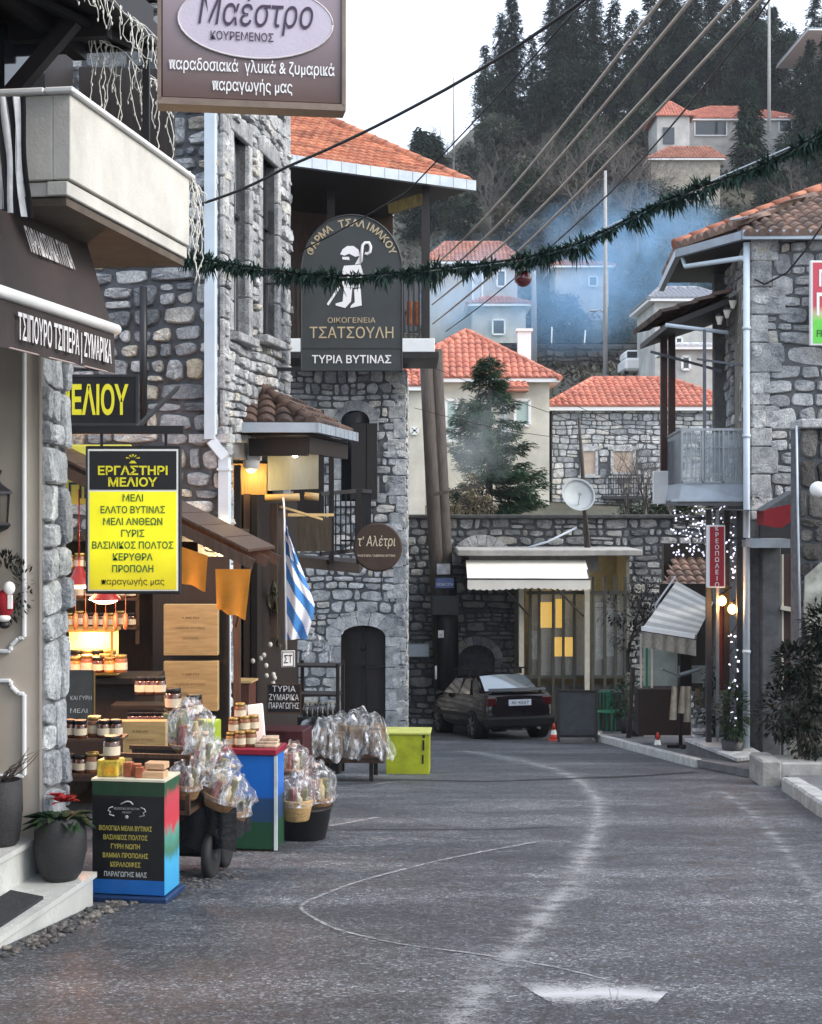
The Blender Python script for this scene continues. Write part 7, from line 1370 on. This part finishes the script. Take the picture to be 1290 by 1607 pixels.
def proto_bare(name, label, h, mat):
    t = T(name, label, 'tree', (0,0,0)); q = MB(); q.tube([(0,0,-.8),(.05,0,h*.35)], [h*.022,h*.015], 6); put('trunk', q, mat, t, False); q = MB()
    for k in range(5): a = k*1.26; twigs(q, V(.05,0,h*(.25+.04*k)), (math.cos(a)*.55,math.sin(a)*.55,1), h*.33, h*.009, 4)
    put('branches', q, mat, t, False); return t
m_pine = LEAF('dark_pine_needle', (.014,.024,.014), (.048,.066,.042)); m_fir = LEAF('mid_fir_needle', (.016,.034,.020), (.045,.08,.045)); m_olive = LEAF('grey_olive_leaf', (.05,.06,.045), (.12,.13,.10)); m_brush = LEAF('brown_brush', (.05,.045,.034), (.13,.115,.09)); m_bare = M('grey_bare_twig', (.11,.095,.085), .9, var=.3, bump=0); m_dg = LEAF('dark_green_bush', (.020,.034,.018), (.065,.088,.05))
pcA = proto_conifer('pine_tree', 'x', 20, 3.9, 46, 14, m_pine, .10, .15); pcB = proto_conifer('pine_tree', 'x', 17, 3.2, 36, 11, m_pine, .18, .34)
pcC = proto_bush('pine_tree', 'x', 15, 3.6, 5200, m_pine, .5, 22)
def stand(proto, px, d, label, group, topy=None, h0=None, sc=None, fr=[]):
    x = X(px, d); z = terr(x, d)
    if topy is not None: sc = (Zp(topy, d)-z)/h0
    wf = rr.uniform(.8,1.35)
    if proto.name in used: return dup(proto, (x,d,z), rr.uniform(0,6.28), label, group, (sc*wf, sc*wf, sc))
    used.add(proto.name); proto.location = (x,d,z); proto.rotation_euler.z = rr.uniform(0,6.28); proto['label'] = label; proto['group'] = group; proto.scale = (sc,)*3; return proto
used = set(); g = 'pines on the skyline above the village'
for px, ty, d, p_, h0 in ((762,70,168,pcB,17),(785,20,172,pcB,17),(803,-5,168,pcA,20),(835,55,165,pcB,17),(872,-30,166,pcA,20),(898,-20,160,pcA,20),(930,-55,170,pcA,20),(962,0,166,pcB,17),(992,15,172,pcB,17),(1022,-10,168,pcB,17),(1052,-45,172,pcA,20),(1085,-30,166,pcA,20),(1118,-70,172,pcA,20),(1150,-40,168,pcA,20),(1183,-55,174,pcA,20),(1212,10,176,pcA,20),(1278,-10,176,pcB,17),(1300,0,172,pcA,20),(1068,30,164,pcA,20),(1135,40,166,pcA,20),(1200,60,168,pcA,20),(1236,95,172,pcB,17),(1272,62,147,pcA,20),(1300,50,148,pcA,20),(1255,90,149,pcB,17),(775,110,160,pcC,15),(850,120,158,pcC,15),(912,90,157,pcC,15),(985,100,158,pcC,15),(1020,60,163,pcC,15),(1110,60,162,pcC,15),(1165,30,165,pcC,15),(1235,40,166,pcC,15)):
    stand(p_, px, d, 'tall dark pine with gaps of sky in the skyline row' if p_ is pcB else 'tall dense dark pine in the skyline row' if p_ is pcA else 'round crowned dark pine standing below the skyline row', g, ty, h0)
fir = proto_conifer('fir_tree', 'x', 8, 1.5, 30, 12, m_fir, .06, .1); stand(fir, 1176, 147, 'bushy fir standing right in front of the red roofed villa', 'firs', 125, 8)
stand(fir, 660, 150, 'dark fir on the skyline just right of the tiled gallery roof', 'firs', 205, 8); stand(fir, 682, 152, 'dark low fir beside the thin skyline pole', 'firs', 215, 8)
# ragged fir before the cream house
t = T('ragged_fir', 'ragged green fir with sweeping branches in front of the cream house', 'tree', V(X(768,47),47,1.1)); q = MB(); hh = Zp(556,47)-1.1; q.tube([(0,0,-.6),(0,0,hh*.5),(0,0,hh)], [.13,.09,.02], 8); brs = []
for k in range(92):
    v = .05+.93*(k/92)**.95; z = hh*v; a = rr.uniform(0,6.283); ln = (1.95*(1-v)**.8+.12)*rr.uniform(.5,1.15); e = V(ln*math.cos(a), ln*math.sin(a), z+ln*rr.uniform(-.1,.35)); q.tube([(0,0,z), V(e.x*.5,e.y*.5,z-.05*ln), e], [.03,.02,.008], 4); brs.append((V(0,0,z), e, ln))
put('trunk', q, m_twig, t, False); q = MB()
for a, e, ln in brs:
    for i in range(int(ln*210)+16):
        f = rr.uniform(.15,1.05); c = a.lerp(e,f)+V(rr.uniform(-.14,.14), rr.uniform(-.14,.14), rr.uniform(-.16,.10)); leaf(q, c, (e-a).normalized()+V(rr.uniform(-.8,.8),rr.uniform(-.8,.8),rr.uniform(-.6,.3)), rr.uniform(.12,.28), rr.uniform(.04,.08), .2)
put('crown', q, LEAF('fir_spray', (.022,.058,.03), (.065,.13,.07)), t, False)
bu = proto_bush('olive_tree', 'x', 7, 3.0, 3600, m_olive, .42, 14); bd = proto_bush('evergreen_tree', 'x', 5.5, 2.4, 2600, m_dg, .4, 11); bb = proto_bush('brown_tree', 'x', 4.5, 2.3, 2000, m_brush, .36, 10)
stand(bu, 785, 147, 'big rounded grey olive tree below the skyline pines', 'rounded trees on the hill', None, 7, 1.15); stand(bu, 740, 150, 'grey olive tree at the left shoulder of the hill', 'rounded trees on the hill', None, 7, .8)
for px, d, s_ in ((830,138,.9),(880,140,1.0),(930,145,1.1),(1010,144,1.0),(1045,136,.9),(1090,134,.8),(1140,134,.9),(1210,140,.9),(1260,146,1.1),(1285,156,1.2),(700,146,.9),(1075,118,.9),(1160,116,.9),(1215,114,.9),(1265,118,1.1),(1295,112,1.0),(690,150,.8),(722,140,.9),(850,145,1.0),(905,150,1.1),(960,150,1.1),(1000,156,1.1),(1100,158,1.2),(1285,140,1.1),(1250,128,1.1),(1200,128,1.0),(1150,124,1.0),(1180,120,.9),(1230,120,1.0),(1110,122,.9),(1290,124,1.2),(1010,122,.9),(1040,124,.8),(970,118,.75),(860,119,.9),(900,118.5,.7),(800,118,.9)): stand(bd, px, d, 'dark evergreen tree crowding the hillside among the houses', 'evergreen trees on the hillside', None, 5.5, s_*rr.uniform(.85,1.1))
for px, d, s_ in ((700,132,1),(745,128,1),(800,132,1.1),(840,128,1),(880,134,1.1),(930,130,1.1),(975,136,1.1),(1005,130,1.0),(1270,112,1),(1220,106,1),(680,124,.9),(1140,110,.8),(1300,104,1.0),(890,126,.7),(985,145,1)): stand(bb, px, d, 'brown leafless brush tree on the hillside below the pines', 'brush trees on the hillside', None, 4.5, s_*rr.uniform(.85,1.2))
bt2 = proto_bare('bare_tree', 'x', 8, m_bare)
for px, d, s_ in ((770,138,1),(860,138,.9),(905,132,1.1),(950,134,1.0),(990,138,1.1),(1000,128,.9),(1015,134,1.0),(830,124,.8),(895,124,.8),(975,124,.8),(655,156,.9),(672,158,1),(690,160,.9),(1060,128,.8),(1245,134,.9),(720,120,.8),(920,140,1),(1030,150,.9)): stand(bt2, px, d, 'bare grey leafless tree on the slope among the houses', 'bare trees on the slope', None, 8, s_*rr.uniform(.85,1.15))
sh = proto_bush('dry_shrub', 'x', 1.9, .85, 1500, LEAF('dry_leaf', (.10,.08,.05), (.30,.25,.17)), .11, 8); stand(sh, 735, 42, 'dry straw coloured shrub on the wall top beside the wooden poles', 'shrubs on the retaining wall', None, 1.9, 1.05); stand(sh, 700, 43.5, 'dry shrub behind the wooden poles', 'shrubs on the retaining wall', None, 1.9, .8)
sh['category'] = 'shrub'
hb = proto_bush('wall_shrub', 'x', 1.1, .9, 1300, m_dg, .12, 8); hb['category'] = 'shrub'
for px, s_ in ((1000,.9),(1040,1.1),(1075,1.0)): stand(hb, px, 41, 'low dark shrub on top of the retaining wall behind the dish', 'low shrubs on the wall', None, 1.1, s_)
bt3 = proto_bare('bare_shrub', 'x', 2.6, m_bare); bt3['category'] = 'shrub'
for px, s_ in ((985,.9),(1015,1.0),(1050,.8)): stand(bt3, px, 39.5, 'bare twiggy shrub on the retaining wall before the stone cottage', 'bare shrubs on the wall', None, 2.6, s_)
q = MB()                                                          # undergrowth
for k in range(16000):
    d = rr.uniform(72,182); x = X(rr.uniform(620,1320), d)
    if 103 < d < 118: continue
    z = terr(x, d); w_ = .25+d*.003; leaf(q, (x,d,z+rr.uniform(0,.7)), (rr.uniform(-1,1),rr.uniform(-1,1),rr.uniform(.2,1.3)), w_*rr.uniform(.6,1.6), w_*rr.uniform(.3,.7), .2)
o = solo('undergrowth', q, m_brush, 'brown winter undergrowth covering the hillside', 'undergrowth', (0,0,0), kind='stuff')
# ================================================================== SMOKE
def smoke(label, px, py, d, rx, ry, rz, dens, col, sc, tilt=0):
    m = bpy.data.materials.new('chimney_smoke'); m.use_nodes = True; t = m.node_tree; t.nodes.remove(t.nodes['Principled BSDF']); o = t.nodes['Material Output']
    pv = N_(t, 'ShaderNodeVolumePrincipled'); pv.inputs['Color'].default_value = (*col, 1); pv.inputs['Anisotropy'].default_value = .1
    tc = N_(t, 'ShaderNodeTexCoord').outputs['Object']; mp = N_(t, 'ShaderNodeMapping'); mp.inputs['Scale'].default_value = (1/rx,1/ry,1/rz); t.links.new(tc, mp.inputs[0])
    ln = N_(t, 'ShaderNodeVectorMath', operation='LENGTH'); t.links.new(mp.outputs[0], ln.inputs[0]); fo = N_(t, 'ShaderNodeMapRange'); t.links.new(ln.outputs['Value'], fo.inputs[0]); fo.inputs[1].default_value = 1; fo.inputs[2].default_value = .25; fo.inputs[3].default_value = 0; fo.inputs[4].default_value = 1
    n = noise(t, tc, sc, 3, .6); mr = N_(t, 'ShaderNodeMapRange'); t.links.new(n, mr.inputs[0]); mr.inputs[1].default_value = .40; mr.inputs[2].default_value = .72
    a = N_(t, 'ShaderNodeMath', operation='MULTIPLY'); t.links.new(fo.outputs[0], a.inputs[0]); t.links.new(mr.outputs[0], a.inputs[1]); b = N_(t, 'ShaderNodeMath', operation='MULTIPLY'); t.links.new(a.outputs[0], b.inputs[0]); b.inputs[1].default_value = dens
    t.links.new(b.outputs[0], pv.inputs['Density']); t.links.new(pv.outputs[0], o.inputs['Volume']); q = MB(); q.blob((0,0,0), rx, ry, rz, 20, 12)
    s_ = solo('smoke', q, m, label, 'smoke', P(px,py,d), kind='stuff'); s_.rotation_euler = (0, tilt, 0); return s_
smoke('blue wood smoke drifting over the lawn and hill houses', 940, 425, 98, 10, 4, 5.6, .46, (.42,.70,.98), .21, R(-18)); smoke('pale smoke around the hill houses left of the lawn', 735, 455, 104, 5.5, 3, 4.2, .30, (.45,.72,1.0), .22); smoke('thin grey smoke in front of the ragged fir', 748, 690, 44.5, 1.5, .8, 1.7, .55, (.85,.93,.93), .8)

# ================================================================== THIN VALLEY HAZE
q = MB(); q.box((0,110,20), (360,260,100)); m = bpy.data.materials.new('valley_haze'); m.use_nodes = True; t = m.node_tree; t.nodes.remove(t.nodes['Principled BSDF']); pv = N_(t, 'ShaderNodeVolumePrincipled'); pv.inputs['Color'].default_value = (.86,.92,1,1); pv.inputs['Density'].default_value = .00022; pv.inputs['Anisotropy'].default_value = .2; t.links.new(pv.outputs[0], t.nodes['Material Output'].inputs['Volume'])
solo('haze', q, m, 'thin pale evening haze filling the valley air', 'haze', (0,0,0), kind='stuff')
